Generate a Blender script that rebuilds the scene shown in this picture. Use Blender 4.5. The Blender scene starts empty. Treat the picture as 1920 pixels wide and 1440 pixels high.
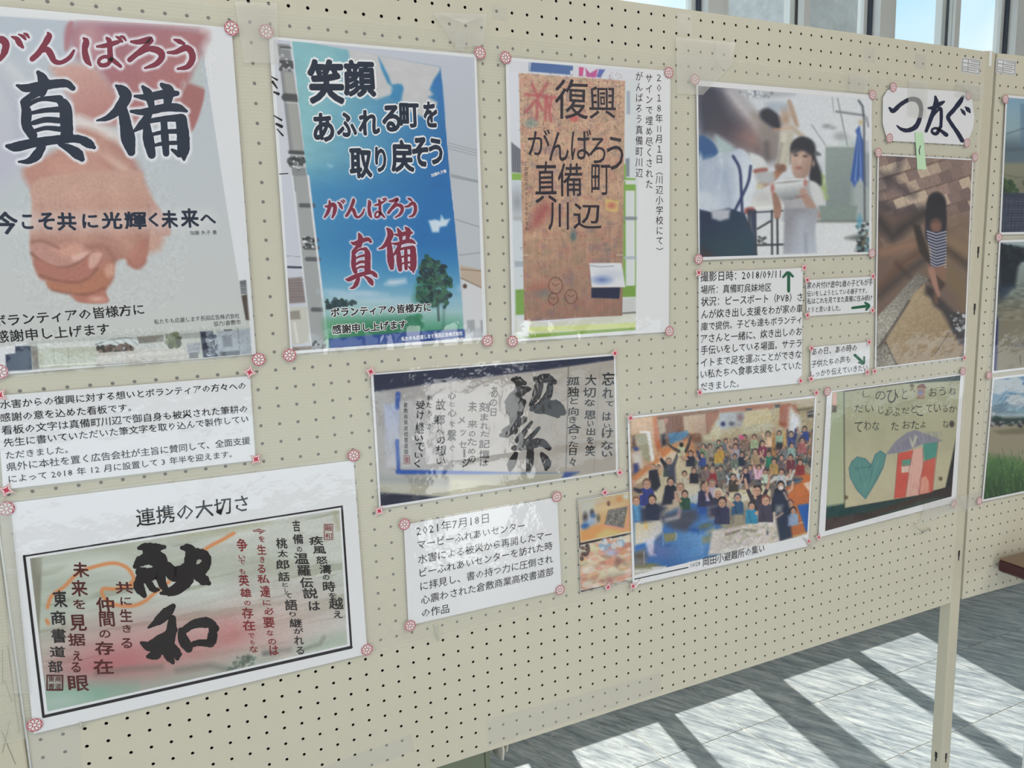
import bpy, math, random
import numpy as np
from mathutils import Matrix, Vector

# ------------------------------------------------------------------ camera, sky, sun, lamps, exposure
scene = bpy.context.scene
COL = scene.collection
F_PX = 1473.714
CAM = np.array([-0.72290498, -1.10145007, 1.8 - 0.38643209])          # world metres; the pegboard front is the plane y = 0
CX = np.array([0.89853441, -0.43806582, -0.02709709])                # camera right
CD = np.array([-0.09175937, -0.12712004, -0.9876339])                # camera down
CF = np.array([0.42920407, 0.88990945, -0.15441837])                 # camera forward
cd = bpy.data.cameras.new('camera'); cam = bpy.data.objects.new('camera', cd); COL.objects.link(cam)
cd.sensor_width = 36.0; cd.lens = F_PX / 1920 * 36.0; cd.clip_start = 0.02
cam.matrix_world = Matrix(((CX[0], -CD[0], -CF[0], CAM[0]), (CX[1], -CD[1], -CF[1], CAM[1]), (CX[2], -CD[2], -CF[2], CAM[2]), (0, 0, 0, 1)))
scene.camera = cam
scene.view_settings.view_transform = 'Standard'; scene.view_settings.look = 'None'
scene.view_settings.exposure = 0.0; scene.view_settings.gamma = 1.0
scene.cycles.use_denoising = True
scene.cycles.max_bounces = 7; scene.cycles.transparent_max_bounces = 24
scene.cycles.sample_clamp_indirect = 6.0

w = bpy.data.worlds.new('sky'); scene.world = w; w.use_nodes = True
nt = w.node_tree; nt.nodes.clear()
out = nt.nodes.new('ShaderNodeOutputWorld'); bg = nt.nodes.new('ShaderNodeBackground')
tc = nt.nodes.new('ShaderNodeTexCoord'); nz = nt.nodes.new('ShaderNodeTexNoise'); cr = nt.nodes.new('ShaderNodeValToRGB')
nz.inputs['Scale'].default_value = 2.2; nz.inputs['Detail'].default_value = 5; nz.inputs['Roughness'].default_value = 0.45
cr.color_ramp.elements[0].position = 0.40; cr.color_ramp.elements[0].color = (0.40, 0.70, 0.90, 1)
cr.color_ramp.elements[1].position = 0.60; cr.color_ramp.elements[1].color = (0.97, 1.0, 1.0, 1)
nt.links.new(tc.outputs['Generated'], nz.inputs['Vector']); nt.links.new(nz.outputs['Fac'], cr.inputs['Fac'])
nt.links.new(cr.outputs['Color'], bg.inputs['Color']); bg.inputs['Strength'].default_value = 1.25
nt.links.new(bg.outputs['Background'], out.inputs['Surface'])

SUN_TAN = 1.3
sl = bpy.data.lights.new('sun', 'SUN'); sl.energy = 6.2; sl.angle = 0.012; sl.color = (1.0, 0.96, 0.90)
so = bpy.data.objects.new('sun', sl); COL.objects.link(so); so.location = (2, 4, 6)
so.rotation_euler = Vector((-0.16, -1.0, -SUN_TAN)).to_track_quat('-Z', 'Y').to_euler()

def area(name, loc, target, sx, sy, energy, color):
    l = bpy.data.lights.new(name, 'AREA'); l.shape = 'RECTANGLE'; l.size = sx; l.size_y = sy; l.energy = energy; l.color = color
    o = bpy.data.objects.new(name, l); COL.objects.link(o); o.location = loc
    o.rotation_euler = (Vector(target) - Vector(loc)).to_track_quat('-Z', 'Y').to_euler()
    return o
# added area lights behind the photographer: front fill, poster glare and film glints
area('left_fill_light', (-3.6, -2.33, 1.75), (-3.3, 0, 1.65), 3.6, 1.6, 58, (0.93, 0.97, 1.0))  # unseen source added as front fill, kept out of the film reflections
area('glare_light', (0.72, -2.33, 0.45), (0.72, 0, 0.45), 0.48, 0.84, 7, (1.0, 0.99, 0.97))  # rectangle added to throw the glare on scroll photo and caption
area('glint_light', (-0.475, -2.33, 0.62), (-0.475, 0, 0.62), 1.7, 0.36, 2.9, (0.97, 0.99, 1.0))  # unseen low strip added for glints along the poster bottoms
area('glint_light', (3.6, -2.33, 0.62), (3.6, 0, 0.62), 5.1, 0.36, 6.5, (0.97, 0.99, 1.0))  # second added strip, for haze and glints farther right
area('ceiling_fill_light', (-0.6, -1.7, 2.83), (-0.6, -1.7, 0), 1.2, 0.28, 17, (1.0, 0.96, 0.90))  # added overhead fill for the boards
area('ceiling_fill_light', (1.9, -1.7, 2.83), (1.9, -1.7, 0), 1.2, 0.28, 24, (1.0, 0.96, 0.90))

# ------------------------------------------------------------------ helpers
random.seed(7)
def lin(c):
    c = np.asarray(c, float) / 255.0
    return np.where(c <= 0.04045, c / 12.92, ((c + 0.055) / 1.055) ** 2.4)
GAIN = 1.24                                                            # print reflectance for a photographed tone
def obj(name, me, mat=None, parent=None):
    if mat: me.materials.append(mat)
    o = bpy.data.objects.new(name, me); COL.objects.link(o)
    if parent is not None: o.parent = parent
    return o
def thing(name, label, cat, loc=(0, 0, 0), group=None, rotz=0):
    o = bpy.data.objects.new(name, None); COL.objects.link(o); o.location = loc; o.rotation_euler = (0, 0, rotz)
    o['label'] = label; o['category'] = cat; o.empty_display_size = 0.02
    if group: o['group'] = group
    return o
def tag(o, label, cat, group=None):
    o['label'] = label; o['category'] = cat
    if group: o['group'] = group
    return o
def struct(o): o['kind'] = 'structure'; return o
def mesh(name, V, Fc):
    me = bpy.data.meshes.new(name); me.from_pydata([tuple(v) for v in V], [], [tuple(f) for f in Fc]); me.update(); return me
class MB:
    def __init__(s): s.V = []; s.F = []
    def box(s, x0, y0, z0, x1, y1, z1):
        n = len(s.V); s.V += [(x0, y0, z0), (x1, y0, z0), (x1, y1, z0), (x0, y1, z0), (x0, y0, z1), (x1, y0, z1), (x1, y1, z1), (x0, y1, z1)]
        s.F += [(n, n+3, n+2, n+1), (n+4, n+5, n+6, n+7), (n, n+1, n+5, n+4), (n+1, n+2, n+6, n+5), (n+2, n+3, n+7, n+6), (n+3, n, n+4, n+7)]; return s
    def add(s, V, Fc):
        n = len(s.V); s.V += [tuple(v) for v in V]; s.F += [tuple(i + n for i in f) for f in Fc]; return s
    def tube(s, P, r, seg=8, cap=True):
        P = [Vector(p) for p in P]; rings = []
        for i, p in enumerate(P):
            t = (P[min(i+1, len(P)-1)] - P[max(i-1, 0)]).normalized()
            a = t.orthogonal().normalized() if i == 0 else (pa - t * pa.dot(t)).normalized()
            pa = a; b = t.cross(a); rings.append([p + (a * math.cos(q) + b * math.sin(q)) * r for q in [2*math.pi*k/seg for k in range(seg)]])
        n = len(s.V); s.V += [tuple(v) for R in rings for v in R]
        for i in range(len(P)-1):
            for k in range(seg):
                s.F.append((n+i*seg+k, n+i*seg+(k+1) % seg, n+(i+1)*seg+(k+1) % seg, n+(i+1)*seg+k))
        if cap: s.F.append(tuple(n+k for k in range(seg))[::-1]); s.F.append(tuple(n+(len(P)-1)*seg+k for k in range(seg)))
        return s
    def build(s, name, mat=None, parent=None, bevel=0, smooth=False):
        me = mesh(name, s.V, s.F); o = obj(name, me, mat, parent)
        if smooth:
            for p in me.polygons: p.use_smooth = True
        if bevel:
            m = o.modifiers.new('bevel', 'BEVEL'); m.width = bevel; m.segments = 2; m.limit_method = 'ANGLE'
        return o

# ---- materials
def pmat(name, color, rough=0.5, metal=0.0, spec=0.5, bump=0, bscale=200, var=0, vscale=6, coat=0):
    m = bpy.data.materials.new(name); m.use_nodes = True; t = m.node_tree; b = t.nodes['Principled BSDF']
    b.inputs['Base Color'].default_value = (*color, 1); b.inputs['Roughness'].default_value = rough
    b.inputs['Metallic'].default_value = metal; b.inputs['Specular IOR Level'].default_value = spec; b.inputs['Coat Weight'].default_value = coat
    g = t.nodes.new('ShaderNodeNewGeometry')
    if var:
        n = t.nodes.new('ShaderNodeTexNoise'); n.inputs['Scale'].default_value = vscale; n.inputs['Detail'].default_value = 6
        r = t.nodes.new('ShaderNodeMapRange'); r.inputs['To Min'].default_value = 1 - var; r.inputs['To Max'].default_value = 1 + var
        mx = t.nodes.new('ShaderNodeMix'); mx.data_type = 'RGBA'; mx.blend_type = 'MULTIPLY'; mx.inputs['Factor'].default_value = 1
        mx.inputs['A'].default_value = (*color, 1)
        t.links.new(g.outputs['Position'], n.inputs['Vector']); t.links.new(n.outputs['Fac'], r.inputs['Value'])
        t.links.new(r.outputs['Result'], mx.inputs['B']); t.links.new(mx.outputs['Result'], b.inputs['Base Color'])
    if bump:
        n = t.nodes.new('ShaderNodeTexNoise'); n.inputs['Scale'].default_value = bscale; n.inputs['Detail'].default_value = 4
        bp = t.nodes.new('ShaderNodeBump'); bp.inputs['Strength'].default_value = 1; bp.inputs['Distance'].default_value = bump
        t.links.new(g.outputs['Position'], n.inputs['Vector']); t.links.new(n.outputs['Fac'], bp.inputs['Height']); t.links.new(bp.outputs['Normal'], b.inputs['Normal'])
    return m
def glassy(name, alpha, tint, rough, bump, bscale, ior=1.5, diff=(0.8, 0.8, 0.8)):
    """thin clear plastic or glass: passes most light, mirrors a little, a trace of milky diffuse"""
    m = bpy.data.materials.new(name); m.use_nodes = True; t = m.node_tree; t.nodes.clear()
    o = t.nodes.new('ShaderNodeOutputMaterial'); tr = t.nodes.new('ShaderNodeBsdfTransparent'); tr.inputs[0].default_value = (*tint, 1)
    df = t.nodes.new('ShaderNodeBsdfDiffuse'); df.inputs[0].default_value = (*diff, 1)
    gl = t.nodes.new('ShaderNodeBsdfGlossy'); gl.inputs['Roughness'].default_value = rough; gl.inputs['Color'].default_value = (1, 1, 1, 1)
    lw = t.nodes.new('ShaderNodeLayerWeight'); pw = t.nodes.new('ShaderNodeMath'); pw.operation = 'POWER'; pw.inputs[1].default_value = 5
    fr = t.nodes.new('ShaderNodeMath'); fr.operation = 'MULTIPLY_ADD'; fr.inputs[1].default_value = 0.95 if ior > 1.01 else 0.0; fr.inputs[2].default_value = ((ior-1)/(ior+1))**2
    t.links.new(lw.outputs['Facing'], pw.inputs[0]); t.links.new(pw.outputs[0], fr.inputs[0])
    m1 = t.nodes.new('ShaderNodeMixShader'); m1.inputs[0].default_value = alpha; m2 = t.nodes.new('ShaderNodeMixShader')
    t.links.new(tr.outputs[0], m1.inputs[1]); t.links.new(df.outputs[0], m1.inputs[2]); t.links.new(m1.outputs[0], m2.inputs[1])
    t.links.new(gl.outputs[0], m2.inputs[2]); t.links.new(fr.outputs[0], m2.inputs[0]); t.links.new(m2.outputs[0], o.inputs[0])
    if bump:
        g = t.nodes.new('ShaderNodeNewGeometry'); n = t.nodes.new('ShaderNodeTexNoise'); n.inputs['Scale'].default_value = bscale; n.inputs['Detail'].default_value = 3
        bp = t.nodes.new('ShaderNodeBump'); bp.inputs['Distance'].default_value = bump
        t.links.new(g.outputs['Position'], n.inputs['Vector']); t.links.new(n.outputs['Fac'], bp.inputs['Height'])
        t.links.new(bp.outputs['Normal'], gl.inputs['Normal']); t.links.new(bp.outputs['Normal'], lw.inputs['Normal'])
    return m
M = {}
M['board'] = pmat('painted_steel_cream', (0.60, 0.565, 0.46), 0.42, bump=0.00004, bscale=900, var=0.03, vscale=3)
KEYS = (.393, .515, 1.077, 1.583)
M["post"] = pmat('painted_steel_cream_post', (0.57, 0.53, 0.42), 0.38, var=0.04, vscale=9)
M['back'] = pmat('panel_core', (0.30, 0.28, 0.22), 0.6)
M['slot'] = pmat('slot_dark', (0.03, 0.028, 0.025), 0.8)
M['paper'] = pmat('white_paper', (0.80, 0.80, 0.83), 0.6, bump=0.00002, bscale=1500)
M['film'] = glassy('laminate_film', 0.015, (0.985, 0.985, 0.985), 0.07, 0.0012, 26)
M['tape'] = glassy('clear_tape', 0.13, (0.985, 0.985, 0.985), 0.25, 0.0006, 60, diff=(0.95, 0.94, 0.90))
M['rib'] = glassy('plastic_rib', 0.10, (0.99, 0.99, 0.98), 0.3, 0, 1, ior=1.0, diff=(0.95, 0.94, 0.90))
M['sheet'] = glassy('corrugated_plastic', 0.065, (0.995, 0.995, 0.99), 0.30, 0.0002, 40, ior=1.2, diff=(0.95, 0.94, 0.90))
M['glass'] = glassy('window_glass', 0.0, (0.97, 0.985, 0.98), 0.0, 0, 1)
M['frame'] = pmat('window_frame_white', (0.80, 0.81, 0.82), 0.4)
M['gasket'] = pmat('window_gasket_dark', (0.05, 0.06, 0.09), 0.5)
M['stucco'] = pmat('outside_stucco', (0.50, 0.52, 0.54), 0.9, bump=0.012, bscale=35, var=0.28, vscale=22)
M['wall'] = pmat('plaster_wall', (0.60, 0.59, 0.56), 0.85, var=0.03, vscale=2)
M['wood_wall'] = pmat('dim_panel_wall', (0.36, 0.33, 0.29), 0.7, var=0.08, vscale=3)
M['metal'] = pmat('hook_steel', (0.86, 0.84, 0.80), 0.3, metal=1)
M['sticker'] = pmat('sticker_white', (0.80, 0.76, 0.74), 0.45)
M['pink'] = pmat('sticker_pink_ink', tuple(lin((180, 66, 90))), 0.5)
M['red'] = pmat('sticker_red_ink', tuple(lin((196, 52, 80))), 0.5)
M['note'] = pmat('green_sticky_paper', tuple(lin((176, 204, 172)) * 1.2), 0.7)
def ink(name, c, rough=0.55):
    if name not in M: M[name] = pmat('ink_' + name, tuple(np.minimum(lin(c)*(1.15 if sum(c) > 420 else 0.55), 0.9)), rough, spec=0.2)
    return M[name]
vm = bpy.data.materials.new('printed_picture'); vm.use_nodes = True
_b = vm.node_tree.nodes['Principled BSDF']; _a = vm.node_tree.nodes.new('ShaderNodeAttribute'); _a.attribute_name = 'print'
vm.node_tree.links.new(_a.outputs['Color'], _b.inputs['Base Color']); _b.inputs['Roughness'].default_value = 0.55; _b.inputs['Specular IOR Level'].default_value = 0.3
M['print'] = vm

# ---- planes of the two display boards. Local coordinates: s along the board, t = height, d = distance in front of it
class Plane:
    def __init__(p, ang, ox): p.u = np.array([math.cos(ang), -math.sin(ang), 0.0]); p.n = np.array([-math.sin(ang), -math.cos(ang), 0.0]); p.o = np.array([ox, 0.0, 0.0])
    def at(p, x, y, d):
        """point of the board surface (at depth d) that the photograph shows at pixel x, y"""
        x = np.asarray(x, float); y = np.asarray(y, float)
        R = ((x - 960) / F_PX)[..., None] * CX + ((y - 720) / F_PX)[..., None] * CD + CF
        k = ((p.o - CAM) @ p.n + d) / (R @ p.n)
        P = CAM + k[..., None] * R
        return np.stack([(P - p.o) @ p.u, P[..., 2]], -1)
    def world(p, s, t, d):
        s = np.asarray(s, float); t = np.asarray(t, float); d = np.asarray(d, float)
        W = p.o + s[..., None] * p.u + d[..., None] * p.n if d.ndim else p.o + s[..., None] * p.u + d * p.n
        W = W.copy(); W[..., 2] = t; return W
    def pix(p, s, t, d):
        Q = p.world(s, t, d) - CAM; z = Q @ CF
        return 960 + F_PX * (Q @ CX) / z, 720 + F_PX * (Q @ CD) / z
P1 = Plane(0.0, 0.0); P2 = Plane(math.radians(2.6), 0.947)
SH = 0.0036                                                            # posters lie on the corrugated sheet, this far in front of the board

def vn(x, y, seed):
    r = np.random.RandomState(seed).rand(64, 64)
    xi = np.floor(x).astype(int); yi = np.floor(y).astype(int); fx = x - xi; fy = y - yi
    fx = fx*fx*(3-2*fx); fy = fy*fy*(3-2*fy); a = lambda i, j: r[(xi+i) % 64, (yi+j) % 64]
    return (a(0,0)*(1-fx)+a(1,0)*fx)*(1-fy)+(a(0,1)*(1-fx)+a(1,1)*fx)*fy
def fbm(x, y, seed, o=4): return sum(vn(x*2**k, y*2**k, seed+k) * 0.5**k for k in range(o)) / (2 - 0.5**(o-1))

class Canvas:
    """a printed picture: a fine grid on the paper whose points carry the print's colours"""
    def __init__(c, corners, step, d, plane=P1):
        c.pl = plane; c.d = d
        q = [plane.at(*p, d) if not isinstance(p, np.ndarray) else p for p in corners]; c.q = q
        px = [plane.pix(a[0], a[1], d) for a in q]
        wpx = max(math.dist(px[0], px[1]), math.dist(px[3], px[2])); hpx = max(math.dist(px[0], px[3]), math.dist(px[1], px[2]))
        c.nx = int(wpx/step)+2; c.ny = int(hpx/step)+2
        U, V = np.meshgrid(np.linspace(0, 1, c.nx), np.linspace(0, 1, c.ny))
        c.P = (q[0]*((1-U)*(1-V))[..., None] + q[1]*(U*(1-V))[..., None] + q[2]*(U*V)[..., None] + q[3]*((1-U)*V)[..., None]).reshape(-1, 2)
        c.x, c.y = plane.pix(c.P[:, 0], c.P[:, 1], d)
        c.C = np.ones((len(c.x), 3)) * 200.0; c.v = (0, 0, 1); c.rnd = False
    def view(c, x, y, s): c.v = (x, y, s); return c
    def T(c, pts): p = np.array([(q[0], q[1]) for q in pts], float); return p * c.v[2] + np.array(c.v[:2])
    def fill(c, col): c.C[:] = col; return c
    def _sel(c, p, m): return np.nonzero((c.x > p[:, 0].min()-m) & (c.x < p[:, 0].max()+m) & (c.y > p[:, 1].min()-m) & (c.y < p[:, 1].max()+m))[0]
    def _put(c, i, a, col):
        a = a[:, None]
        c.C[i] = c.C[i]*(1-a) + np.asarray(col, float)*a
    def _pmask(c, p, f):
        if c.rnd and len(p) > 3:                                          # rounded outline through the given points
            n = len(p); S = []
            for k in range(n):
                a, b, e, g = p[k-1], p[k], p[(k+1) % n], p[(k+2) % n]
                for t in (0, .25, .5, .75): S.append(0.5*(2*b+(e-a)*t+(2*a-5*b+4*e-g)*t*t+(-a+3*b-3*e+g)*t**3))
            p = np.array(S)
        i = c._sel(p, f+1); x = c.x[i]; y = c.y[i]; ins = np.zeros(len(i), bool); dm = np.full(len(i), 1e9)
        for k in range(len(p)):
            x0, y0 = p[k]; x1, y1 = p[(k+1) % len(p)]
            if y0 != y1: ins ^= ((y0 > y) != (y1 > y)) & (x < (x1-x0)*(y-y0)/(y1-y0)+x0)
            dx, dy = x1-x0, y1-y0; L = dx*dx+dy*dy+1e-9; tt = np.clip(((x-x0)*dx+(y-y0)*dy)/L, 0, 1)
            dm = np.minimum(dm, (x-x0-tt*dx)**2+(y-y0-tt*dy)**2)
        sd = np.where(ins, 1, -1)*np.sqrt(dm)
        return i, np.clip(0.5+sd/f, 0, 1)
    def poly(c, pts, col, a=1, f=1.0):
        i, m = c._pmask(c.T(pts), f); c._put(i, m*a, col); return c
    def gpoly(c, pts, p1, c1, p2, c2, a=1, f=1.0):
        i, m = c._pmask(c.T(pts), f); A, B = c.T([p1, p2]); D = B-A; a0, a1 = a if isinstance(a, tuple) else (a, a)
        t = np.clip(((c.x[i]-A[0])*D[0]+(c.y[i]-A[1])*D[1])/(D@D), 0, 1)[:, None]
        c._put(i, m*(a0*(1-t[:, 0])+a1*t[:, 0]), np.asarray(c1)*(1-t)+np.asarray(c2)*t); return c
    def line(c, pts, w, col, a=1, f=1.0):
        if c.rnd and len(pts) > 2:
            p = np.array(pts, float); q = np.vstack([2*p[0]-p[1], p, 2*p[-1]-p[-2]]); S = []
            for k in range(1, len(q)-2):
                for t in (0, .25, .5, .75): S.append(0.5*(2*q[k]+(q[k+1]-q[k-1])*t+(2*q[k-1]-5*q[k]+4*q[k+1]-q[k+2])*t*t+(-q[k-1]+3*q[k]-3*q[k+1]+q[k+2])*t**3))
            pts = S+[p[-1]]
        p = c.T(pts); s = c.v[2]; W = [q[2]*s if len(q) > 2 else w*s/2 for q in pts]
        i = c._sel(p, max(W)+f+1)
        x = c.x[i]; y = c.y[i]; dm = np.full(len(i), 1e9)
        for k in range(max(1, len(p)-1)):
            x0, y0 = p[k]; x1, y1 = p[min(k+1, len(p)-1)]; dx, dy = x1-x0, y1-y0; L = dx*dx+dy*dy+1e-9
            tt = np.clip(((x-x0)*dx+(y-y0)*dy)/L, 0, 1)
            dm = np.minimum(dm, np.hypot(x-x0-tt*dx, y-y0-tt*dy)-(W[k]*(1-tt)+W[min(k+1, len(p)-1)]*tt))
        c._put(i, np.clip(0.5-dm/f, 0, 1)*a, col); return c
    def ell(c, cx, cy, rx, ry, col, a=1, f=1.0, ang=0):
        (X, Y), = c.T([(cx, cy)]); s = c.v[2]; rx *= s; ry *= s; R = max(rx, ry)+f+1
        i = np.nonzero((abs(c.x-X) < R) & (abs(c.y-Y) < R))[0]; x = c.x[i]-X; y = c.y[i]-Y
        ca, sa = math.cos(ang), math.sin(ang); u = (x*ca+y*sa)/rx; v = (-x*sa+y*ca)/ry
        dd = (1-np.hypot(u, v))*min(rx, ry)
        c._put(i, np.clip(0.5+dd/f, 0, 1)*a, col); return c
    def tex(c, pts, sx, sy, amp, seed, ang=0, col=None, thr=None):
        """noise inside a polygon: multiplies brightness, or lays colour where the noise passes a threshold"""
        i, m = c._pmask(c.T(pts), 2); ca, sa = math.cos(ang), math.sin(ang)
        x = c.x[i]*ca+c.y[i]*sa; y = -c.x[i]*sa+c.y[i]*ca
        n = fbm(x/sx+40, y/sy+40, seed)
        if col is None: c.C[i] = np.clip(c.C[i]*(1+(m*amp*(n-0.5)*2)[:, None]), 0, 255)
        else: c._put(i, m*amp*np.clip((n-thr)*12, 0, 1), col)
        return c
    def blobs(c, pts, n, r0, r1, cols, seed, a=0.8, asp=1.0, ang=0, f=1.0):
        R = random.Random(seed); p = [(q[0], q[1]) for q in pts]; xs = [q[0] for q in p]; ys = [q[1] for q in p]; k = 0; tries = 0
        while k < n and tries < n*8:
            tries += 1; x = R.uniform(min(xs), max(xs)); y = R.uniform(min(ys), max(ys)); ins = False
            for j in range(len(p)):
                (ax, ay), (bx, by) = p[j], p[(j+1) % len(p)]
                if (ay > y) != (by > y) and x < (bx-ax)*(y-ay)/(by-ay)+ax: ins = not ins
            if not ins: continue
            k += 1; r = R.uniform(r0, r1); c.ell(x, y, r*asp, r, R.choice(cols), a, f, ang+R.uniform(-.3, .3))
        return c
    def smooth(c, n=1, k=0.5):
        G = c.C.reshape(c.ny, c.nx, 3)
        for _ in range(n):
            P_ = np.pad(G, ((1, 1), (1, 1), (0, 0)), 'edge'); G = G*(1-k)+k*(P_[:-2, 1:-1]+P_[2:, 1:-1]+P_[1:-1, :-2]+P_[1:-1, 2:])/4
        c.C = G.reshape(-1, 3); return c
    def build(c, parent, name='printed_picture'):
        W = c.pl.world(c.P[:, 0], c.P[:, 1], c.d) - np.array(parent['org'])
        nx, ny = c.nx, c.ny; me = bpy.data.meshes.new(name)
        idx = np.arange(nx*ny).reshape(ny, nx)
        f = np.stack([idx[:-1, :-1], idx[1:, :-1], idx[1:, 1:], idx[:-1, 1:]], -1).reshape(-1, 4)
        me.vertices.add(nx*ny); me.vertices.foreach_set('co', W.astype(np.float32).ravel())
        me.loops.add(f.size); me.loops.foreach_set('vertex_index', f.astype(np.int32).ravel())
        me.polygons.add(len(f)); me.polygons.foreach_set('loop_start', np.arange(0, f.size, 4, dtype=np.int32))
        me.update(calc_edges=True)
        at = me.color_attributes.new('print', 'FLOAT_COLOR', 'POINT')
        g_ = c.C.mean(1, keepdims=True); L = np.minimum(lin(c.C*0.90+g_*0.10)*GAIN, 0.92); at.data.foreach_set('color', np.hstack([L, np.ones((len(L), 1))]).astype(np.float32).ravel())
        return obj(name, me, M['print'], parent)

# ---- lettering: the application's built-in typeface turned into flat ink shapes
_fc = bpy.data.curves.new('glyph', 'FONT'); _fc.size = 1; _fo = bpy.data.objects.new('glyph', _fc); COL.objects.link(_fo)
_dg = bpy.context.evaluated_depsgraph_get(); _cache = {}
def glyph(ch, bold=0.0, res=2):
    k = (ch, bold, res)
    if k not in _cache:
        _fc.body = ch; _fc.offset = bold; _fc.resolution_u = res; _dg.update()
        me = bpy.data.meshes.new_from_object(_fo.evaluated_get(_dg))
        V = np.array([v.co[:2] for v in me.vertices]).reshape(-1, 2); Fc = [tuple(p.vertices) for p in me.polygons]
        adv = 1.0 if ord(ch[0]) > 0x2E80 else (float(V[:, 0].max())+0.06 if len(V) else 0.3)
        if ch.isdigit() and len(ch) == 1 and ord(ch) < 128: adv = 0.57
        bpy.data.meshes.remove(me); _cache[k] = (V, Fc, adv)
    return _cache[k]
def ring(b, n):
    return [(0, 0)] if b < 0.003 else [(b*math.cos(6.283*q/n+.785), b*math.sin(6.283*q/n+.785)) for q in range(n)]
class Ink:
    def __init__(s, parent, d, plane=P1): s.p = parent; s.d = d; s.pl = plane; s.L = []; s.v = (0, 0, 1); s.k = 0; s.warp = 0; s.group('brushed_stroke')
    def group(s, name): s.L.append((name, {})); return s
    def view(s, x, y, sc): s.v = (x, y, sc); return s
    def P(s, x, y): return s.pl.at(np.asarray(x)*s.v[2]+s.v[0], np.asarray(y)*s.v[2]+s.v[1], s.d)
    def _add(s, mat, ST, Fc, lift=0):
        s.k += 1
        V, Fs = s.L[-1][1].setdefault(mat, ([], [])); n = len(V)
        W = s.pl.world(ST[:, 0], ST[:, 1], s.d+lift+(s.k % 24)*1.1e-6) - np.array(s.p['org'])
        V += [tuple(v) for v in W]; Fs += [tuple(i+n for i in f) for f in Fc]
    def row(s, text, p0, p1, mat, bold=0.012, h=1.0, shear=0.0, lift=0, res=1, hpx=None):
        """one line of type whose baseline runs from p0 to p1"""
        s.group('text_line'); A = s.P(*p0); B = s.P(*p1); G = []; x = 0
        for ch in text:
            if ch == ' ': x += 0.35; continue
            V, Fc, adv = glyph(ch, 0, res); G.append((V+[x, 0], Fc)); x += adv
        x0 = G[0][0][:, 0].min(); x1 = G[-1][0][:, 0].max(); D = B-A; k = np.hypot(*D)/(x1-x0); D = D/np.hypot(*D); N = np.array([-D[1], D[0]])
        for V, Fc in G:
            for ox, oy in ring(bold, 8 if bold > .05 else 4):
                X = (V[:, 0]+ox-x0+shear*V[:, 1])*k; Y = (V[:, 1]+oy+0.06)*k*h
                s._add(mat, A+X[:, None]*D+Y[:, None]*N, Fc, lift)
        return s
    def cell(s, ch, x0, y0, x1, y1, mat, bold=0.03, lift=0, tilt=0.0, res=3, rot=False, halo=None, warp=None):
        """one character filling a box of the picture, slightly uneven like a brushed one"""
        s.group('brushed_character')
        for b, m, lf in (((halo[0], halo[1], lift-3e-5),) if halo else ()) + ((bold, mat, lift),):
            V0, Fc, _ = glyph(ch, 0, res); lo = V0.min(0)-bold; hi = V0.max(0)+bold
            if rot: V0 = np.stack([V0[:, 1], -V0[:, 0]], 1); lo, hi = np.array([lo[1], -hi[0]]), np.array([hi[1], -lo[0]])
            a = (s.warp if warp is None else warp); sd = ord(ch); U0 = (V0-lo)/(hi-lo)
            w1 = a*np.stack([fbm(U0[:, 0]*2.2+sd+9, U0[:, 1]*2.2+9, sd % 50)-0.5, fbm(U0[:, 0]*2.2+5, U0[:, 1]*2.2+sd, sd % 50+5)-0.5], 1)
            for ox, oy in ring(b, 8 if b > 0.02 else 4):
                U = (V0+[ox, oy]-lo)/(hi-lo)+w1
                X = x0+U[:, 0]*(x1-x0)+tilt*(0.5-U[:, 1])*(y1-y0); Y = y1-U[:, 1]*(y1-y0)
                s._add(m, s.P(X, Y), Fc, lf)
        return s
    def cells(s, spec, mat, **k):
        for q in spec.split():
            ch = q[0]; a = [float(v) for v in q[1:].split(',')]; s.cell(ch, *a, mat, **k)
        return s
    def column(s, chars, p0, p1, w, mat, bold=0.012, h=0.92):
        n = len(chars); s.group('text_column')
        for i, ch in enumerate(chars):
            f = (i+0.5)/n; cx = p0[0]+(p1[0]-p0[0])*f; cy = p0[1]+(p1[1]-p0[1])*f; ph = (p1[1]-p0[1])/n
            V, Fc, adv = glyph(ch, 0, 1); V = V.copy()
            if ch in '（）ー': V = np.stack([V[:, 1]+0.12, 0.88-V[:, 0]-0.12], 1)
            if len(ch) > 1: V[:, 0] = (V[:, 0]-V[:, 0].mean())*0.8+0.5
            for ox, oy in ring(bold, 4):
                X = cx+(V[:, 0]+ox-0.5)*w; Y = cy-(V[:, 1]+oy-0.38)*ph*h
                s._add(mat, s.P(X, Y), Fc)
        return s
    def brush(s, pts, mat, rough=0.08, lift=0):
        """one brush stroke: a band of changing width through (x, y, half width)"""
        P = np.array(pts, float)
        if len(P) > 2:
            Q = np.vstack([2*P[0]-P[1], P, 2*P[-1]-P[-2]]); S = []
            for i in range(1, len(Q)-2):
                for t in np.linspace(0, 1, 7)[:-1]:
                    a, b, c2, d2 = Q[i-1], Q[i], Q[i+1], Q[i+2]
                    S.append(0.5*((2*b)+(-a+c2)*t+(2*a-5*b+4*c2-d2)*t*t+(-a+3*b-3*c2+d2)*t**3))
            S.append(P[-1]); P = np.array(S)
        P[:, 2] = np.maximum(P[:, 2], 1.0)
        P[:, 2] *= 1+rough*(np.random.RandomState(abs(len(P)+int(P[0, 0]))).rand(len(P))-0.5)*2
        D = np.gradient(P[:, :2], axis=0); D /= np.hypot(D[:, 0], D[:, 1])[:, None]+1e-9; N = np.stack([-D[:, 1], D[:, 0]], 1)
        L = P[:, :2]+N*P[:, 2:]; R = P[:, :2]-N*P[:, 2:]; n = len(P); V = list(L)+list(R); Fc = [(i, i+1, n+i+1, n+i) for i in range(n-1)]
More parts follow.
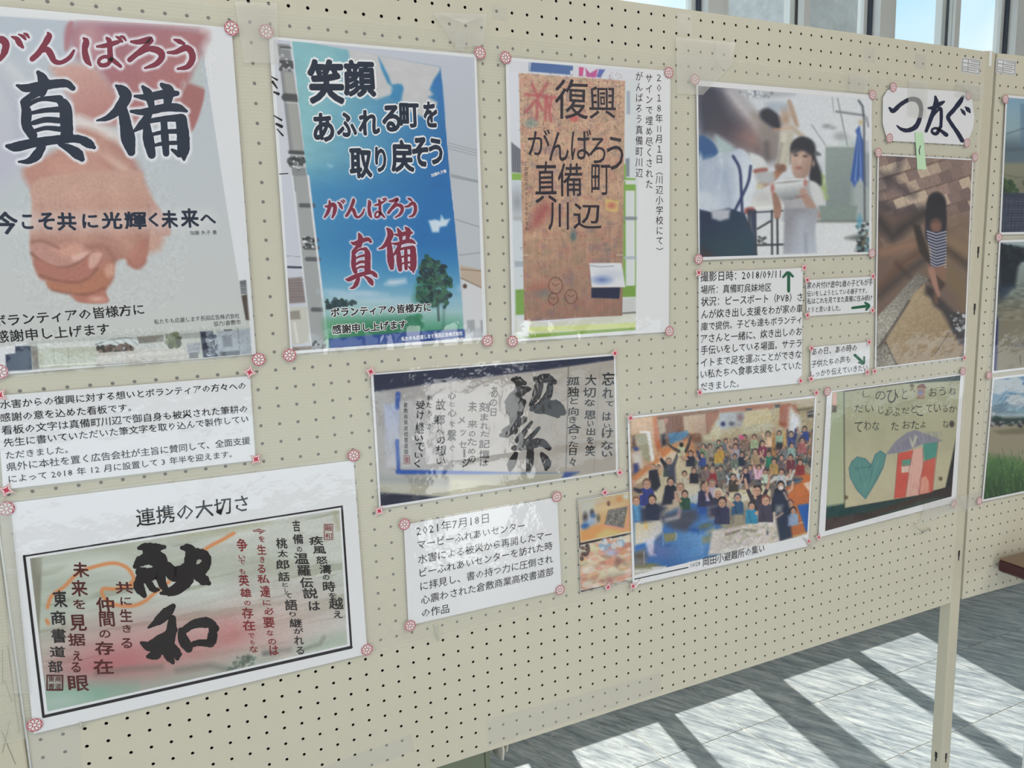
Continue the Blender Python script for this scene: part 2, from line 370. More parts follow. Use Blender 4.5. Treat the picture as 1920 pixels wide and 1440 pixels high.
        for e, sg in ((0, -1), (n-1, 1)):
            b = len(V); V.append(P[e, :2]); a0 = math.atan2(N[e, 1], N[e, 0])
            for q in range(7): a = a0-sg*math.pi*q/6; V.append(P[e, :2]+P[e, 2]*np.array([math.cos(a), math.sin(a)]))
            Fc += [(b, b+1+q, b+2+q) for q in range(6)]
        V = np.array(V); s._add(mat, s.P(V[:, 0], V[:, 1]), Fc, lift); return s
    def build(s, name='brushed_stroke'):
        for gname, G in s.L:
            if not G: continue
            V = []; Fs = []; mi = []; ms = list(G)
            for k, m in enumerate(ms):
                n = len(V); V += G[m][0]; Fs += [tuple(i+n for i in f) for f in G[m][1]]; mi += [k]*len(G[m][1])
            me = mesh(gname, V, Fs)
            for m in ms: me.materials.append(M[m])
            me.polygons.foreach_set('material_index', mi); me.update(); obj(name if gname == 'brushed_stroke' else gname, me, None, s.p)
        s.L = [('brushed_stroke', {})]
def remap(strokes, src, dst, shear=0.0):
    sx = (dst[2]-dst[0])/(src[2]-src[0]); sy = (dst[3]-dst[1])/(src[3]-src[1])
    return [[(dst[0]+(x-src[0])*sx+shear*(y-src[3])*sy, dst[1]+(y-src[1])*sy, r*(sx+sy)/2) for x, y, r in st] for st in strokes]

def sheet_mesh(pl, poly, d0, d1, org):
    """flat sheet with real thickness between depths d0 and d1; poly in (s, t)"""
    n = len(poly); A = pl.world([p[0] for p in poly], [p[1] for p in poly], d1)-org; B = pl.world([p[0] for p in poly], [p[1] for p in poly], d0)-org
    V = list(A)+list(B); Fc = [tuple(range(n)), tuple(range(2*n-1, n-1, -1))]+[(i, n+i, n+(i+1) % n, (i+1) % n) for i in range(n)]
    return V, Fc
def offset_poly(q, m):
    c = np.mean(q, 0); o = []
    for p in q:
        v = p-c; o.append(c+v+np.sign(v)*m)
    return o
def poster(name, label, cat, corners, d=SH, plane=P1, film=0.004, paper_mat='paper', group=None, curl=0.0):
    q = [plane.at(*p, d+0.0003) if not isinstance(p, np.ndarray) else p for p in corners]
    c = np.mean(q, 0); org = plane.world(c[0], c[1], 0.0)
    t = thing(name, label, cat, tuple(org), group); t['org'] = list(org); t['corners'] = 0
    V, Fc = sheet_mesh(plane, q, d, d+0.0003, org)
    obj('paper', mesh('paper', V, Fc), M[paper_mat], t)
    if film is not None and film >= 0:
        qf = offset_poly(q, film); n1, n2 = (25, 25) if curl < .002 else (80, 120)
        U, W = np.meshgrid(np.linspace(0, 1, n1), np.linspace(0, 1, n2)); o4 = [np.array(p) for p in qf]
        if len(o4) == 4:
            P = (o4[0]*((1-U)*(1-W))[..., None]+o4[1]*(U*(1-W))[..., None]+o4[2]*(U*W)[..., None]+o4[3]*((1-U)*W)[..., None]).reshape(-1, 2)
            W1 = W.ravel(); dd = d+0.0006+curl*np.sin(np.pi*np.clip((W1-.70)/.30, 0, 1))*np.clip(np.sin(np.pi*U.ravel())*3, 0, 1)+0.0005*fbm(P[:, 0]*7+int(abs(c[0])*90), P[:, 1]*7, 3, 2)
            if curl >= .002: dd = dd+curl*.75*np.clip((W1-.80)/.12, 0, 1)*fbm(P[:, 0]*38, P[:, 1]*26, 8, 2)*np.clip(np.sin(np.pi*U.ravel())*3, 0, 1)
            Vf = plane.world(P[:, 0], P[:, 1], dd)-org; idx = np.arange(n1*n2).reshape(n2, n1)
            Ff = np.stack([idx[:-1, :-1], idx[1:, :-1], idx[1:, 1:], idx[:-1, 1:]], -1).reshape(-1, 4)
            me = mesh('laminate_film', Vf, Ff.tolist())
            for p in me.polygons: p.use_smooth = True
        else:
            Vf = plane.world([p[0] for p in qf], [p[1] for p in qf], d+0.0007)-org; me = mesh('laminate_film', Vf, [tuple(range(len(qf)))])
        obj('laminate_film', me, M['film'], t)
    return t
# ------------------------------------------------------------------ the hall
# slate floor: 300 mm tiles in line with the boards
T = 0.303; GX = 1.134; GY = 0.268
fm = bpy.data.materials.new('slate_tile'); fm.use_nodes = True; t = fm.node_tree; b = t.nodes['Principled BSDF']; b.inputs['Specular IOR Level'].default_value = 0.75
g = t.nodes.new('ShaderNodeNewGeometry'); oi = t.nodes.new('ShaderNodeObjectInfo')
rt = t.nodes.new('ShaderNodeVectorRotate'); rt.rotation_type = 'Z_AXIS'; rt.inputs['Angle'].default_value = math.radians(60); t.links.new(g.outputs['Position'], rt.inputs['Vector'])
mp = t.nodes.new('ShaderNodeMapping'); mp.inputs['Scale'].default_value = (4.0, 24, 6)
cmb = t.nodes.new('ShaderNodeVectorMath'); cmb.operation = 'SCALE'; cmb.inputs['Scale'].default_value = 30
xyz = t.nodes.new('ShaderNodeCombineXYZ'); ad = t.nodes.new('ShaderNodeVectorMath')
t.links.new(oi.outputs['Random'], xyz.inputs['Z']); t.links.new(xyz.outputs[0], cmb.inputs[0])
t.links.new(rt.outputs['Vector'], mp.inputs['Vector']); t.links.new(mp.outputs[0], ad.inputs[0]); t.links.new(cmb.outputs[0], ad.inputs[1])
n1 = t.nodes.new('ShaderNodeTexNoise'); n1.inputs['Scale'].default_value = 2.2; n1.inputs['Detail'].default_value = 9; n1.inputs['Roughness'].default_value = 0.72; n1.inputs['Distortion'].default_value = 0.35
t.links.new(ad.outputs[0], n1.inputs['Vector'])
r1 = t.nodes.new('ShaderNodeValToRGB'); e = r1.color_ramp.elements
e[0].position = 0.34; e[0].color = (0.13, 0.155, 0.18, 1); e[1].position = 0.66; e[1].color = (0.58, 0.60, 0.59, 1)
x = e.new(0.50); x.color = (0.33, 0.365, 0.385, 1)
t.links.new(n1.outputs['Fac'], r1.inputs['Fac'])
# pale veins
mp2 = t.nodes.new('ShaderNodeMapping'); mp2.inputs['Scale'].default_value = (1.0, 6, 3)
ad2 = t.nodes.new('ShaderNodeVectorMath'); t.links.new(rt.outputs['Vector'], mp2.inputs['Vector']); t.links.new(mp2.outputs[0], ad2.inputs[0]); t.links.new(cmb.outputs[0], ad2.inputs[1])
n2 = t.nodes.new('ShaderNodeTexNoise'); n2.inputs['Scale'].default_value = 2.0; n2.inputs['Detail'].default_value = 3; n2.inputs['Distortion'].default_value = 0.5; t.links.new(ad2.outputs[0], n2.inputs['Vector'])
r2 = t.nodes.new('ShaderNodeValToRGB'); e = r2.color_ramp.elements; e[0].position = 0.492; e[0].color = (0, 0, 0, 1); e[1].position = 0.508; e[1].color = (0, 0, 0, 1); x = e.new(0.5); x.color = (0.55, 0.55, 0.55, 1)
t.links.new(n2.outputs['Fac'], r2.inputs['Fac'])
mx = t.nodes.new('ShaderNodeMix'); mx.data_type = 'RGBA'; mx.inputs['B'].default_value = (0.62, 0.62, 0.60, 1)
t.links.new(r2.outputs['Color'], mx.inputs['Factor']); t.links.new(r1.outputs['Color'], mx.inputs['A']); t.links.new(mx.outputs['Result'], b.inputs['Base Color'])
bp = t.nodes.new('ShaderNodeBump'); bp.inputs['Distance'].default_value = 0.0008; t.links.new(n1.outputs['Fac'], bp.inputs['Height']); t.links.new(bp.outputs['Normal'], b.inputs['Normal'])
b.inputs['Roughness'].default_value = 0.30; M['tile'] = fm
M['grout'] = pmat('pale_grout', (0.58, 0.56, 0.50), 0.9)
floor = struct(MB().box(-6, -2.5, -0.12, 9, 1.16, -0.0015).build('floor', M['grout']))
tm = MB().box(-T/2+.0018, -T/2+.0018, -0.008, T/2-.0018, T/2-.0018, 0.0); tme = mesh('tile', tm.V, tm.F); tme.materials.append(fm)
rest = MB()
i0 = int((-6-GX)/T); i1 = int((9-GX)/T)-1
for i in range(i0, i1):
    for j in range(-12, 3):
        cx = GX+(i+.5)*T; cy = GY+(j+.5)*T
        if cy+T/2 > 1.14 or cy-T/2 < -2.45: continue
        if -0.6 < cx < 5.6 and cy > -0.75:
            o = bpy.data.objects.new('tile', tme); COL.objects.link(o); o.parent = floor; o.location = (cx, cy, 0)
        else: rest.box(cx-T/2+.0018, cy-T/2+.0018, -0.008, cx+T/2-.0018, cy+T/2-.0018, 0.0)
for j in (2,):
    for i in range(i0, i1):
        cx = GX+(i+.5)*T; y0 = GY+j*T+.0018
        if y0 < 1.13: rest.box(cx-T/2+.0018, y0, -0.008, cx+T/2-.0018, 1.15, 0.0)
r = rest.build('tile', fm, floor); r['kind'] = 'stuff'
struct(MB().box(-6, -2.5, 3.0, 9, 1.3, 3.15).build('ceiling', M['wall']))
SILL = 0.34*SUN_TAN; HEAD = 2.55; WY = 1.10
wl = MB().box(-6, WY, 0, 9, WY+.14, SILL-0.03).box(-6, WY, HEAD, 9, WY+.14, 3.0)
wl.box(-6, WY, SILL-.03, -3.4, WY+.14, HEAD); wl.box(8.0, WY, SILL-.03, 9, WY+.14, HEAD)
struct(wl.build('wall_back', M['wall']))
struct(MB().box(-3.4, WY-.03, SILL-.03, 8.0, WY+.16, SILL).build('trim_1', M['frame'], bevel=0.004))
struct(MB().box(-6.15, -2.5, 0, -6, 1.3, 3.0).build('wall_left', M['wall']))
struct(MB().box(9, -2.5, 0, 9.15, 1.3, 3.0).build('wall_right', M['wall']))
# wall behind the photographer: dim panelling, with windows and door panel added for light
wf = MB().box(-6, -2.45, 0, -5.5, -2.3, 3.0).box(-5.5, -2.45, 0, -1.7, -2.3, .9).box(-5.5, -2.45, 2.6, -1.7, -2.3, 3.0)
wf.box(-1.7, -2.45, .9, 9, -2.3, 3.0).box(-1.7, -2.45, 0, .44, -2.3, .42).box(1.0, -2.45, 0, 9, -2.3, .42).box(-1.7, -2.45, .82, .44, -2.3, .9).box(1.0, -2.45, .82, 9, -2.3, .9)
wf.box(-1.7, -2.45, .42, -1.35, -2.3, .82).box(.40, -2.45, .42, .44, -2.3, .82).box(1.0, -2.45, .42, 1.04, -2.3, .82).box(6.2, -2.45, .42, 9, -2.3, .82)
for wi, (xa, xb) in enumerate(((-1.35, .40), (1.04, 6.2))):  # low windows added around the glint lights
    lw_ = struct(MB().box(xa, -2.42, .42, xb, -2.36, .44).box(xa, -2.42, .80, xb, -2.36, .82).build('window_%d' % (21+wi), M['frame']))
    MB().box(xa, -2.40, .44, xb, -2.396, .80).build('pane', M['glass'], lw_)
    for k in range(1, int((xb-xa)/.85)+1): MB().box(xa+.85*k-.02, -2.42, .44, xa+.85*k+.02, -2.30, .80).build('frame_post', M['frame'], lw_)
struct(wf.build('wall_front', M['wood_wall']))
wf = struct(MB().box(-5.5, -2.42, .9, -1.7, -2.34, .95).box(-5.5, -2.42, 2.55, -1.7, -2.34, 2.6).build('window_20', M['frame']))  # window added around the left fill light
for k in range(5): MB().box(-5.5+.94*k, -2.42, .95, -5.46+.94*k, -2.34, 2.55).build('frame_post', M['frame'], wf)
MB().box(-5.5, -2.385, .95, -1.7, -2.38, 2.55).build('pane', M['glass'], wf)
df = struct(MB().box(.44, -2.42, 0, .48, -2.34, .9).box(.96, -2.42, 0, 1.0, -2.34, .9).box(.48, -2.42, .86, .96, -2.34, .9).build('added_door_1', M['frame']))  # door frame added around the glare light
MB().box(.48, -2.385, 0, .96, -2.38, .86).build('pane', M['glass'], df)
PW = 0.4095; X0 = 1.545                                                   # window bars stand every 0.41 m
n = 1
for k in range(-6, 8):
    xa = X0+(2*k-1)*PW; xb = xa+2*PW
    if xa < -3.5 or xb > 8.05: continue
    f = MB()
    # outer frame and centre post of one two-sash window
    f.box(xa, WY, SILL, xa+.034, WY+.10, HEAD).box(xb-.034, WY, SILL, xb, WY+.10, HEAD)
    f.box(xa+.034, WY, SILL, xb-.034, WY+.10, SILL+.03).box(xa+.034, WY, HEAD-.04, xb-.034, WY+.10, HEAD)
    wn = struct(f.build('window_%d' % n, M['frame'])); n += 1
    for s in (0, 1):
        a = xa+.034 if s == 0 else (xa+xb)/2-.03; c = (xa+xb)/2+.03 if s == 0 else xb-.034; yy = WY+.012+.038*s
        sm = MB().box(a, yy, SILL+.03, a+.03, yy+.03, HEAD-.04).box(c-.03, yy, SILL+.03, c, yy+.03, HEAD-.04)
        sm.box(a+.03, yy, SILL+.03, c-.03, yy+.03, SILL+.065).box(a+.03, yy, HEAD-.085, c-.03, yy+.03, HEAD-.04)
        sm.build('sash', M['frame'], wn)
        MB().box(a+.03, yy+.012, SILL+.065, c-.03, yy+.016, HEAD-.085).build('pane', M['glass'], wn)
    MB().box((xa+xb)/2-.006, WY+.043, SILL+.03, (xa+xb)/2+.006, WY+.0495, HEAD-.04).build('gasket', M['slot'] if n % 2 else M['gasket'], wn)
    MB().box(xb-.046, WY+.034, SILL+.03, xb-.036, WY+.049, HEAD-.04).build('gasket', M['gasket'], wn)
# outside: a rendered pier close to the glass, terrace ground
struct(MB().box(2.19, 1.75, -0.05, 2.66, 2.3, 4.2).build('trim_2', M['stucco']))
gm = pmat('outside_ground', (0.34, 0.34, 0.32), 0.9, var=0.1)
gr = MB().box(-12, 1.3, -0.25, 20, 30, -0.15).build('ground', gm); struct(gr)
# unseen ceiling lamps added as fill for the board front
lm = bpy.data.materials.new('fill_lamp_diffuser'); lm.use_nodes = True; lb = lm.node_tree.nodes['Principled BSDF']
lb.inputs['Emission Color'].default_value = (1, .95, .86, 1); lb.inputs['Emission Strength'].default_value = 2.5
for q, (lx, side) in enumerate(((-0.6, 'nearer'), (1.9, 'farther'))):
    tl = thing('added_ceiling_lamp', 'white rectangular ceiling lamp added as unseen fill, the %s of two' % side, 'lamp', (lx, -1.7, 3.0))
    MB().box(-.65, -.17, -.12, .65, .17, 0).build('housing', M['frame'], tl); MB().box(-.62, -.15, -.13, .62, .15, -.12).build('diffuser', lm, tl)

# ------------------------------------------------------------------ pegboards
def peg_mesh(nc, nr, p=0.025, R=0.0024, th=0.0012):
    """perforated steel sheet: every hole is real. local x along board, z up from the lower edge, front at y = 0"""
    K = 8; sq = [(-.5, -.5), (0, -.5), (.5, -.5), (.5, 0), (.5, .5), (0, .5), (-.5, .5), (-.5, 0)]
    V = []; Fc = []
    for j in range(nr):
        for i in range(nc):
            cx = (i+.5)*p; cz = (j+.5)*p; n = len(V)
            V += [(cx+a*p, 0, cz+b*p) for a, b in sq]
            an = [math.atan2(b, a) for a, b in sq]
            V += [(cx+R*math.cos(q), 0.0, cz+R*math.sin(q)) for q in an]; V += [(cx+R*math.cos(q), th, cz+R*math.sin(q)) for q in an]
            for k in range(K):
                k2 = (k+1) % K; Fc += [(n+k, n+k2, n+8+k2, n+8+k), (n+8+k, n+8+k2, n+16+k2, n+16+k)]
    return mesh('perforated_face', V, Fc)
PEG = peg_mesh(72, 48); PEG.materials.append(M['board'])
BOT = 1.8-1.1875; TOP = 1.8125
def pegboard(label, org, rz):
    t = thing('pegboard', label, 'display board', org, None, rz)
    o = bpy.data.objects.new('perforated_face', PEG); COL.objects.link(o); o.parent = t
    MB().box(0, .0225, 0, 1.8, .025, 1.2).build('back_plate', M['board'], t); MB().box(.001, .0216, .001, 1.799, .0222, 1.199).build('hole_shade_sheet', M['slot'], t)  # dark inner sheet paints the shade seen through the holes
    e = MB().box(-.0015, 0, -.0015, 0, .025, 1.2015).box(1.8, 0, -.0015, 1.8015, .025, 1.2015).box(0, 0, -.0015, 1.8, .025, 0).box(0, 0, 1.2, 1.8, .025, 1.2015)
    e.build('folded_edge', M['board'], t); return t
pegboard('long cream pegboard in the middle, carrying the three big posters', (-.8875, 0, BOT), 0)
pegboard('cream pegboard at the right end, carrying the landscape photos', (.947+.006, -.0005, BOT), -math.radians(2.6))
pegboard('cream pegboard at the left end, mostly outside the picture', (-.9305-1.8, 0, BOT), 0)
def post(x, label, w=.0325, dp=.028, y0=0.0005):
    t = thing('board_post', label, 'post', (x, 0, 0))
    MB().box(0, y0, .03, w, y0+dp, TOP+.004).build('tube', M['post'], t, bevel=0.003)
    MB().box(w*.38, y0-.0004, TOP-.0255, w*.62, y0+.01, TOP+.0045).build('lit_notch', M['frame'], t)  # pale block stands in for light showing in the top notch
    for z in [1.8-q for q in KEYS]:
        m = MB()
        for (a0, b0, c0, d0) in ((w*.5-.0032, z-.004, w*.5+.0032, z+.010), (w*.5-.0019, z-.014, w*.5+.0019, z-.004)): m.box(a0, y0-.0003, b0, c0, y0+.004, d0)
        m.build('keyhole_slot', M['slot'], t)
        if z < BOT:
            m = MB(); m.box(-.0003, y0+dp*.5-.0032, z-.004, .004, y0+dp*.5+.0032, z+.010).box(-.0003, y0+dp*.5-.0019, z-.014, .004, y0+dp*.5+.0019, z-.004)
            m.build('keyhole_slot', M['slot'], t)
    MB().box(w*.5-.02, -.14, 0, w*.5+.02, .20, .03).build('foot', M['post'], t, bevel=0.004)
    return t
post(.9142, 'cream steel post with keyhole slots between the middle and right pegboards')
lp = post(-.9275, 'cream steel post at the left end of the middle pegboard, scuffed', w=.0355)
MB().tube([(.0382, -.0012, BOT), (.0382, -.0012, TOP)], .0013, 8).build('edge_highlight', M['frame'], lp, smooth=True)  # pale tube paints the highlight along the board's rounded edge
for k_, (xx, zz, ll, sl_) in enumerate(((.006, .89, .05, .2), (.013, .87, .035, -.3), (.020, .91, .045, .1), (.027, .885, .03, -.15), (.010, .82, .04, .3), (.022, .80, .05, -.2), (.0305, .84, .12, 0))):
    MB().add([(xx, .0002, zz), (xx+.0009, .0002, zz), (xx+.0009+ll*sl_, .0002, zz+ll), (xx+ll*sl_, .0002, zz+ll)], [(0, 1, 2, 3)]).build('scuff_mark', M['back'], lp)
post(.947+1.8*math.cos(math.radians(2.6))+.01, 'cream steel post at the far right end of the right pegboard', y0=-.083)
# ------------------------------------------------------------------ corrugated plastic sheets the papers are stuck to
def corrugated(label, pl, s0, s1, t0, t1):
    org = pl.world((s0+s1)/2, (t0+t1)/2, 0.0); tg = thing('corrugated_sheet', label, 'plastic sheet', tuple(org))
    q = [(s0, t1), (s1, t1), (s1, t0), (s0, t0)]
    for nm, a, b in (('front_skin', .0029, .0031), ('back_skin', .0004, .0006)):
        V, Fc = sheet_mesh(pl, q, a, b, org); obj(nm, mesh(nm, V, Fc), M['sheet'], tg)
    n = int((t1-t0)/.0045); V = []; Fc = []
    for k in range(n+1):
        z = t0+(t1-t0)*k/n; W = pl.world([s0, s1, s1, s0], [z]*4, np.array([.0006, .0006, .0029, .0029]))-org; m = len(V); V += list(W); Fc.append((m, m+1, m+2, m+3))
    obj('rib', mesh('rib', V, Fc), M['rib'], tg)['kind'] = 'stuff'
    return tg
corrugated('translucent corrugated plastic sheet covering the middle pegboard behind the posters', P1, -.925, .905, 1.8-.967, 1.8-.058)
corrugated('translucent corrugated plastic sheet behind the landscape photos on the right pegboard', P2, .034, 1.75, .86, 1.8-.068)
# ------------------------------------------------------------------ brushed characters shared by the two slogan posters
NAVY = 'navy_brush'; ink(NAVY, (36, 56, 86)); ink('crimson_brush', (172, 58, 92)); ink('black_type', (34, 32, 36)); ink('halo_white', (226, 226, 230))
ink('dark_brush', (44, 36, 40)); ink('blue_brush', (26, 38, 84))
GA = [[(-120, 300, 12), (-60, 300, 24), (10, 285, 28), (42, 320, 28), (30, 380, 24), (0, 430, 14)], [(-50, 240, 12), (-45, 300, 24), (-80, 370, 24), (-130, 420, 14)],
      [(85, 265, 8), (120, 280, 18), (140, 310, 22), (165, 342, 10)], [(135, 248, 6), (165, 262, 13), (183, 282, 9)], [(172, 240, 6), (192, 250, 12), (208, 270, 8)]]
N_ = [[(345, 235, 8), (352, 262, 24), (318, 325, 22), (275, 385, 22), (232, 425, 20)], [(262, 400, 10), (310, 360, 18), (345, 362, 24), (370, 400, 24), (392, 440, 20), (440, 450, 16), (500, 415, 16), (532, 365, 10)]]
BA = [[(603, 275, 10), (620, 300, 24), (610, 360, 22), (625, 430, 24), (652, 468, 10)], [(700, 335, 10), (760, 328, 17), (830, 308, 18), (862, 300, 10)], [(770, 275, 12), (788, 300, 20), (792, 370, 20), (795, 430, 22)],
      [(800, 425, 16), (775, 462, 16), (732, 470, 16), (710, 448, 13), (725, 420, 13), (765, 408, 14), (815, 435, 18), (868, 478, 13)], [(835, 263, 6), (858, 276, 13), (880, 300, 9)], [(868, 260, 6), (888, 268, 12), (906, 290, 8)]]
RO = [[(945, 300, 10), (1000, 302, 20), (1085, 284, 22), (1050, 330, 18), (1000, 375, 20), (935, 430, 20)], [(1000, 392, 12), (1070, 352, 20), (1145, 368, 26), (1165, 410, 24), (1125, 460, 20), (1045, 490, 9)]]
U_ = [[(1255, 285, 8), (1290, 298, 18), (1325, 315, 12)], [(1208, 378, 10), (1265, 375, 18), (1335, 345, 24), (1375, 370, 24), (1385, 425, 24), (1350, 480, 20), (1280, 496, 9)]]
SHIN = [[(275, 522, 16), (300, 555, 34), (315, 600, 42), (300, 665, 34)], [(122, 615, 10), (190, 635, 30), (330, 612, 34), (470, 600, 30), (525, 635, 20)],
        [(300, 650, 30), (230, 690, 26), (172, 728, 22)], [(160, 735, 16), (190, 800, 36), (190, 900, 36), (235, 975, 34)], [(180, 765, 20), (290, 715, 16), (430, 712, 28)],
        [(420, 712, 24), (468, 770, 44), (478, 880, 46), (482, 985, 46)], [(235, 812, 14), (320, 795, 18), (420, 788, 22)], [(240, 885, 18), (330, 862, 22), (430, 868, 22)], [(240, 945, 14), (330, 922, 17), (430, 930, 20)],
        [(50, 1052, 14), (110, 1058, 34), (240, 1030, 34), (420, 1005, 32), (560, 1000, 30), (640, 1035, 34), (678, 1062, 14)], [(300, 1060, 30), (262, 1120, 36), (205, 1160, 22), (135, 1165, 8)],
        [(430, 1040, 14), (500, 1070, 30), (560, 1110, 40), (590, 1145, 22)]]
BI = [[(838, 618, 12), (880, 650, 38), (905, 700, 44), (850, 790, 36), (775, 848, 22), (698, 868, 7)], [(885, 790, 34), (905, 900, 44), (925, 1010, 50), (945, 1095, 30)],
      [(970, 692, 10), (1060, 700, 26), (1170, 680, 32), (1275, 672, 20)], [(1028, 625, 14), (1070, 680, 34), (1090, 760, 24)], [(1165, 610, 16), (1215, 655, 40), (1205, 740, 28)],
      [(945, 802, 12), (1040, 806, 26), (1180, 776, 30), (1280, 776, 30), (1342, 800, 12)], [(1075, 820, 24), (1030, 890, 32), (958, 950, 8)], [(1055, 890, 24), (1068, 1000, 40), (1092, 1115, 30)],
      [(1060, 875, 18), (1160, 858, 20), (1300, 848, 30)], [(1305, 860, 40), (1318, 980, 46), (1322, 1080, 44), (1325, 1150, 10)], [(1238, 1078, 10), (1290, 1110, 26)],
      [(1180, 880, 24), (1188, 1000, 28), (1196, 1105, 24)], [(1080, 972, 12), (1180, 950, 16), (1275, 945, 18)], [(1090, 1052, 11), (1180, 1032, 15), (1275, 1028, 16)]]
GANBARO = GA+N_+BA+RO+U_

# ------------------------------------------------------------------ poster 1: joined hands billboard
V1 = (0, 0, .26042); V1b = (0, 350, .26042)
p = poster('poster', 'large poster of two clasped hands under big navy brush characters', 'poster', [(-128, 0), (434, 52), (480, 664), (-118, 712)], curl=.004, group=None)
c = Canvas([(-100, 22), (434, 53), (479.5, 663), (-100, 709)], 1.7, SH+.00036); c.fill((206, 206, 211))
c.gpoly([(-110, 24), (371, 54), (380, 90), (419, 350), (463, 622), (62, 641), (-110, 668)], (200, 60), (172, 180, 192), (200, 620), (186, 187, 186))
c.rnd = True; c.view(*V1)
c.gpoly([(-100, 420), (60, 440), (220, 600), (250, 900), (160, 1200), (-100, 1330)], (0, 500), (186, 188, 196), (60, 1150), (176, 176, 190), 1, 40)
c.line([(-20, 520), (130, 800), (150, 1100)], 30, (160, 162, 182), .6, 30); c.line([(60, 470), (230, 640)], 22, (198, 198, 206), .8, 18)
c.poly([(485, 170), (530, 168), (500, 330), (470, 370), (462, 300)], (172, 108, 116), .85, 6)
c.gpoly([(560, 168), (1425, 210), (1455, 350), (1440, 420), (1400, 500), (1330, 700), (1330, 600), (1300, 780), (1050, 900), (900, 830), (800, 660), (700, 500), (530, 380)], (800, 200), (158, 104, 120), (1150, 760), (168, 104, 104), 1, 22)
c.poly([(590, 175), (690, 172), (720, 260), (690, 400), (600, 400), (540, 300)], (184, 140, 146), .8, 30)
c.poly([(1360, 600), (1475, 650), (1380, 950), (1290, 790)], (158, 98, 98), 1, 5)
c.poly([(1370, 600), (1455, 400), (1475, 640)], (174, 182, 184), 1, 8)
c.gpoly([(380, 470), (560, 460), (690, 500), (820, 660), (880, 760), (860, 900), (560, 860), (500, 700), (380, 520)], (560, 480), (194, 150, 142), (700, 850), (176, 120, 116), 1, 16)
c.line([(560, 870), (640, 900), (860, 1010)], 90, (206, 196, 194), .95, 14)
c.gpoly([(560, 920), (700, 950), (840, 1040), (950, 1140), (1030, 1300), (1100, 1450), (1150, 1800), (600, 1800), (300, 1460), (160, 1230), (340, 1120), (520, 1000)], (420, 1180), (182, 130, 118), (760, 1440), (188, 146, 132), 1, 14)
c.line([(640, 1060), (860, 1200), (1000, 1320)], 26, (214, 186, 176), .8, 16); c.line([(700, 1100), (840, 1260), (860, 1400)], 20, (160, 96, 84), .55, 24)
c.line([(820, 1040), (960, 1180), (1010, 1310)], 30, (150, 88, 82), .6, 26); c.line([(420, 1200), (560, 1260), (680, 1400)], 50, (204, 154, 136), .6, 40)
c.tex([(160, 500), (1450, 200), (1450, 900), (1000, 1400), (300, 1440)], 3, 3, .05, 11)
c.view(*V1b)
c.gpoly([(285, -60), (960, -120), (1030, -30), (1110, 130), (1200, 240), (1225, 330), (1190, 350), (1110, 310), (1060, 270), (1070, 420), (980, 500), (830, 540), (820, 660), (760, 760), (770, 830), (560, 830), (520, 770), (360, 740), (340, 690), (270, 640), (215, 430), (230, 160)], (500, 60), (188, 146, 132), (640, 760), (160, 104, 90), 1, 7)
c.poly([(1060, 100), (1150, 160), (1225, 320), (1180, 350), (1085, 290)], (184, 140, 130), .9, 8)
c.poly([(905, 520), (960, 430), (1040, 380), (1070, 430), (1050, 540), (1000, 590), (950, 580)], (172, 112, 100), 1, 6); c.line([(930, 560), (1000, 585), (1045, 540)], 12, (150, 88, 76), .7, 12)
c.poly([(220, 400), (300, 400), (420, 440), (560, 400), (640, 460), (620, 500), (500, 570), (420, 580), (260, 500)], (180, 130, 118), 1, 5)
c.ell(510, 460, 120, 52, (196, 142, 126), 1, 10, .12); c.poly([(520, 500), (600, 470), (635, 480), (600, 520), (530, 540)], (206, 164, 152), .9, 6)
c.line([(225, 480), (330, 560), (440, 585), (540, 560), (640, 500)], 12, (112, 62, 52), .7, 8)
c.poly([(255, 520), (440, 590), (560, 570), (650, 480), (740, 480), (720, 560), (650, 640), (540, 690), (380, 670), (270, 620)], (168, 106, 92), 1, 6)
c.poly([(660, 480), (735, 480), (700, 560), (650, 590), (635, 540)], (204, 160, 148), .85, 6)
c.line([(290, 640), (420, 680), (560, 690), (650, 650), (700, 590)], 12, (110, 58, 46), .65, 8)
c.poly([(350, 680), (560, 700), (700, 620), (780, 540), (825, 560), (800, 650), (740, 740), (620, 775), (440, 760), (350, 720)], (170, 108, 84), 1, 6)
c.poly([(770, 560), (825, 560), (815, 640), (770, 650), (750, 610)], (196, 146, 128), .85, 8)
c.line([(380, 745), (520, 775), (650, 770), (750, 730)], 11, (112, 60, 46), .6, 8)
c.poly([(510, 780), (640, 790), (740, 750), (772, 800), (765, 835), (620, 835), (545, 810)], (172, 108, 92), 1, 6); c.ell(700, 810, 55, 22, (204, 156, 142), .8, 8)
c.line([(230, 400), (300, 390), (380, 420), (420, 440)], 12, (120, 72, 64), .7, 9); c.line([(300, 130), (290, 280), (350, 390), (480, 420)], 12, (160, 110, 100), .5, 14)
c.line([(620, 430), (760, 440), (830, 540)], 16, (130, 78, 66), .55, 14); c.line([(1070, 130), (1075, 300), (1060, 410)], 8, (140, 96, 88), .5, 8)
c.line([(820, 20), (870, 140), (850, 320), (930, 430)], 40, (208, 164, 144), .5, 40); c.line([(560, 60), (640, 200), (600, 360)], 46, (206, 160, 142), .45, 40)
c.tex([(200, 0), (1230, 0), (1230, 850), (200, 850)], 4, 4, .06, 12)
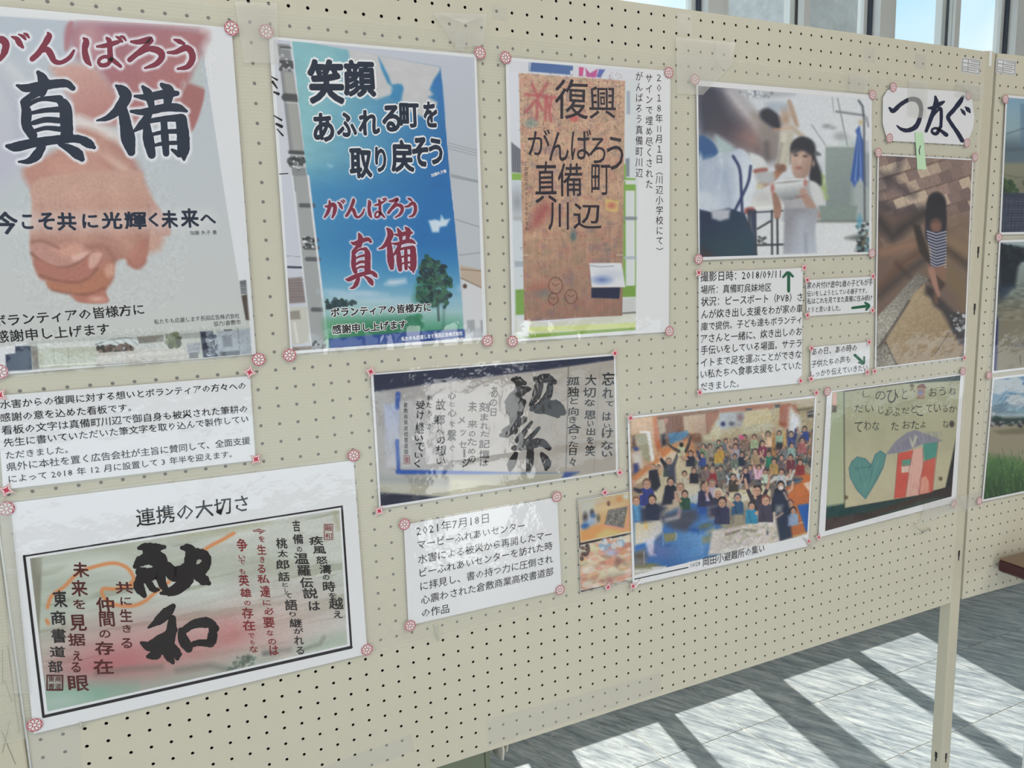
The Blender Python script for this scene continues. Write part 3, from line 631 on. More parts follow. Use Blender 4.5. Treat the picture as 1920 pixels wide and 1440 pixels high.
# street under the billboard and beside it
c.rnd = False
c.poly([(1722, 675), (1772, 668), (1812, 1215), (1000, 1262), (40, 1330), (40, 1215), (110, 1200), (110, 1160), (240, 1112), (1770, 1000)], (176, 180, 176), 1, 2)
c.poly([(1726, 680), (1772, 672), (1778, 770), (1735, 775)], (92, 96, 104), 1, 2)
for k in range(5): c.line([(1735, 712+14*k), (1775, 710+14*k)], 5, (150, 154, 162), .8, 1)
c.poly([(1738, 785), (1778, 775), (1795, 960), (1770, 960)], (70, 58, 54), 1, 3); c.poly([(1775, 830), (1785, 900), (1795, 960), (1790, 960)], (150, 130, 112), .6, 4)
c.poly([(40, 1210), (110, 1200), (110, 1150), (220, 1148), (232, 1318), (45, 1328)], (32, 46, 74), 1, 3); c.ell(180, 1250, 30, 50, (70, 84, 96), .5, 20)
c.poly([(222, 1148), (270, 1146), (280, 1312), (240, 1318)], (122, 118, 110), 1, 3)
c.poly([(272, 1150), (690, 1120), (700, 1290), (285, 1312)], (176, 180, 166), 1, 2); c.poly([(272, 1130), (690, 1108), (690, 1150), (272, 1165)], (196, 198, 196), 1, 2)
for x in (385, 490, 600): c.line([(x, 1160), (x+6, 1300)], 5, (150, 154, 142), 1, 1)
c.line([(285, 1292), (700, 1268)], 8, (206, 206, 198), 1, 1)
c.gpoly([(690, 1110), (1440, 1045), (1450, 1240), (700, 1290)], (800, 1100), (190, 196, 200), (1300, 1100), (178, 178, 172), 1, 2)
c.line([(690, 1138), (780, 1105), (900, 1088), (1010, 1095), (1060, 1115)], 7, (98, 104, 106), 1, 2); c.line([(760, 1120), (1010, 1112)], 30, (196, 204, 206), .9, 6)
for q in ((800, 1095), (860, 1090), (930, 1090)): c.line([q, (q[0]+60, 1135)], 4, (120, 126, 126), .8, 2)
c.blobs([(690, 1150), (940, 1140), (960, 1185), (700, 1200)], 60, 8, 22, [(60, 52, 50), (88, 70, 64), (120, 104, 96), (52, 54, 48)], 3, .8)
c.poly([(690, 1200), (1345, 1155), (1350, 1238), (700, 1285)], (196, 192, 186), 1, 2)
for k in range(6): c.line([(692, 1212+12.5*k), (1345, 1164+12.5*k)], 3, (148, 146, 142), .8, 1)
for k in range(7): c.line([(700+105*k, 1198-7*k), (706+105*k, 1286-7*k)], 5, (170, 168, 162), 1, 1)
c.line([(700, 1288), (1440, 1238)], 8, (96, 92, 88), .8, 2)
c.poly([(985, 1080), (1180, 1066), (1180, 1115), (1000, 1130)], (112, 108, 100), .9, 3); c.poly([(1185, 1060), (1440, 1050), (1440, 1090), (1190, 1098)], (146, 150, 148), .9, 3)
c.blobs([(1200, 1070), (1290, 1060), (1300, 1160), (1210, 1160)], 40, 8, 22, [(88, 96, 62), (112, 118, 84), (70, 72, 54)], 4, .8)
c.poly([(1345, 1130), (1440, 1122), (1445, 1200), (1350, 1206)], (150, 156, 164), 1, 3)
c.poly([(1440, 1045), (1530, 1040), (1560, 1225), (1465, 1232)], (26, 34, 58), 1, 3); c.blobs([(1490, 1060), (1570, 1050), (1580, 1220), (1500, 1225)], 36, 8, 24, [(180, 184, 190), (60, 70, 90), (130, 136, 146)], 5, .8)
c.poly([(1560, 1040), (1800, 1022), (1810, 1214), (1570, 1225)], (150, 158, 168), 1, 4)
c.poly([(1600, 1075), (1665, 1070), (1675, 1150), (1610, 1155)], (104, 108, 116), .9, 4); c.poly([(1580, 1190), (1725, 1180), (1728, 1216), (1585, 1222)], (84, 90, 100), .9, 3)
for k in range(24): c.line([(1362+4*k+(170 if k > 16 else 0), 1200-k*.3), (1364+4*k+(170 if k > 16 else 0), 1236-k*.3)], 2.4, (60, 62, 68), .8, 1)
c.line([(1615, 1035), (1665, 1031)], 8, (50, 54, 62), 1, 2); c.line([(1712, 1020), (1728, 1215)], 5, (110, 114, 120), .8, 2)
c.tex([(40, 1040), (1810, 1000), (1810, 1215), (40, 1330)], 2.4, 2.4, .12, 13)
c.view(*V1)
for st in GANBARO+SHIN+BI: c.line([(x, y, r+17) for x, y, r in st], 0, (214, 214, 222), .95, 5)
c.view(*V1b)
for k in range(12): c.line([(-20+k*130+40, 262-k*2, 66), (20+k*130+40, 262-k*2, 66)], 0, (212, 208, 208), .34, 26)
c.build(p)
L = Ink(p, SH+.00044); L.view(*V1); L.warp = 0
for st in GANBARO: L.brush(st, 'crimson_brush', .05)
for st in SHIN+BI: L.brush(st, NAVY, .05)
L.view(*V1b)
L.cells('今-50,180,130,345 こ155,200,240,305 そ275,185,395,310 共410,185,550,318 に590,195,705,300 光730,180,880,305 輝895,180,1055,308 く1070,185,1140,290 未1160,170,1280,300 来1300,155,1430,295 へ1440,200,1555,265', NAVY, bold=.034, tilt=.06, warp=.05)
L.row('ボランティアの皆様方に', (-48, 1012), (1040, 918), 'black_type', .020)
L.row('感謝申し上げます', (-32, 1125), (790, 1062), 'black_type', .020)
L.row('私たちも応援します長田広告株式会社', (1112, 992), (1725, 945), 'black_type', .006, h=1.15); L.row('協力/倉敷市', (1540, 1006), (1735, 990), 'black_type', .006, h=1.1)
L.row('加藤 久子 書', (1370, 348), (1562, 342), 'black_type', .006)
L.build()

# ------------------------------------------------------------------ poster 2: blue slogan billboard
V2 = (480, 0, .23958); V2b = (480, 330, .23958)
p = poster('poster', 'large poster of a blue slogan billboard with a green tree, second from the left', 'poster', [(504, 68), (893, 102), (913, 637), (545, 664)], curl=.004)
c = Canvas([(512, 74), (889, 108), (906, 632), (548, 658)], 1.6, SH+.00036); c.fill((184, 184, 196))
c.view(*V2)
c.gpoly([(100, 300), (1760, 440), (1760, 1500), (200, 1500)], (1600, 400), (180, 184, 198), (1700, 1400), (172, 176, 184))
# left strip: neighbouring sign, steel post
c.poly([(110, 300), (160, 300), (310, 1600), (200, 1600)], (190, 192, 202), 1, 2)
c.poly([(165, 340), (262, 350), (410, 1500), (300, 1500)], (128, 130, 134), 1, 2); c.poly([(215, 560), (290, 570), (370, 1180), (290, 1180)], (152, 152, 150), 1, 6)
for y, h in ((370, 16), (500, 60), (760, 60), (1190, 30), (1260, 60)): c.line([(165+y*.085, y), (262+y*.1, y+8)], h, (54, 56, 62), .85, 3); c.line([(170+y*.085, y+h*.7), (262+y*.1, y+8+h*.7)], 8, (190, 192, 196), .8, 2)
c.blobs([(170, 420), (270, 430), (280, 560), (180, 540)], 16, 6, 16, [(60, 60, 66), (180, 180, 186)], 6); c.blobs([(260, 1220), (380, 1230), (390, 1330), (270, 1320)], 24, 6, 18, [(40, 42, 48), (200, 202, 206), (90, 92, 96)], 7)
c.line([(275, 320), (425, 1500)], 12, (206, 206, 210), 1, 2)
L_ = [(280, 310), (1445, 520), (1530, 1500), (425, 1500)]
BB = [(280, 310), (1445, 520), (1522, 1440), (1560, 1777), (1640, 2667), (575, 2739), (480, 2077)]; c.gpoly(BB, (420, 900), (122, 176, 186), (1480, 1250), (18, 98, 168)); c.gpoly(BB, (900, 1250), (14, 104, 172), (900, 1500), (16, 106, 174), (0.0, .55)); c.gpoly(BB, (900, 1900), (60, 150, 190), (900, 2350), (140, 180, 196), (0.0, .9))
c.poly([(720, 380), (1445, 520), (1440, 570), (1400, 620), (1360, 700), (1385, 740), (1350, 760), (1420, 800), (1420, 880), (1340, 930), (1120, 840), (1140, 780), (1150, 680), (1110, 655), (1060, 690), (1060, 740), (940, 780), (860, 700), (780, 600), (740, 500)], (186, 184, 188), 1, 6)
c.poly([(960, 450), (1000, 520), (1040, 600), (1060, 660), (1140, 660), (1155, 700), (1120, 790), (1040, 760), (1090, 700), (1030, 650), (980, 540)], (46, 128, 178), .95, 5)
c.poly([(1440, 555), (1460, 700), (1475, 900), (1400, 870), (1430, 800), (1420, 700), (1370, 690), (1390, 630)], (34, 108, 176), .95, 6)
c.tex(L_, 20, 10, .04, 31)
c.poly([(560, 1285), (600, 1300), (580, 1310)], (160, 198, 214), .8, 8)
c.view(*V2b)
c.poly([(160, 0), (290, 0), (450, 1440), (255, 1440)], (186, 188, 200), 1, 2); c.poly([(300, 0), (415, 0), (560, 1400), (430, 1400)], (150, 152, 154), 1, 3)
for y in (230, 500, 560, 650, 1045): c.line([(325+y*.115, y), (425+y*.1, y+2)], 34, (72, 74, 80), .85, 3)
c.blobs([(350, 480), (450, 480), (460, 560), (370, 560)], 22, 6, 16, [(40, 42, 46), (206, 208, 210)], 8); c.blobs([(440, 1290), (550, 1290), (555, 1370), (450, 1370)], 22, 6, 18, [(30, 32, 36), (150, 150, 150)], 9)
c.line([(285, 0), (440, 1400)], 12, (204, 206, 212), 1, 2); c.line([(408, 0), (572, 1380)], 16, (208, 208, 212), 1, 2)
c.line([(230, 712), (352, 716)], 16, (40, 46, 70), 1, 2); c.poly([(240, 800), (360, 790), (388, 990), (255, 1000)], (128, 116, 116), 1, 3)
for k in range(8): c.line([(245, 820+22*k), (375, 812+22*k)], 4, (100, 90, 92), .7, 1)
c.poly([(250, 1030), (400, 1020), (420, 1300), (270, 1330)], (186, 184, 176), 1, 3); c.poly([(262, 1060), (340, 1050), (350, 1120), (268, 1125)], (140, 132, 124), 1, 3); c.line([(300, 1150), (325, 1300)], 18, (206, 204, 198), 1, 2); c.poly([(285, 1340), (440, 1330), (440, 1400), (290, 1400)], (126, 110, 100), 1, 3)
c.line([(225, 625), (345, 632)], 4, (130, 134, 140), 1, 1)
B_ = [(408, -60), (1530, -60), (1560, 400), (1640, 1290), (575, 1362), (480, 700)]
c.poly([(1350, 350), (1400, 340), (1440, 350), (1450, 305), (1475, 340), (1520, 335), (1490, 390), (1440, 400), (1430, 440), (1380, 440)], (190, 204, 218), 1, 5)
c.poly([(1010, 850), (1040, 815), (1170, 805), (1175, 835), (1080, 855)], (190, 202, 214), .95, 10)
for q in ((545, 905, 60, 10), (700, 925, 110, 16), (800, 915, 60, 10), (910, 928, 40, 8), (620, 950, 60, 10), (900, 980, 240, 26), (1590, 880, 40, 30)): c.ell(q[0]+40, q[1], q[2], q[3], (172, 192, 208), .8, 12)
c.gpoly([(535, 985), (1630, 1040), (1640, 1290), (575, 1362)], (1000, 1060), (150, 184, 186), (1000, 1230), (46, 134, 96), 1, 24)
c.gpoly([(545, 1140), (1200, 1110), (1300, 1240), (570, 1290)], (600, 1120), (80, 150, 96), (900, 1260), (30, 112, 78), .9, 24)
c.blobs([(545, 960), (760, 975), (800, 1000), (560, 1040)], 60, 8, 20, [(24, 44, 60), (34, 60, 56), (40, 70, 80)], 10, .8)
TREE = [(1330, 620), (1470, 690), (1520, 800), (1535, 940), (1480, 1030), (1380, 1020), (1250, 980), (1270, 800), (1290, 700)]
c.poly([(1240, 970), (1280, 800), (1400, 740), (1420, 1000), (1330, 1020)], (28, 110, 84), 1, 20)
c.blobs(TREE, 330, 8, 22, [(16, 44, 56), (28, 66, 66), (44, 92, 70), (20, 78, 66), (14, 34, 50), (56, 104, 84)], 11, .85)
for k in range(9): c.line([(1400+8*k, 720+10*k), (1385+12*k, 880), (1400+12*k, 1010)], 4, (96, 120, 100), .5, 2)
c.line([(1420, 960), (1430, 1130)], 16, (40, 60, 60), .8, 4); c.line([(1470, 1000), (1465, 1250)], 10, (50, 84, 84), .6, 8)
c.blobs([(1190, 1110), (1290, 1090), (1300, 1240), (1200, 1240)], 26, 14, 30, [(30, 110, 80), (40, 130, 90)], 12, .6)
c.poly([(570, 1275), (1180, 1220), (1640, 1196), (1640, 1290), (578, 1362)], (18, 62, 142), 1, 3)
# right strip of town
c.poly([(1530, -60), (1745, -40), (1812, 1290), (1640, 1292), (1560, 400)], (174, 178, 186), 1, 2)
for a, b in (((1530, 6), (1745, 52)), ((1560, 340), (1758, 402)), ((1590, 620), (1765, 598))): c.line([a, b], 7, (128, 132, 138), .9, 1.5)
c.poly([(1600, 700), (1772, 735), (1778, 880), (1740, 870), (1605, 800)], (176, 156, 138), 1, 3); c.line([(1600, 730), (1770, 745)], 5, (120, 100, 90), 1, 2); c.line([(1605, 800), (1775, 880)], 8, (120, 104, 96), 1, 2)
c.poly([(1610, 810), (1775, 885), (1800, 1180), (1625, 1200)], (196, 196, 200), 1, 3); c.ell(1635, 862, 16, 18, (84, 56, 50), 1, 3)
for x in (1650, 1755): c.poly([(x, 1130), (x+60, 1124), (x+66, 1215), (x+6, 1220)], (150, 154, 160), 1, 3)
c.view(*V2)
for k in range(3): c.line([(1505, 1118+22*k), (1740, 1180+22*k)], 5, (128, 132, 142), .9, 1.2)
c.line([(1530, 1370), (1745, 1420)], 14, (130, 134, 142), .8, 3)
RG = remap(GANBARO, (-135, 235, 1400, 500), (535, 165, 1255, 350)); RG = [[(x, y+(900-x)*.085-2, r) for x, y, r in st] for st in RG]
RS = remap(SHIN, (45, 515, 685, 1180), (700, 445, 945, 880), -.04); RB = remap(BI, (695, 605, 1345, 1165), (950, 400, 1240, 765), -.03)
RS = [[(x, y-(x-820)*.10, r) for x, y, r in st] for st in RS]
c.view(*V2b)
for st in RG+RS+RB: c.line([(x, y, r+10) for x, y, r in st], 0, (206, 200, 214), 1, 2.2)
c.build(p)
L = Ink(p, SH+.00050); L.view(*V2b); L.warp = .06
for st in RG+RS+RB: L.brush(st, 'crimson_brush', .05)
L.row('ボランティアの皆様方に', (588, 1104), (1370, 1058), 'halo_white', .10, lift=-3e-5); L.row('ボランティアの皆様方に', (588, 1104), (1370, 1058), 'black_type', .038)
L.row('感謝申し上げます', (600, 1238), (1180, 1192), 'halo_white', .10, lift=-3e-5); L.row('感謝申し上げます', (600, 1238), (1180, 1192), 'black_type', .038)
L.row('私たちも応援します長田広告株式会社', (1140, 1292), (1618, 1245), 'halo_white', .02, h=1.2); L.row('協力/倉敷市', (1480, 1303), (1625, 1285), 'halo_white', .02)
L.view(*V2)
L.cells('笑405,465,690,815 顔680,470,940,760 あ445,885,610,1110 ふ630,880,790,1070 れ800,860,970,1060 る985,820,1130,1035 町1120,805,1280,1000 を1310,790,1420,1000 取730,1160,910,1395 り930,1150,1020,1350 戻1055,1095,1235,1350 そ1220,1070,1350,1305 う1350,1080,1460,1290', NAVY, bold=.042, halo=(.095, 'halo_white'), tilt=.05)
L.row('加藤久子書', (1375, 1385), (1492, 1348), 'halo_white', .03)
L.view(480, 0, .23958)
for st in ([(120, 600, 4), (165, 625, 8)], [(130, 640, 10), (165, 690, 6)], [(140, 720, 6), (175, 735, 12)], [(140, 905, 4), (200, 940, 8)], [(160, 970, 10), (200, 990, 12)], [(165, 1010, 4), (210, 1060, 8)], [(185, 1362, 4), (250, 1358, 4)]): L.brush(st, 'black_type', .1)
L.build()
# ------------------------------------------------------------------ poster 3: plywood board covered with writing
V3 = (900, 60, .20833); V3b = (900, 350, .20833)
p = poster('poster', 'tall poster of a brown wooden board covered with signatures, vertical caption at its right', 'poster', [(948, 107), (1257, 133), (1254, 622), (960, 641)], curl=.003)
c = Canvas([(954, 114), (1200, 131), (1192, 619), (966, 636)], 1.3, SH+.00036); c.fill((202, 202, 210))
c.view(*V3)
c.poly([(460, 270), (838, 305), (835, 345), (812, 348), (812, 385), (450, 355)], (66, 100, 158), 1, 2); c.line([(445, 270), (440, 350)], 6, (80, 110, 160), 1, 2)
c.poly([(890, 315), (935, 318), (925, 400), (890, 395)], (196, 70, 130), 1, 2); c.poly([(945, 320), (990, 370), (1060, 330), (1045, 410), (960, 405)], (186, 76, 146), 1, 2); c.poly([(1070, 335), (1128, 338), (1085, 410), (1050, 405)], (82, 96, 176), 1, 2)
c.gpoly([(250, 360), (400, 360), (400, 1400), (280, 1440)], (300, 500), (204, 206, 216), (300, 1400), (196, 200, 208)); c.poly([(1290, 420), (1420, 430), (1400, 1440), (1290, 1440)], (198, 202, 206), 1, 2)
c.poly([(1320, 530), (1350, 530), (1350, 740), (1320, 740)], (150, 160, 176), 1, 3); c.poly([(1310, 1140), (1345, 1135), (1345, 1300), (1310, 1300)], (120, 130, 146), 1, 3)
c.poly([(280, 990), (370, 1060), (370, 1270), (285, 1260)], (92, 96, 108), 1, 3)
for k in range(5): c.line([(285+18*k, 1000+12*k), (292+18*k, 1260)], 4, (150, 152, 160), .8, 1.5)
c.poly([(285, 1270), (380, 1275), (385, 1395), (288, 1390)], (128, 170, 72), 1, 3); c.poly([(1285, 1310), (1400, 1318), (1400, 1430), (1285, 1430)], (120, 168, 70), 1, 3); c.line([(1300, 1200), (1300, 1440)], 30, (120, 166, 76), 1, 3)
c.view(*V3b)
c.gpoly([(260, -60), (400, -60), (400, 1380), (320, 1380)], (330, 0), (190, 196, 206), (340, 1300), (196, 202, 208)); c.poly([(1280, -60), (1405, -60), (1402, 1290), (1280, 1300)], (200, 204, 206), 1, 2)
c.ell(335, 140, 45, 90, (128, 132, 138), .8, 20); c.poly([(310, 670), (395, 670), (395, 720), (315, 722)], (156, 164, 176), 1, 3); c.poly([(300, 270), (380, 270), (380, 300), (300, 300)], (160, 160, 160), .8, 6)
c.poly([(1285, -20), (1400, -20), (1400, 35), (1285, 35)], (120, 168, 70), 1, 2); c.line([(1296, -40), (1300, 900)], 26, (116, 160, 72), 1, 3); c.line([(1397, 0), (1400, 900)], 10, (130, 168, 84), 1, 2)
c.line([(1310, 285), (1400, 285)], 30, (126, 134, 140), 1, 3); c.line([(1310, 640), (1400, 640)], 26, (160, 170, 182), 1, 3)
c.poly([(318, 928), (400, 922), (405, 1150), (322, 1155)], (116, 158, 72), 1, 3); c.poly([(1275, 895), (1402, 890), (1402, 990), (1275, 995)], (110, 152, 60), 1, 3)
c.poly([(320, 1180), (560, 1230), (1402, 1140), (1402, 1290), (320, 1378)], (196, 196, 182), 1, 4); c.poly([(1280, 1010), (1400, 1000), (1402, 1130), (1285, 1135)], (188, 190, 190), 1, 3)
c.line([(1285, 1140), (1400, 1132)], 10, (70, 64, 62), 1, 3); c.poly([(330, 1270), (1400, 1222), (1400, 1270), (330, 1315)], (196, 204, 130), 1, 3); c.poly([(330, 1335), (1400, 1268), (1400, 1290), (330, 1376)], (124, 160, 60), 1, 3); c.poly([(330, 1180), (440, 1200), (440, 1360), (330, 1372)], (206, 210, 214), .9, 6)
px = lambda v, x, y: (v[0]+x*v[2], v[1]+y*v[2])
BD = [px(V3, 350, 370), px(V3, 1305, 440), px(V3b, 1280, 1160), px(V3b, 870, 1180), px(V3b, 450, 1210), px(V3b, 400, 1200), px(V3b, 385, 500)]
c.view(0, 0, 1)
c.gpoly(BD, (1000, 160), (208, 178, 160), (1080, 590), (158, 118, 96), 1, 1.5); c.gpoly(BD, (1000, 420), (186, 146, 116), (1080, 600), (134, 100, 88), .6, 2)
c.tex(BD, 1.4, 26, .10, 41); c.tex(BD, 12, 12, .08, 42); c.tex(BD, 14, 10, .20, 43, 0, (172, 88, 92), .58); c.tex(BD, 16, 10, .22, 44, 0, (110, 120, 100), .62); c.tex(BD, 15, 14, .22, 45, 0, (92, 84, 120), .62)
R = random.Random(5)
for k in range(1500):                                                     # the mass of small signatures
    x = R.uniform(975, 1168); y = 138+abs(R.gauss(0, 1))**1*150 if R.random() < .82 else R.uniform(150, 590)
    if y > 595: continue
    a = R.uniform(0, 6.3); l = R.uniform(1.5, 4.5); col = R.choice([(70, 50, 56), (90, 56, 62), (150, 50, 60), (60, 60, 90), (84, 96, 70), (120, 80, 60), (52, 40, 48)])
    c.line([(x, y), (x+l*math.cos(a), y+l*math.sin(a)), (x+l*math.cos(a)+R.uniform(-2, 2), y+l*math.sin(a)+R.uniform(-2, 2))], .7, col, R.uniform(.35, .75), .9)
c.view(*V3)
for st in ([(410, 560), (680, 590)], [(470, 470), (500, 540)], [(600, 470), (540, 560)], [(520, 560), (510, 780)], [(500, 620), (410, 720)], [(530, 640), (560, 700)], [(600, 590), (620, 700), (640, 800)], [(640, 600), (630, 680)], [(590, 600), (590, 790)]): c.line(st, 26, (176, 76, 84), .75, 4)
c.ell(845, 775, 40, 34, (196, 84, 84), .85, 6); c.ell(455, 825, 50, 30, (90, 140, 150), .6, 10)
c.view(*V3b)
c.poly([(450, 380), (500, 200), (600, 130), (650, 200), (560, 330)], (150, 60, 66), .7, 20); c.poly([(1125, 110), (1250, 130), (1240, 230), (1130, 215)], (206, 178, 104), .85, 4); c.ell(1185, 170, 34, 26, (176, 70, 80), .7, 8)
c.ell(840, 440, 20, 40, (50, 96, 110), .85, 8); c.ell(560, 960, 60, 24, (70, 120, 132), .6, 12); c.ell(520, 920, 60, 50, (150, 60, 56), .35, 20)
for q in ((680, 890, 62), (660, 1010, 44), (820, 990, 54)):
    c.line([(q[0]+q[2]*math.cos(a), q[1]+q[2]*1.2*math.sin(a)) for a in np.linspace(0, 6.3, 14)], 9, (92, 46, 40), .7, 2)
    c.line([(q[0]-q[2]*.5, q[1]-q[2]*.3), (q[0]-q[2]*.1, q[1])], 8, (92, 46, 40), .7, 2); c.line([(q[0]+q[2]*.5, q[1]-q[2]*.3), (q[0]+q[2]*.1, q[1])], 8, (92, 46, 40), .7, 2)
c.poly([(985, 688), (1272, 686), (1310, 905), (1005, 905)], (204, 206, 212), 1, 2); c.ell(1100, 838, 60, 26, (60, 90, 170), .85, 12); c.line([(1000, 710), (1080, 722), (1200, 715)], 8, (120, 120, 140), .7, 3); c.ell(1180, 790, 70, 22, (150, 160, 190), .5, 16)
c.poly([(1003, 912), (1262, 908), (1252, 1008), (1003, 1000)], (14, 26, 64), 1, 3); c.line([(390, 615), (430, 615)], 8, (206, 190, 170), .9, 2); c.line([(1230, 615), (1280, 615)], 8, (196, 180, 160), .9, 2)
c.build(p)
L = Ink(p, SH+.00048); ink('marker_dark', (52, 44, 66)); L.view(*V3); L.warp = .04
L.cells('復675,425,975,785 興980,490,1225,780 が430,875,630,1110 ん620,895,800,1165 ば820,875,1000,1150 ろ985,950,1130,1180 う1140,940,1290,1245 真500,1160,690,1540 備700,1180,920,1480 町1000,1190,1175,1470', 'marker_dark', bold=.006)
L.view(*V3b); L.cells('川615,140,800,390 辺840,150,1095,380', 'marker_dark', bold=.012)
L.column('ご自由にメッセージをかいてね', (412+0, -230), (425, 400), 36, 'marker_dark', .004)
L.view(0, 0, 1)
L.column(['２', '０', '１', '８', '年', '11', '月', '１', '日', '（', '川', '辺', '小', '学', '校', 'に', 'て', '）'], (1235.5, 136), (1237, 480), 14.5, 'black_type', .004)
L.column('サインで埋め尽くされた', (1217, 137), (1217.5, 355), 14.5, 'black_type', .004); L.column('がんばろう真備町川辺', (1198.5, 133), (1198.5, 334), 14.5, 'black_type', .004)
L.build()

# ------------------------------------------------------------------ poster 4: children being served food
p = poster('photo_print', 'landscape photo of a girl holding a white bowl beside helpers, above the long typed caption', 'photograph', [(1305.5, 150), (1635, 178), (1634, 476), (1310, 488)])
c = Canvas([(1309, 161), (1630, 185), (1630, 472.5), (1312, 482)], 1.25, SH+.00036)
Va = (1260, 120, .20833); Vb = (1260, 400, .24300)
c.fill((196, 200, 208)); c.view(*Va)
c.gpoly([(500, 180), (1830, 300), (1830, 800), (900, 900)], (900, 300), (198, 202, 210), (1600, 600), (206, 208, 214), 1, 10)
c.poly([(620, 240), (1100, 270), (960, 285), (800, 300), (680, 290)], (138, 142, 152), .8, 14); c.blobs([(600, 230), (900, 260), (880, 300), (620, 300)], 24, 6, 16, [(110, 116, 128), (220, 222, 228)], 21, .7)
c.line([(1490, 310), (1580, 740)], 9, (120, 122, 130), 1, 2); c.line([(1442, 300), (1455, 430)], 6, (134, 138, 144), 1, 2); c.line([(1480, 428), (1730, 462)], 20, (128, 130, 138), 1, 3)
c.line([(1255, 545), (1385, 735)], 7, (130, 132, 140), 1, 2); c.ell(1395, 560, 40, 22, (150, 152, 158), .9, 5); c.ell(1450, 575, 22, 14, (150, 152, 158), .9, 5); c.ell(1520, 650, 60, 36, (156, 160, 164), .85, 8); c.ell(1610, 720, 60, 40, (150, 172, 170), .5, 20)
c.gpoly([(1380, 740), (1650, 740), (1640, 1400), (1385, 1400)], (1400, 800), (138, 150, 150), (1600, 1400), (120, 134, 134), 1, 4); c.line([(1385, 742), (1640, 742)], 10, (190, 200, 196), 1, 3)
c.poly([(1620, 800), (1800, 800), (1800, 1500), (1600, 1500)], (150, 160, 160), .8, 8)
c.blobs([(1290, 980), (1380, 980), (1390, 1260), (1320, 1200)], 30, 14, 30, [(170, 186, 120), (196, 204, 150), (150, 168, 110)], 22, .7)
# dark blurred helper on the left
c.rnd = True
c.gpoly([(235, 200), (500, 215), (600, 300), (720, 450), (800, 600), (940, 740), (960, 850), (800, 870), (640, 750), (380, 650), (240, 640)], (330, 250), (38, 48, 74), (760, 640), (96, 88, 96), 1, 30)
c.poly([(470, 220), (600, 290), (780, 560), (770, 620), (660, 560), (520, 380)], (176, 166, 168), .8, 40); c.line([(520, 260), (700, 480), (780, 600)], 26, (216, 210, 212), .8, 26)
c.line([(300, 260), (420, 480), (640, 700)], 130, (52, 52, 72), .85, 60); c.gpoly([(380, 560), (700, 560), (800, 720), (640, 760), (440, 680)], (480, 600), (74, 66, 78), (740, 690), (168, 128, 120), .85, 40)
c.poly([(720, 450), (790, 450), (960, 600), (970, 700), (860, 700), (780, 560)], (140, 128, 122), .9, 18); c.poly([(790, 560), (960, 620), (960, 760), (940, 830), (860, 870), (800, 780)], (136, 126, 124), .95, 14)
c.line([(850, 720), (860, 840)], 30, (70, 66, 74), .8, 16)
# far helper with cap
c.poly([(800, 420), (890, 395), (980, 500), (970, 590), (900, 570), (800, 490)], (40, 44, 60), 1, 8); c.poly([(830, 350), (980, 345), (1050, 370), (1030, 430), (930, 420)], (160, 172, 186), .9, 10)
c.poly([(1040, 350), (1075, 340), (1140, 550), (1100, 540)], (170, 140, 120), .95, 6); c.ell(1020, 490, 46, 76, (170, 142, 122), .95, 12); c.line([(1080, 570), (1170, 650)], 40, (176, 156, 134), .9, 8); c.line([(930, 590), (1060, 580)], 20, (200, 150, 120), .9, 6)
c.poly([(980, 610), (1080, 600), (1100, 640), (1060, 860), (1020, 960), (940, 930), (970, 780)], (184, 178, 164), 1, 8); c.line([(1010, 640), (960, 920)], 26, (214, 208, 196), .8, 12); c.line([(990, 720), (950, 930)], 18, (120, 112, 104), .7, 8)
c.line([(1000, 930, 26), (900, 1030, 34), (800, 1090, 30)], 0, (160, 112, 90), 1, 4); c.poly([(930, 900), (1010, 910), (1020, 965), (940, 960)], (120, 86, 76), .8, 6)
c.ell(790, 1100, 34, 26, (196, 190, 160), .95, 5)
# volunteer in white shirt with braces
c.poly([(240, 660), (330, 670), (420, 790), (300, 890), (245, 880)], (36, 82, 138), 1, 5); c.poly([(385, 640), (480, 690), (560, 760), (480, 830), (420, 780)], (160, 178, 184), 1, 10)
c.gpoly([(240, 900), (380, 840), (470, 820), (560, 770), (640, 770), (720, 860), (745, 1000), (740, 1180), (660, 1330), (520, 1400), (360, 1400), (350, 1180), (245, 1150)], (300, 900), (150, 164, 186), (640, 1100), (204, 210, 220), 1, 6)
c.poly([(245, 900), (430, 860), (440, 1010), (380, 1180), (245, 1180)], (166, 176, 196), .8, 24); c.line([(440, 860), (450, 960), (420, 1120)], 16, (206, 214, 222), .8, 10); c.line([(470, 1000), (520, 1200), (490, 1370)], 60, (122, 138, 170), .7, 40)
c.poly([(245, 1160), (350, 1180), (360, 1370), (245, 1370)], (186, 194, 206), 1, 8)
c.poly([(700, 800), (820, 850), (860, 960), (760, 990), (720, 880)], (200, 204, 206), 1, 6); c.poly([(740, 950), (850, 935), (850, 975), (750, 985)], (150, 84, 76), 1, 5); c.poly([(750, 990), (900, 970), (920, 1060), (800, 1080)], (170, 172, 176), 1, 8)
for st in ([(550, 830), (610, 950), (625, 1180), (632, 1340)], [(708, 920), (690, 1050), (640, 1170), (560, 1330)]): c.line(st, 24, (34, 50, 96), 1, 3)
c.ell(256, 850, 14, 40, (190, 196, 204), 1, 6)
# bowl stand, table
c.poly([(760, 1180), (920, 1130), (1000, 1250), (980, 1290), (720, 1310)], (206, 206, 206), 1, 6); c.ell(820, 1200, 80, 50, (176, 176, 178), .8, 20)
c.line([(720, 1300), (1000, 1280)], 20, (216, 218, 216), 1, 3); c.line([(660, 1340), (1000, 1322)], 12, (50, 54, 64), 1, 2); c.poly([(660, 1300), (735, 1292), (740, 1345), (660, 1348)], (150, 74, 74), 1, 5)
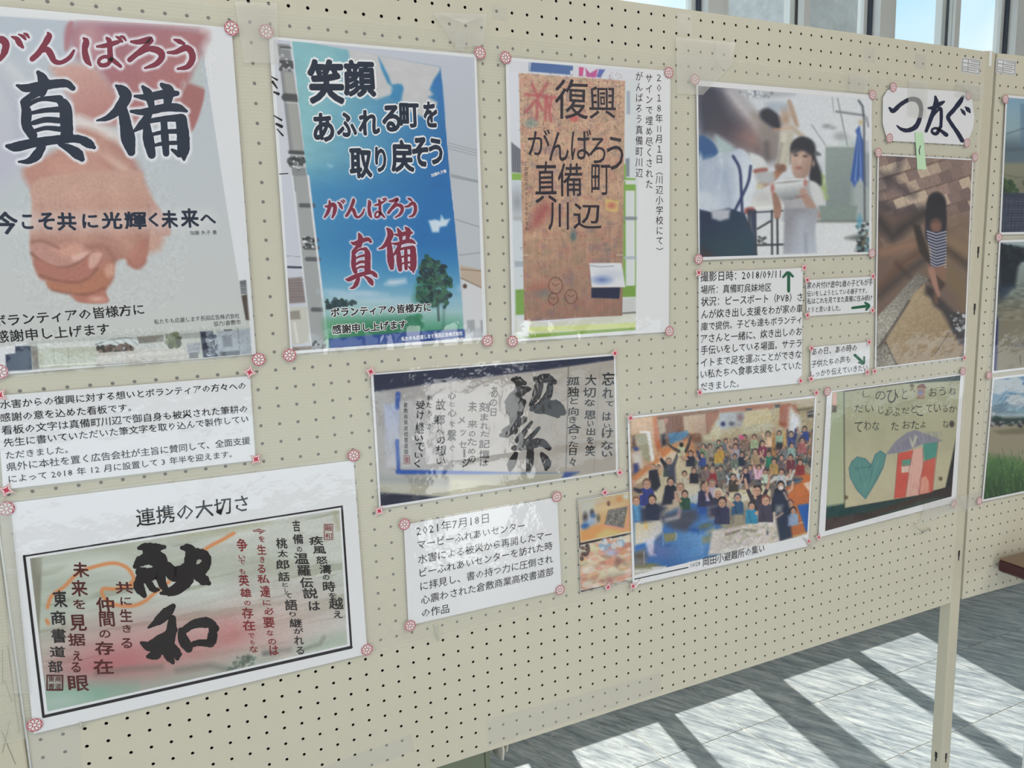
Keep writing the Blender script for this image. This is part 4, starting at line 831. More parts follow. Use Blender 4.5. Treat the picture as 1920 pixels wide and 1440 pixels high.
# girl
c.ell(1180, 760, 112, 104, (40, 44, 56), 1, 6); c.poly([(1080, 720), (1180, 660), (1270, 740), (1300, 860), (1340, 1000), (1340, 1100), (1240, 1040), (1240, 900), (1180, 800), (1090, 800), (1065, 900)], (42, 44, 56), 1, 6)
c.gpoly([(1072, 800), (1140, 770), (1230, 790), (1262, 860), (1235, 980), (1190, 1030), (1120, 1030), (1080, 960)], (1090, 850), (188, 160, 144), (1230, 950), (160, 128, 118), 1, 5)
c.line([(1100, 790), (1180, 760), (1240, 800)], 34, (44, 46, 58), .95, 8); c.ell(1115, 822, 16, 9, (56, 44, 48), .9, 4); c.ell(1200, 830, 18, 9, (56, 44, 48), .9, 4); c.ell(1150, 870, 12, 22, (206, 178, 162), .8, 8); c.ell(1140, 935, 22, 10, (150, 84, 80), .9, 5); c.ell(1275, 900, 12, 26, (190, 160, 146), .9, 4)
c.ell(1300, 1010, 40, 90, (40, 44, 54), .95, 10); c.poly([(1290, 780), (1340, 810), (1330, 826), (1280, 820)], (80, 84, 94), .9, 4)
c.gpoly([(1010, 1040), (1120, 1030), (1240, 1050), (1320, 1110), (1390, 1330), (1340, 1400), (1320, 1560), (1000, 1560), (1010, 1280), (960, 1200), (980, 1080)], (1050, 1200), (158, 156, 164), (1300, 1450), (176, 176, 182), 1, 5)
c.line([(1200, 1200, 36), (1290, 1330, 44), (1350, 1360, 30)], 0, (166, 134, 120), 1, 4); c.poly([(1240, 1060), (1330, 1100), (1385, 1300), (1330, 1330), (1260, 1190)], (196, 196, 200), 1, 6)
c.line([(925, 1180, 26), (950, 1290, 36), (945, 1370, 26)], 0, (150, 112, 100), 1, 4)
c.rnd = False; c.gpoly([(895, 1072), (1208, 1040), (1216, 1085), (1190, 1150), (1140, 1205), (1080, 1224), (1010, 1220), (955, 1190), (915, 1130)], (1040, 1060), (214, 216, 218), (1060, 1224), (124, 128, 134), 1, 3); c.ell(1052, 1058, 158, 22, (222, 224, 226), 1, 2, -.105); c.ell(1052, 1061, 142, 13, (160, 160, 162), 1, 3, -.105); c.rnd = True
c.ell(905, 1120, 18, 44, (170, 112, 104), 1, 4); c.ell(1200, 1070, 16, 30, (176, 110, 104), 1, 4); c.ell(1180, 1150, 34, 34, (176, 140, 126), 1, 5); c.line([(1120, 1200), (1190, 1190)], 16, (150, 108, 98), .9, 4)
# umbrella and pole
c.rnd = False
c.poly([(1680, 560), (1692, 560), (1700, 640), (1730, 700), (1745, 1100), (1690, 1020), (1640, 1110), (1605, 1040), (1640, 800), (1665, 640), (1650, 600)], (58, 96, 170), 1, 4)
for k in range(5): c.line([(1680+4*k, 620), (1622+26*k, 1050)], 7, (150, 176, 220) if k % 2 else (30, 60, 130), .7, 4)
c.line([(1680, 330), (1715, 380), (1728, 500), (1735, 1430)], 18, (90, 94, 104), 1, 3); c.ell(1700, 525, 20, 22, (190, 170, 130), .9, 6); c.line([(1750, 480), (1768, 560)], 14, (96, 100, 110), .8, 4)
c.line([(1755, 700), (1765, 1100)], 12, (120, 126, 150), .6, 6)
c.view(*Vb)
c.poly([(660, 60), (1515, 60), (1525, 300), (655, 335)], (204, 206, 210), 1, 4); c.poly([(1130, -60), (1430, -60), (1420, 60), (1150, 60)], (126, 140, 136), 1, 5); c.line([(1120, 62), (1500, 62)], 16, (90, 98, 96), .8, 5)
c.gpoly([(210, -30), (300, -10), (440, -40), (560, 0), (640, 180), (655, 330), (212, 342)], (300, 60), (24, 44, 76), (560, 280), (38, 66, 88), 1, 4); c.poly([(260, 200), (560, 200), (560, 330), (330, 338)], (36, 66, 74), .7, 40); c.poly([(300, -30), (450, -30), (440, 40), (370, 60), (310, 40)], (170, 172, 184), 1, 6)
c.poly([(230, 260), (290, 300), (330, 338), (225, 342)], (70, 40, 36), .7, 16)
for st in ([(588, -20), (600, 120)], [(640, -20), (650, 320)], [(770, -20), (772, 320)], [(812, -20), (815, 315)], [(655, 246), (860, 240)], [(660, 120), (760, 60)]): c.line(st, 14, (44, 48, 58), 1, 2)
c.poly([(590, -30), (650, -20), (640, 200), (610, 120)], (40, 50, 80), .9, 5); c.blobs([(670, 160), (720, 160), (720, 240), (670, 230)], 10, 6, 14, [(60, 60, 66)], 23); c.ell(812, 0, 26, 40, (160, 120, 106), 1, 4)
c.gpoly([(870, -40), (1130, -40), (1105, 120), (1115, 305), (858, 316)], (880, 100), (138, 138, 148), (1080, 260), (170, 176, 190), 1, 5); c.line([(1000, 60), (990, 300)], 50, (176, 184, 200), .7, 30); c.line([(1030, 160), (1035, 300)], 14, (120, 122, 140), .6, 8)
c.poly([(1120, 320), (1190, 110), (1450, 120), (1500, 310)], (206, 208, 212), 1, 5); c.poly([(1340, 190), (1500, 150), (1515, 290), (1420, 290), (1440, 210)], (60, 64, 60), .85, 10)
c.blobs([(1420, 100), (1510, 80), (1515, 300), (1440, 300)], 60, 5, 18, [(50, 60, 70), (90, 130, 140), (110, 100, 84), (40, 44, 50), (150, 176, 180)], 24, .8); c.ell(1448, 60, 18, 44, (80, 150, 180), .9, 6)
c.smooth(2, .6); c.tex([(190, -900), (1540, -900), (1540, 360), (190, 360)], 3, 3, .04, 25)
c.build(p)

# ------------------------------------------------------------------ captions under it
def arrow(L, pts, head, mat='green_marker'):
    ink(mat, (40, 132, 96)); L.group('drawn_arrow'); L.brush(pts, mat, .1)
    for h in head: L.brush(h, mat, .1)
    L.L[-1] = ('drawn_arrow', L.L[-1][1])
Vc = (1260, 400, .24300)
p = poster('caption_card', 'long typed caption card with a green upward arrow, under the bowl photo', 'caption card', [(1309.8, 510.6), (1505.5, 502), (1503, 718), (1310, 738)], film=.001)
L = Ink(p, SH+.00045).view(*Vc)
for tx, a, b in (('撮影日時：2018/09/11', (220, 527), (838, 500)), ('場所：真備町呉妹地区', (222, 622), (765, 600)), ('状況：ピースボート（PVB）さ', (224, 717), (1005, 677)), ('んが炊き出し支援をわが家の車', (226, 814), (1008, 764)),
                 ('庫で提供。子ども達もボランティ', (224, 907), (998, 847)), ('アさんと一緒に、炊き出しのお', (222, 1002), (1002, 940)), ('手伝いをしている場面。サテラ', (222, 1092), (998, 1032)), ('イトまで足を運ぶことができな', (222, 1187), (996, 1117)),
                 ('い私たちへ食事支援をしていた', (220, 1277), (994, 1202)), ('だきました。', (220, 1370), (515, 1342))): L.row(tx, a, b, 'black_type', .010)
arrow(L, [(900, 600, 13), (900, 480, 13)], [[(858, 492, 9), (895, 458, 12), (932, 486, 9)]]); L.build()
p = poster('caption_card', 'small four-line typed card with a rightward green arrow, beside the pavement photo', 'caption card', [(1511.5, 525), (1638, 518), (1638, 584.7), (1512.7, 593)], film=.001)
L = Ink(p, SH+.00045).view(*Vc)
for tx, a, b in (('家の片付け途中2歳の子どもが手', (1042, 584), (1548, 554)), ('伝いをしようとしている様子です。', (1042, 644), (1502, 617)), ('私はこれを見てまた真備に住み続け', (1042, 702), (1545, 672)), ('ようと思いました。', (1042, 768), (1300, 752))): L.row(tx, a, b, 'black_type', .012, h=1.15)
arrow(L, [(1392, 730, 11), (1500, 716, 11)], [[(1490, 690, 8), (1520, 713, 11), (1498, 745, 8)]]); L.build()
p = poster('caption_card', 'smallest typed card of three lines with a slanting green arrow, above the house drawing', 'caption card', [(1519.5, 651.5), (1632, 640.6), (1629, 697.7), (1520, 712)], film=.001)
L = Ink(p, SH+.00045).view(*Vc)
for tx, a, b in (('あの日、あの時の', (1080, 1097), (1425, 1062)), ('子供たちの声も', (1075, 1192), (1375, 1150)), ('しっかり伝えていきたい', (1070, 1268), (1508, 1212))): L.row(tx, a, b, 'black_type', .012)
arrow(L, [(1412, 1095, 12), (1470, 1148, 12)], [[(1440, 1150, 7), (1478, 1158, 9), (1483, 1108, 7)]]); L.build()

# ------------------------------------------------------------------ つなぐ card, green note, pavement photo
Vt = (1600, 120, .22222)
p = poster('title_card', 'white card with clipped corners and three navy brushed hiragana, above the brick pavement photo', 'title card',
           [(1600+.22222*x, 120+.22222*y) for x, y in ((250, 285), (285, 225), (345, 195), (880, 230), (960, 245), (1003, 300), (1022, 450), (1012, 540), (985, 610), (930, 682), (330, 650), (275, 600), (247, 500))], film=.002)
L = Ink(p, SH+.00045).view(*Vt)
for st in ([(305, 370, 10), (338, 395, 20), (400, 340, 18), (480, 298, 18), (545, 310, 22), (572, 375, 18), (560, 460, 18), (525, 530, 22), (460, 560, 18), (405, 550, 14), (368, 520, 6)],
           [(632, 372, 8), (680, 368, 18), (735, 335, 18), (765, 318, 10)], [(692, 275, 10), (698, 330, 22), (665, 430, 18), (640, 500, 18), (615, 565, 14)], [(640, 500, 8), (690, 420, 8), (735, 375, 14), (742, 440, 14), (738, 530, 14)],
           [(738, 520, 12), (705, 585, 16), (668, 580, 12), (668, 550, 10), (710, 545, 12), (785, 598, 18)], [(925, 275, 12), (900, 320, 20), (845, 390, 18), (800, 445, 18), (825, 500, 16), (880, 580, 18), (918, 645, 20)],
           [(908, 382, 6), (928, 405, 15), (942, 428, 8)], [(945, 362, 6), (968, 385, 18), (984, 408, 8)]): L.brush(st, 'blue_brush', .07)
L.build()
q = [P1.at(1600+.22222*x, 120+.22222*y, SH+.0012) for x, y in ((520, 575), (588, 580), (615, 892), (540, 888))]
org = P1.world(*np.mean(q, 0), 0.0); V, Fc = sheet_mesh(P1, q, SH+.0012, SH+.0014, org)
t = thing('sticky_note', 'narrow green sticky note hanging from the brushed hiragana card', 'sticky note', tuple(org)); t['org'] = list(org)
obj('paper', mesh('paper', V, Fc), M['note'], t)
L = Ink(t, SH+.0015).view(*Vt); L.brush([(566, 690, 3), (556, 730, 4), (560, 765, 3)], 'black_type', .2); L.build('pen_mark')

p = poster('photo_print', 'portrait photo of a small child in a striped shirt on a brick pavement', 'photograph', [(1645.6, 288.5), (1825, 298), (1809.5, 670), (1640.5, 691.5)])
c = Canvas([(1648, 291.5), (1823, 300.5), (1807, 668.5), (1643, 689)], 1.15, SH+.00036); c.fill((112, 92, 84)); c.view(*Vt)
R = random.Random(9)
for i in range(-3, 16):                                                    # diagonal pavers
    for j in range(-2, 12):
        x = 200+i*92+j*38-40*(j % 2); y = 560+j*88-i*34+i*6+(150 if 0 else 0)
        cc = R.choice([(130, 108, 104), (152, 126, 116), (108, 88, 88), (176, 154, 138), (140, 118, 110), (118, 98, 96), (190, 170, 150)])
        c.poly([(x, y+34), (x+86, y), (x+122, y+84), (x+34, y+118)], cc, 1, 1.5)
c.gpoly([(200, 760), (1010, 800), (1000, 1440), (200, 1440)], (600, 780), (120, 98, 92), (500, 1400), (150, 122, 104), .08, 2)
for st, wd in (([(400, 790), (370, 900), (300, 960), (220, 1010)], 46), ([(220, 920), (330, 990), (430, 1060), (500, 1105)], 56), ([(210, 1090), (300, 1030)], 36), ([(215, 1200), (330, 1280), (400, 1400)], 130), ([(230, 1400), (480, 1240), (640, 1240)], 90)): c.line(st, wd, (52, 48, 60), .62, 16)
c.tex([(200, 760), (1010, 800), (1000, 1440), (200, 1440)], 2.2, 2.2, .10, 51)
c.view(1600, 400, .22222)
c.gpoly([(200, 0), (1000, 0), (960, 700), (600, 500), (300, 700), (195, 860)], (300, 100), (108, 84, 74), (900, 400), (120, 100, 84), .8, 20)
for st, wd, cl in (([(215, 60), (330, 200), (420, 120), (600, 0)], 90, (52, 48, 52)), ([(240, 620), (420, 420), (600, 300)], 60, (96, 68, 56)), ([(250, 330), (500, 260)], 60, (150, 112, 88)), ([(360, 420), (480, 540)], 8, (60, 44, 40)), ([(800, 300), (980, 450)], 60, (66, 54, 48)), ([(840, 240), (1000, 340), (1000, 200)], 90, (138, 112, 86)),
                   ([(780, 480), (900, 640), (960, 780)], 110, (120, 100, 74)), ([(210, 700), (420, 520), (620, 380)], 50, (58, 54, 58))): c.line(st, wd, cl, .8, 16)
c.gpoly([(195, 880), (330, 740), (540, 500), (650, 560), (560, 620), (470, 740), (330, 980), (200, 1140)], (300, 900), (156, 152, 142), (560, 540), (116, 112, 106), 1, 4)
c.tex([(195, 880), (330, 740), (540, 500), (650, 560), (560, 620), (470, 740), (330, 980), (200, 1140)], 1.8, 1.8, .35, 52)
c.gpoly([(270, 1080), (400, 860), (520, 660), (600, 600), (680, 760), (790, 860), (820, 980), (930, 1140), (880, 1230), (360, 1280)], (450, 800), (164, 144, 116), (700, 1150), (148, 126, 98), 1, 4); c.tex([(270, 1080), (600, 600), (820, 980), (880, 1230), (360, 1280)], 4, 4, .10, 53)
c.line([(820, 985), (760, 1080), (690, 1190)], 8, (84, 66, 50), .8, 2)
c.gpoly([(190, 1150), (270, 1080), (360, 1280), (190, 1300)], (200, 1200), (110, 102, 90), (300, 1250), (134, 126, 112), 1, 3); c.tex([(190, 1150), (270, 1080), (360, 1280), (190, 1300)], 1.4, 1.4, .5, 54)
c.line([(195, 1150), (330, 960), (470, 740)], 16, (66, 60, 56), .8, 4); c.line([(270, 1085), (370, 1285)], 9, (66, 56, 48), .8, 3)
c.poly([(620, 620), (760, 740), (850, 830), (960, 870), (955, 1100), (900, 1100), (820, 960), (740, 820), (680, 780)], (58, 54, 58), .9, 10); c.blobs([(800, 820), (970, 850), (960, 1000), (850, 1000)], 60, 6, 18, [(150, 152, 156), (84, 86, 92), (200, 202, 206), (52, 52, 60)], 26, .6)
c.poly([(500, 90), (560, 100), (660, 400), (640, 430), (560, 330)], (54, 46, 44), 1, 6)
c.view(*Vt); c.ell(700, 1180, 82, 100, (38, 36, 46), 1, 5); c.poly([(620, 1180), (780, 1180), (785, 1440), (605, 1440)], (40, 38, 48), 1, 5); c.ell(698, 1370, 40, 66, (120, 84, 76), .9, 10); c.line([(640, 1300), (770, 1300)], 26, (38, 36, 46), .9, 6)
c.view(1600, 400, .22222); c.poly([(610, -20), (785, -20), (780, 90), (612, 100)], (42, 40, 50), .9, 6); c.ell(698, 100, 46, 54, (128, 90, 80), .95, 8); c.line([(655, 70), (745, 70)], 12, (70, 48, 46), .5, 6)
SHIRT = [(625, 100), (660, 160), (740, 160), (770, 120), (785, 280), (775, 420), (700, 470), (650, 440), (660, 320), (610, 200)]
c.poly(SHIRT, (44, 46, 72), 1, 4)
for k in range(13): y = 150+25*k; c.line([(622+k*3, y), (700, y+26), (782, y+4)], 9, (196, 198, 208), .9, 2)
c.poly([(620, 420), (680, 460), (760, 440), (790, 480), (770, 560), (690, 560), (640, 520)], (134, 98, 84), 1, 5); c.poly([(630, 560), (700, 520), (780, 600), (740, 650), (690, 640)], (74, 58, 52), 1, 5); c.line([(660, 480, 28), (690, 600, 24), (715, 690, 18)], 0, (160, 118, 104), 1, 4); c.line([(690, 690), (700, 750)], 34, (110, 80, 68), .9, 5); c.ell(640, 660, 40, 40, (46, 42, 46), .8, 10)
c.build(p)
# ------------------------------------------------------------------ left typed caption
p = poster('caption_card', 'wide typed caption card of seven lines under the clasped hands poster', 'caption card', [(-8, 742), (469, 705), (479, 863), (6, 918)], film=.002)
L = Ink(p, SH+.00045).view(0, 680, .26042)
for tx, a, b in (('水害からの復興に対する想いとボランティアの方々への', (5, 333), (1770, 190)), ('感謝の意を込めた看板です。', (5, 427), (945, 350)), ('看板の文字は真備町川辺で御自身も被災された筆耕の', (15, 520), (1782, 358)),
                 ('先生に書いていただいた筆文字を取り込んで製作してい', (30, 607), (1790, 430)), ('ただきました。', (45, 695), (490, 650)), ('県外に本社を置く広告会社が主旨に賛同して、全面支援', (50, 782), (1802, 585)),
                 ('によって 2018 年 12 月に設置して 3 年半を迎えます。', (65, 867), (1670, 682))): L.row(tx, a, b, 'black_type', .013)
L.build()
# ------------------------------------------------------------------ calligraphy print with the red and green wash
p = poster('calligraphy_print', 'framed-look calligraphy print with two huge black characters over red and green wash, lower left', 'calligraphy print', [(19, 943), (663, 863), (689, 1226), (63, 1376)], curl=.001)
V4 = (0, 1000, .30208); V4b = (340, 930, .25)
o = lambda v, x, y: (v[0]+x*v[2], v[1]+y*v[2])
Q = [o(V4, 185, 156), o(V4b, 1185, 103), o(V4b, 1246, 1113), o(V4, 295, 1106)]
c = Canvas(Q, 1.5, SH+.00036); c.fill((178, 180, 172)); c.view(0, 0, 1)
c.gpoly(Q, (300, 1000), (184, 184, 172), (360, 1300), (176, 182, 176)); c.gpoly(Q, (100, 1100), (162, 172, 158), (400, 1120), (186, 188, 184), .6)
c.tex(Q, 120, 14, .10, 61, -.2); c.tex(Q, 130, 12, .6, 62, -.2, (140, 144, 124), .62)
c.view(*V4)
c.poly([(185, 150), (262, 146), (244, 620), (280, 1000), (290, 1100)], (128, 126, 110), 1, 4)
c.line([(260, 150), (900, 60), (1400, -20)], 40, (160, 164, 148), .7, 20)
c.line([(600, 80), (1000, 180), (1500, 150), (1800, 200)], 60, (146, 148, 128), .5, 40); c.line([(1300, 260), (1900, 200)], 70, (150, 152, 132), .5, 40); c.line([(300, 200), (700, 180), (900, 260)], 70, (196, 200, 196), .6, 40)
c.ell(800, 760, 330, 150, (178, 92, 100), .75, 120, -.1); c.ell(660, 860, 180, 70, (168, 70, 84), .7, 70); c.ell(1400, 640, 260, 110, (184, 122, 118), .65, 90, -.15); c.ell(1180, 760, 400, 120, (184, 118, 118), .55, 90, -.1); c.ell(1450, 600, 80, 70, (180, 84, 88), .5, 50)
c.ell(1750, 520, 240, 160, (186, 158, 154), .5, 100); c.ell(1000, 860, 260, 70, (170, 96, 96), .55, 50)
c.gpoly([(280, 950), (700, 930), (1200, 840), (1560, 760), (1700, 800), (1560, 880), (1100, 980), (700, 1040), (300, 1100)], (500, 960), (128, 168, 148), (600, 1060), (140, 164, 150), .85, 60)
c.ell(560, 1000, 170, 36, (96, 160, 134), .7, 40, -.15); c.ell(380, 1040, 100, 30, (176, 182, 180), .8, 30, -.2)
for st, wd in (([(600, 870), (800, 840), (1000, 830)], 26), ([(1100, 850), (1300, 820), (1440, 850), (1540, 770)], 30), ([(1640, 740), (1800, 720)], 20)): c.line(st, wd, (98, 100, 92), .6, 12)
c.blobs([(1400, 860), (1480, 760), (1600, 760), (1560, 820), (1450, 880)], 60, 4, 14, [(70, 84, 70), (100, 120, 100), (84, 90, 84)], 60, .5)
c.view(*V4b); c.ell(1100, 1100, 160, 40, (138, 166, 144), .8, 30, -.2); c.line([(920, 1150), (1040, 1110), (1070, 1060)], 22, (110, 114, 104), .8, 8); c.line([(620, 1185), (700, 1175)], 26, (96, 98, 96), .7, 8); c.line([(1150, 120), (1180, 250)], 30, (160, 156, 132), .8, 8)
c.line([(0, 300), (400, 250), (660, 190)], 36, (168, 166, 138), .8, 14); c.ell(1000, 900, 160, 120, (186, 168, 164), .6, 90)
c.tex([(0, 0), (1300, 0), (1300, 1300), (0, 1300)], 3, 2, .05, 63, -.2)
c.view(*V4); c.rnd = True
for st in ([(295, 460), (320, 390), (400, 330), (480, 250), (560, 215), (700, 185), (790, 215), (830, 280), (810, 310)], [(830, 320), (720, 345), (640, 345), (640, 390), (700, 440), (820, 450), (900, 420), (960, 370), (1050, 300)], [(1200, 170), (1280, 95), (1380, 40), (1450, 0)], [(290, 540), (300, 560)]):
    c.line(st, 22, (206, 122, 66), .9, 4)
c.rnd = False
c.build(p)
L = Ink(p, SH+.00048); L.view(0, 0, 1)
def frame_line(a, b, wd):
    L.group('frame_line'); L.brush([(*a, wd), (*b, wd)], 'dark_brush', 0)
fa, fb, fc, fd = o(V4, 150, 142), o(V4b, 1204, 78), o(V4b, 1275, 1134), o(V4, 270, 1138)
frame_line(fa, fb, 1.6); frame_line(fb, fc, 2.0); frame_line(fc, fd, 2.8); frame_line(fd, fa, 2.6)
L.view(0, 680, .26042).row('連携の大切さ', (985, 1182), (1790, 1065), 'black_type', .012, h=1.08)
L.view(*V4); L.group('brushed_character')
for st in ([(862, 92, 12), (900, 84, 26), (960, 90, 30), (1020, 85, 14)], [(905, 110, 20), (925, 150, 34), (960, 170, 40)], [(840, 205, 16), (880, 170, 36), (980, 140, 34), (1010, 200, 34), (940, 250, 40), (870, 240, 30)], [(866, 270, 22), (862, 330, 34), (895, 385, 20)],
           [(880, 280, 34), (980, 250, 38), (1010, 320, 26), (1050, 375, 18)], [(920, 300, 22), (950, 345, 22), (985, 350, 10)], [(1045, 200, 26), (1080, 255, 44), (1150, 220, 34)], [(1130, 90, 14), (1180, 100, 34), (1180, 190, 40), (1160, 280, 44), (1090, 350, 36), (1000, 372, 10)],
           [(1180, 130, 34), (1250, 130, 34), (1285, 160, 26), (1255, 220, 40), (1180, 240, 34)], [(1225, 275, 20), (1265, 290, 36), (1296, 310, 14)]): L.brush(st, 'dark_brush', .12)
L.group('brushed_character')
for st in ([(1075, 452, 16), (1040, 490, 34), (985, 540, 28), (920, 586, 6)], [(1070, 530, 24), (1060, 620, 36), (1040, 700, 40), (1050, 760, 34), (1072, 800, 14)], [(878, 680, 12), (930, 700, 32), (1000, 660, 34), (1080, 600, 24)], [(1010, 700, 28), (965, 750, 34), (918, 765, 14)], [(1060, 690, 24), (1095, 750, 34), (1100, 775, 16)],
           [(1122, 600, 18), (1138, 660, 34), (1170, 715, 26)], [(1120, 620, 20), (1200, 565, 26), (1290, 555, 34), (1338, 590, 22)], [(1325, 590, 26), (1315, 660, 32), (1300, 690, 18)], [(1160, 705, 18), (1230, 680, 20), (1310, 685, 24)]): L.brush(st, 'dark_brush', .12)
ink('rust_brush', (112, 46, 48)); ink('red_script', (172, 62, 66)); ink('grey_ink', (60, 56, 58)); L.warp = .10
K = dict(bold=.024, tilt=.10)
L.cells('東330,355,415,460 商315,480,410,570 書320,590,410,680 道310,700,405,770 部300,790,390,865', 'grey_ink', **K)
L.cells('未450,180,550,275 来440,290,540,390 を455,410,530,470 見430,505,535,605 据420,620,530,700 え450,730,510,790 る440,800,500,865 眼425,880,550,980 共715,300,825,375 に745,395,815,445 生745,470,820,550 き760,570,815,615 る750,650,820,715 仲595,395,710,490 間615,485,710,580 の615,600,685,650 存590,670,710,755 在580,780,705,875', 'rust_brush', **K)
def seal(v, x0, y0, x1, y1, mat, chars):
    L.view(*v); L.group('seal_stamp'); w_ = (x1-x0)*.05
    for a, b in (((x0, y0), (x1, y0)), ((x1, y0), (x1, y1)), ((x1, y1), (x0, y1)), ((x0, y1), (x0, y0))): L.brush([(*a, w_), (*b, w_)], mat, .2)
    n = len(chars)
    for i, ch in enumerate(chars):
        cx = x0+(x1-x0)*(.28+.44*(i % 2)) if n > 2 else (x0+x1)/2; row = i//2 if n > 2 else i; rows = (n+1)//2 if n > 2 else n; hh = (y1-y0)/rows; cw = (x1-x0)*(.2 if n > 2 else .4)
        L.cell(ch, cx-cw, y0+hh*row+hh*.1, cx+cw, y0+hh*(row+1)-hh*.1, mat, bold=.02)
seal(V4, 292, 882, 388, 972, 'rust_brush', '東商書道')
L.view(*V4b)
L.cells('今530,245,635,285 を580,300,625,345 生570,365,635,440 き590,455,625,500 る570,515,630,580 私570,590,660,655 達590,670,665,760 に610,780,670,820 必620,835,695,890 要615,910,700,990 な640,1005,690,1050 の650,1070,710,1115 は660,1120,730,1195 争415,320,495,415 い430,445,480,475 で430,480,480,510 も435,545,480,585 英430,590,510,675 雄440,690,525,760 の470,785,520,820 存455,835,540,920 在460,930,555,1010 で500,1030,550,1065 も515,1080,550,1115 な510,1125,575,1175', 'red_script', **K)
L.cells('桃710,315,795,395 太720,405,800,460 郎710,475,810,550 話725,570,815,640 と755,650,800,680 し775,690,800,725 て775,730,830,765 語775,775,870,860 り810,870,860,905 継810,920,905,985 が840,990,915,1035 れ845,1050,920,1115 る860,1130,920,1190 吉835,180,890,270 備835,285,915,360 の865,380,905,420 温845,425,955,510 羅870,520,970,600 伝890,610,990,690 説910,690,1025,770 は955,790,1040,860 疾960,300,1065,370 風985,375,1085,435 怒1010,450,1095,510 濤1035,515,1125,585 の1060,590,1110,630 時1060,640,1155,720 を1105,725,1165,770 越1105,760,1215,850 え1140,860,1210,915', 'grey_ink', **K)
seal(V4b, 1072, 214, 1136, 326, 'red_script', '融和')
L.build()

# ------------------------------------------------------------------ photo of the hung calligraphy scroll
V5 = (680, 640, .27083)
p = poster('photo_print', 'wide photo of a long hung calligraphy scroll with one heavy black character, board centre', 'photograph', [(695, 701), (1154, 663), (1159, 884), (711, 954)], curl=.002)
c = Canvas([(700, 703), (1151, 667), (1155, 881), (714, 949)], 1.5, SH+.00036); c.fill((158, 152, 148)); c.view(*V5)
c.gpoly([(70, 200), (1760, 60), (1760, 920), (100, 1160)], (200, 500), (150, 146, 146), (1500, 700), (164, 156, 148)); c.poly([(70, 220), (1750, 85), (1745, 128), (1200, 205), (850, 245), (500, 290), (75, 350)], (22, 30, 62), 1, 4)
c.gpoly([(145, 440), (260, 430), (260, 870), (165, 870)], (150, 450), (150, 158, 186), (200, 870), (168, 166, 170), 1, 8)
c.line([(245, 365), (240, 455)], 34, (40, 76, 156), 1, 4); c.line([(238, 690), (250, 905)], 26, (34, 74, 160), 1, 4); c.line([(245, 905), (600, 905), (1100, 925), (1400, 925)], 34, (30, 76, 164), 1, 5)
c.gpoly([(255, 420), (1745, 130), (1750, 900), (1400, 910), (600, 895), (262, 885)], (300, 600), (166, 164, 166), (1400, 500), (158, 150, 142), 1, 4)
c.tex([(255, 330), (1745, 130), (1750, 900), (262, 885)], 30, 12, .05, 71); c.line([(610, 280), (628, 1080)], 5, (110, 108, 110), .8, 1.5); c.line([(1425, 165), (1408, 880)], 5, (70, 66, 66), .9, 1.5); c.line([(1645, 180), (1600, 900)], 5, (120, 114, 110), .5, 2)
c.poly([(110, 930), (1750, 905), (1755, 915), (1100, 1010), (600, 1085), (120, 1050)], (160, 156, 140), 1, 5); c.line([(120, 950), (600, 975), (1000, 985)], 26, (104, 110, 128), .7, 18); c.gpoly([(600, 950), (1420, 950), (1100, 1010), (600, 1085)], (700, 960), (188, 184, 162), (1200, 960), (150, 146, 130), 1, 12)
c.poly([(118, 1048), (570, 1080), (560, 1095), (122, 1148)], (24, 30, 54), 1, 5); c.poly([(1400, 905), (1500, 905), (1420, 945), (1380, 945)], (30, 60, 140), .9, 5)
c.build(p)
L = Ink(p, SH+.00048); ink('scroll_ink', (36, 30, 36)); L.view(*V5); L.warp = .08
L.group('brushed_character')
for st in ([(1040, 265, 14), (1070, 270, 30), (1120, 290, 18)], [(995, 420, 16), (1040, 390, 34), (1110, 340, 30), (1160, 330, 12)], [(1085, 270, 20), (1070, 400, 34), (1055, 520, 40), (1050, 620, 26)], [(1010, 420, 16), (1020, 480, 30), (1080, 500, 26), (1110, 420, 22)], [(980, 620, 20), (1040, 590, 26), (1120, 540, 24)],
           [(960, 650, 14), (1000, 640, 26), (1040, 600, 20)], [(1190, 255, 14), (1220, 290, 30), (1200, 380, 30), (1165, 440, 14)], [(1200, 270, 18), (1270, 255, 34), (1325, 280, 20)], [(1300, 280, 18), (1290, 360, 26), (1250, 420, 26)], [(1170, 470, 16), (1250, 440, 32), (1340, 450, 42), (1385, 490, 26)], [(1200, 480, 20), (1270, 480, 26), (1350, 510, 22)],
           [(1170, 560, 10), (1110, 640, 20), (1080, 690, 26), (1160, 700, 22)], [(1040, 740, 16), (1120, 730, 26), (1230, 700, 30), (1290, 740, 18)], [(1220, 600, 14), (1150, 680, 20)], [(1160, 720, 20), (1160, 800, 28), (1150, 890, 22)], [(1060, 780, 18), (1030, 850, 30), (1020, 890, 14)], [(1240, 780, 16), (1275, 840, 30), (1270, 885, 14)]): L.brush(st, 'scroll_ink', .12)
K = dict(bold=.022, tilt=-.06)
L.cells('忘1655,215,1745,305 れ1660,320,1735,395 て1680,415,1740,450 は1660,490,1720,550 い1670,570,1715,600 け1655,600,1735,670 な1650,690,1735,750 い1655,760,1730,800 大1540,230,1620,305 切1525,320,1615,390 な1535,400,1610,450 思1535,480,1615,540 い1555,550,1600,590 出1550,600,1610,650 を1550,660,1600,710 笑1540,720,1610,795 孤1410,245,1505,305 独1420,315,1500,385 と1435,390,1490,435 向1425,455,1495,515 き1430,520,1480,565 合1415,570,1510,640 っ1440,655,1480,680 た1425,690,1490,730 日1430,740,1480,790 々1430,805,1475,865', 'scroll_ink', **K)
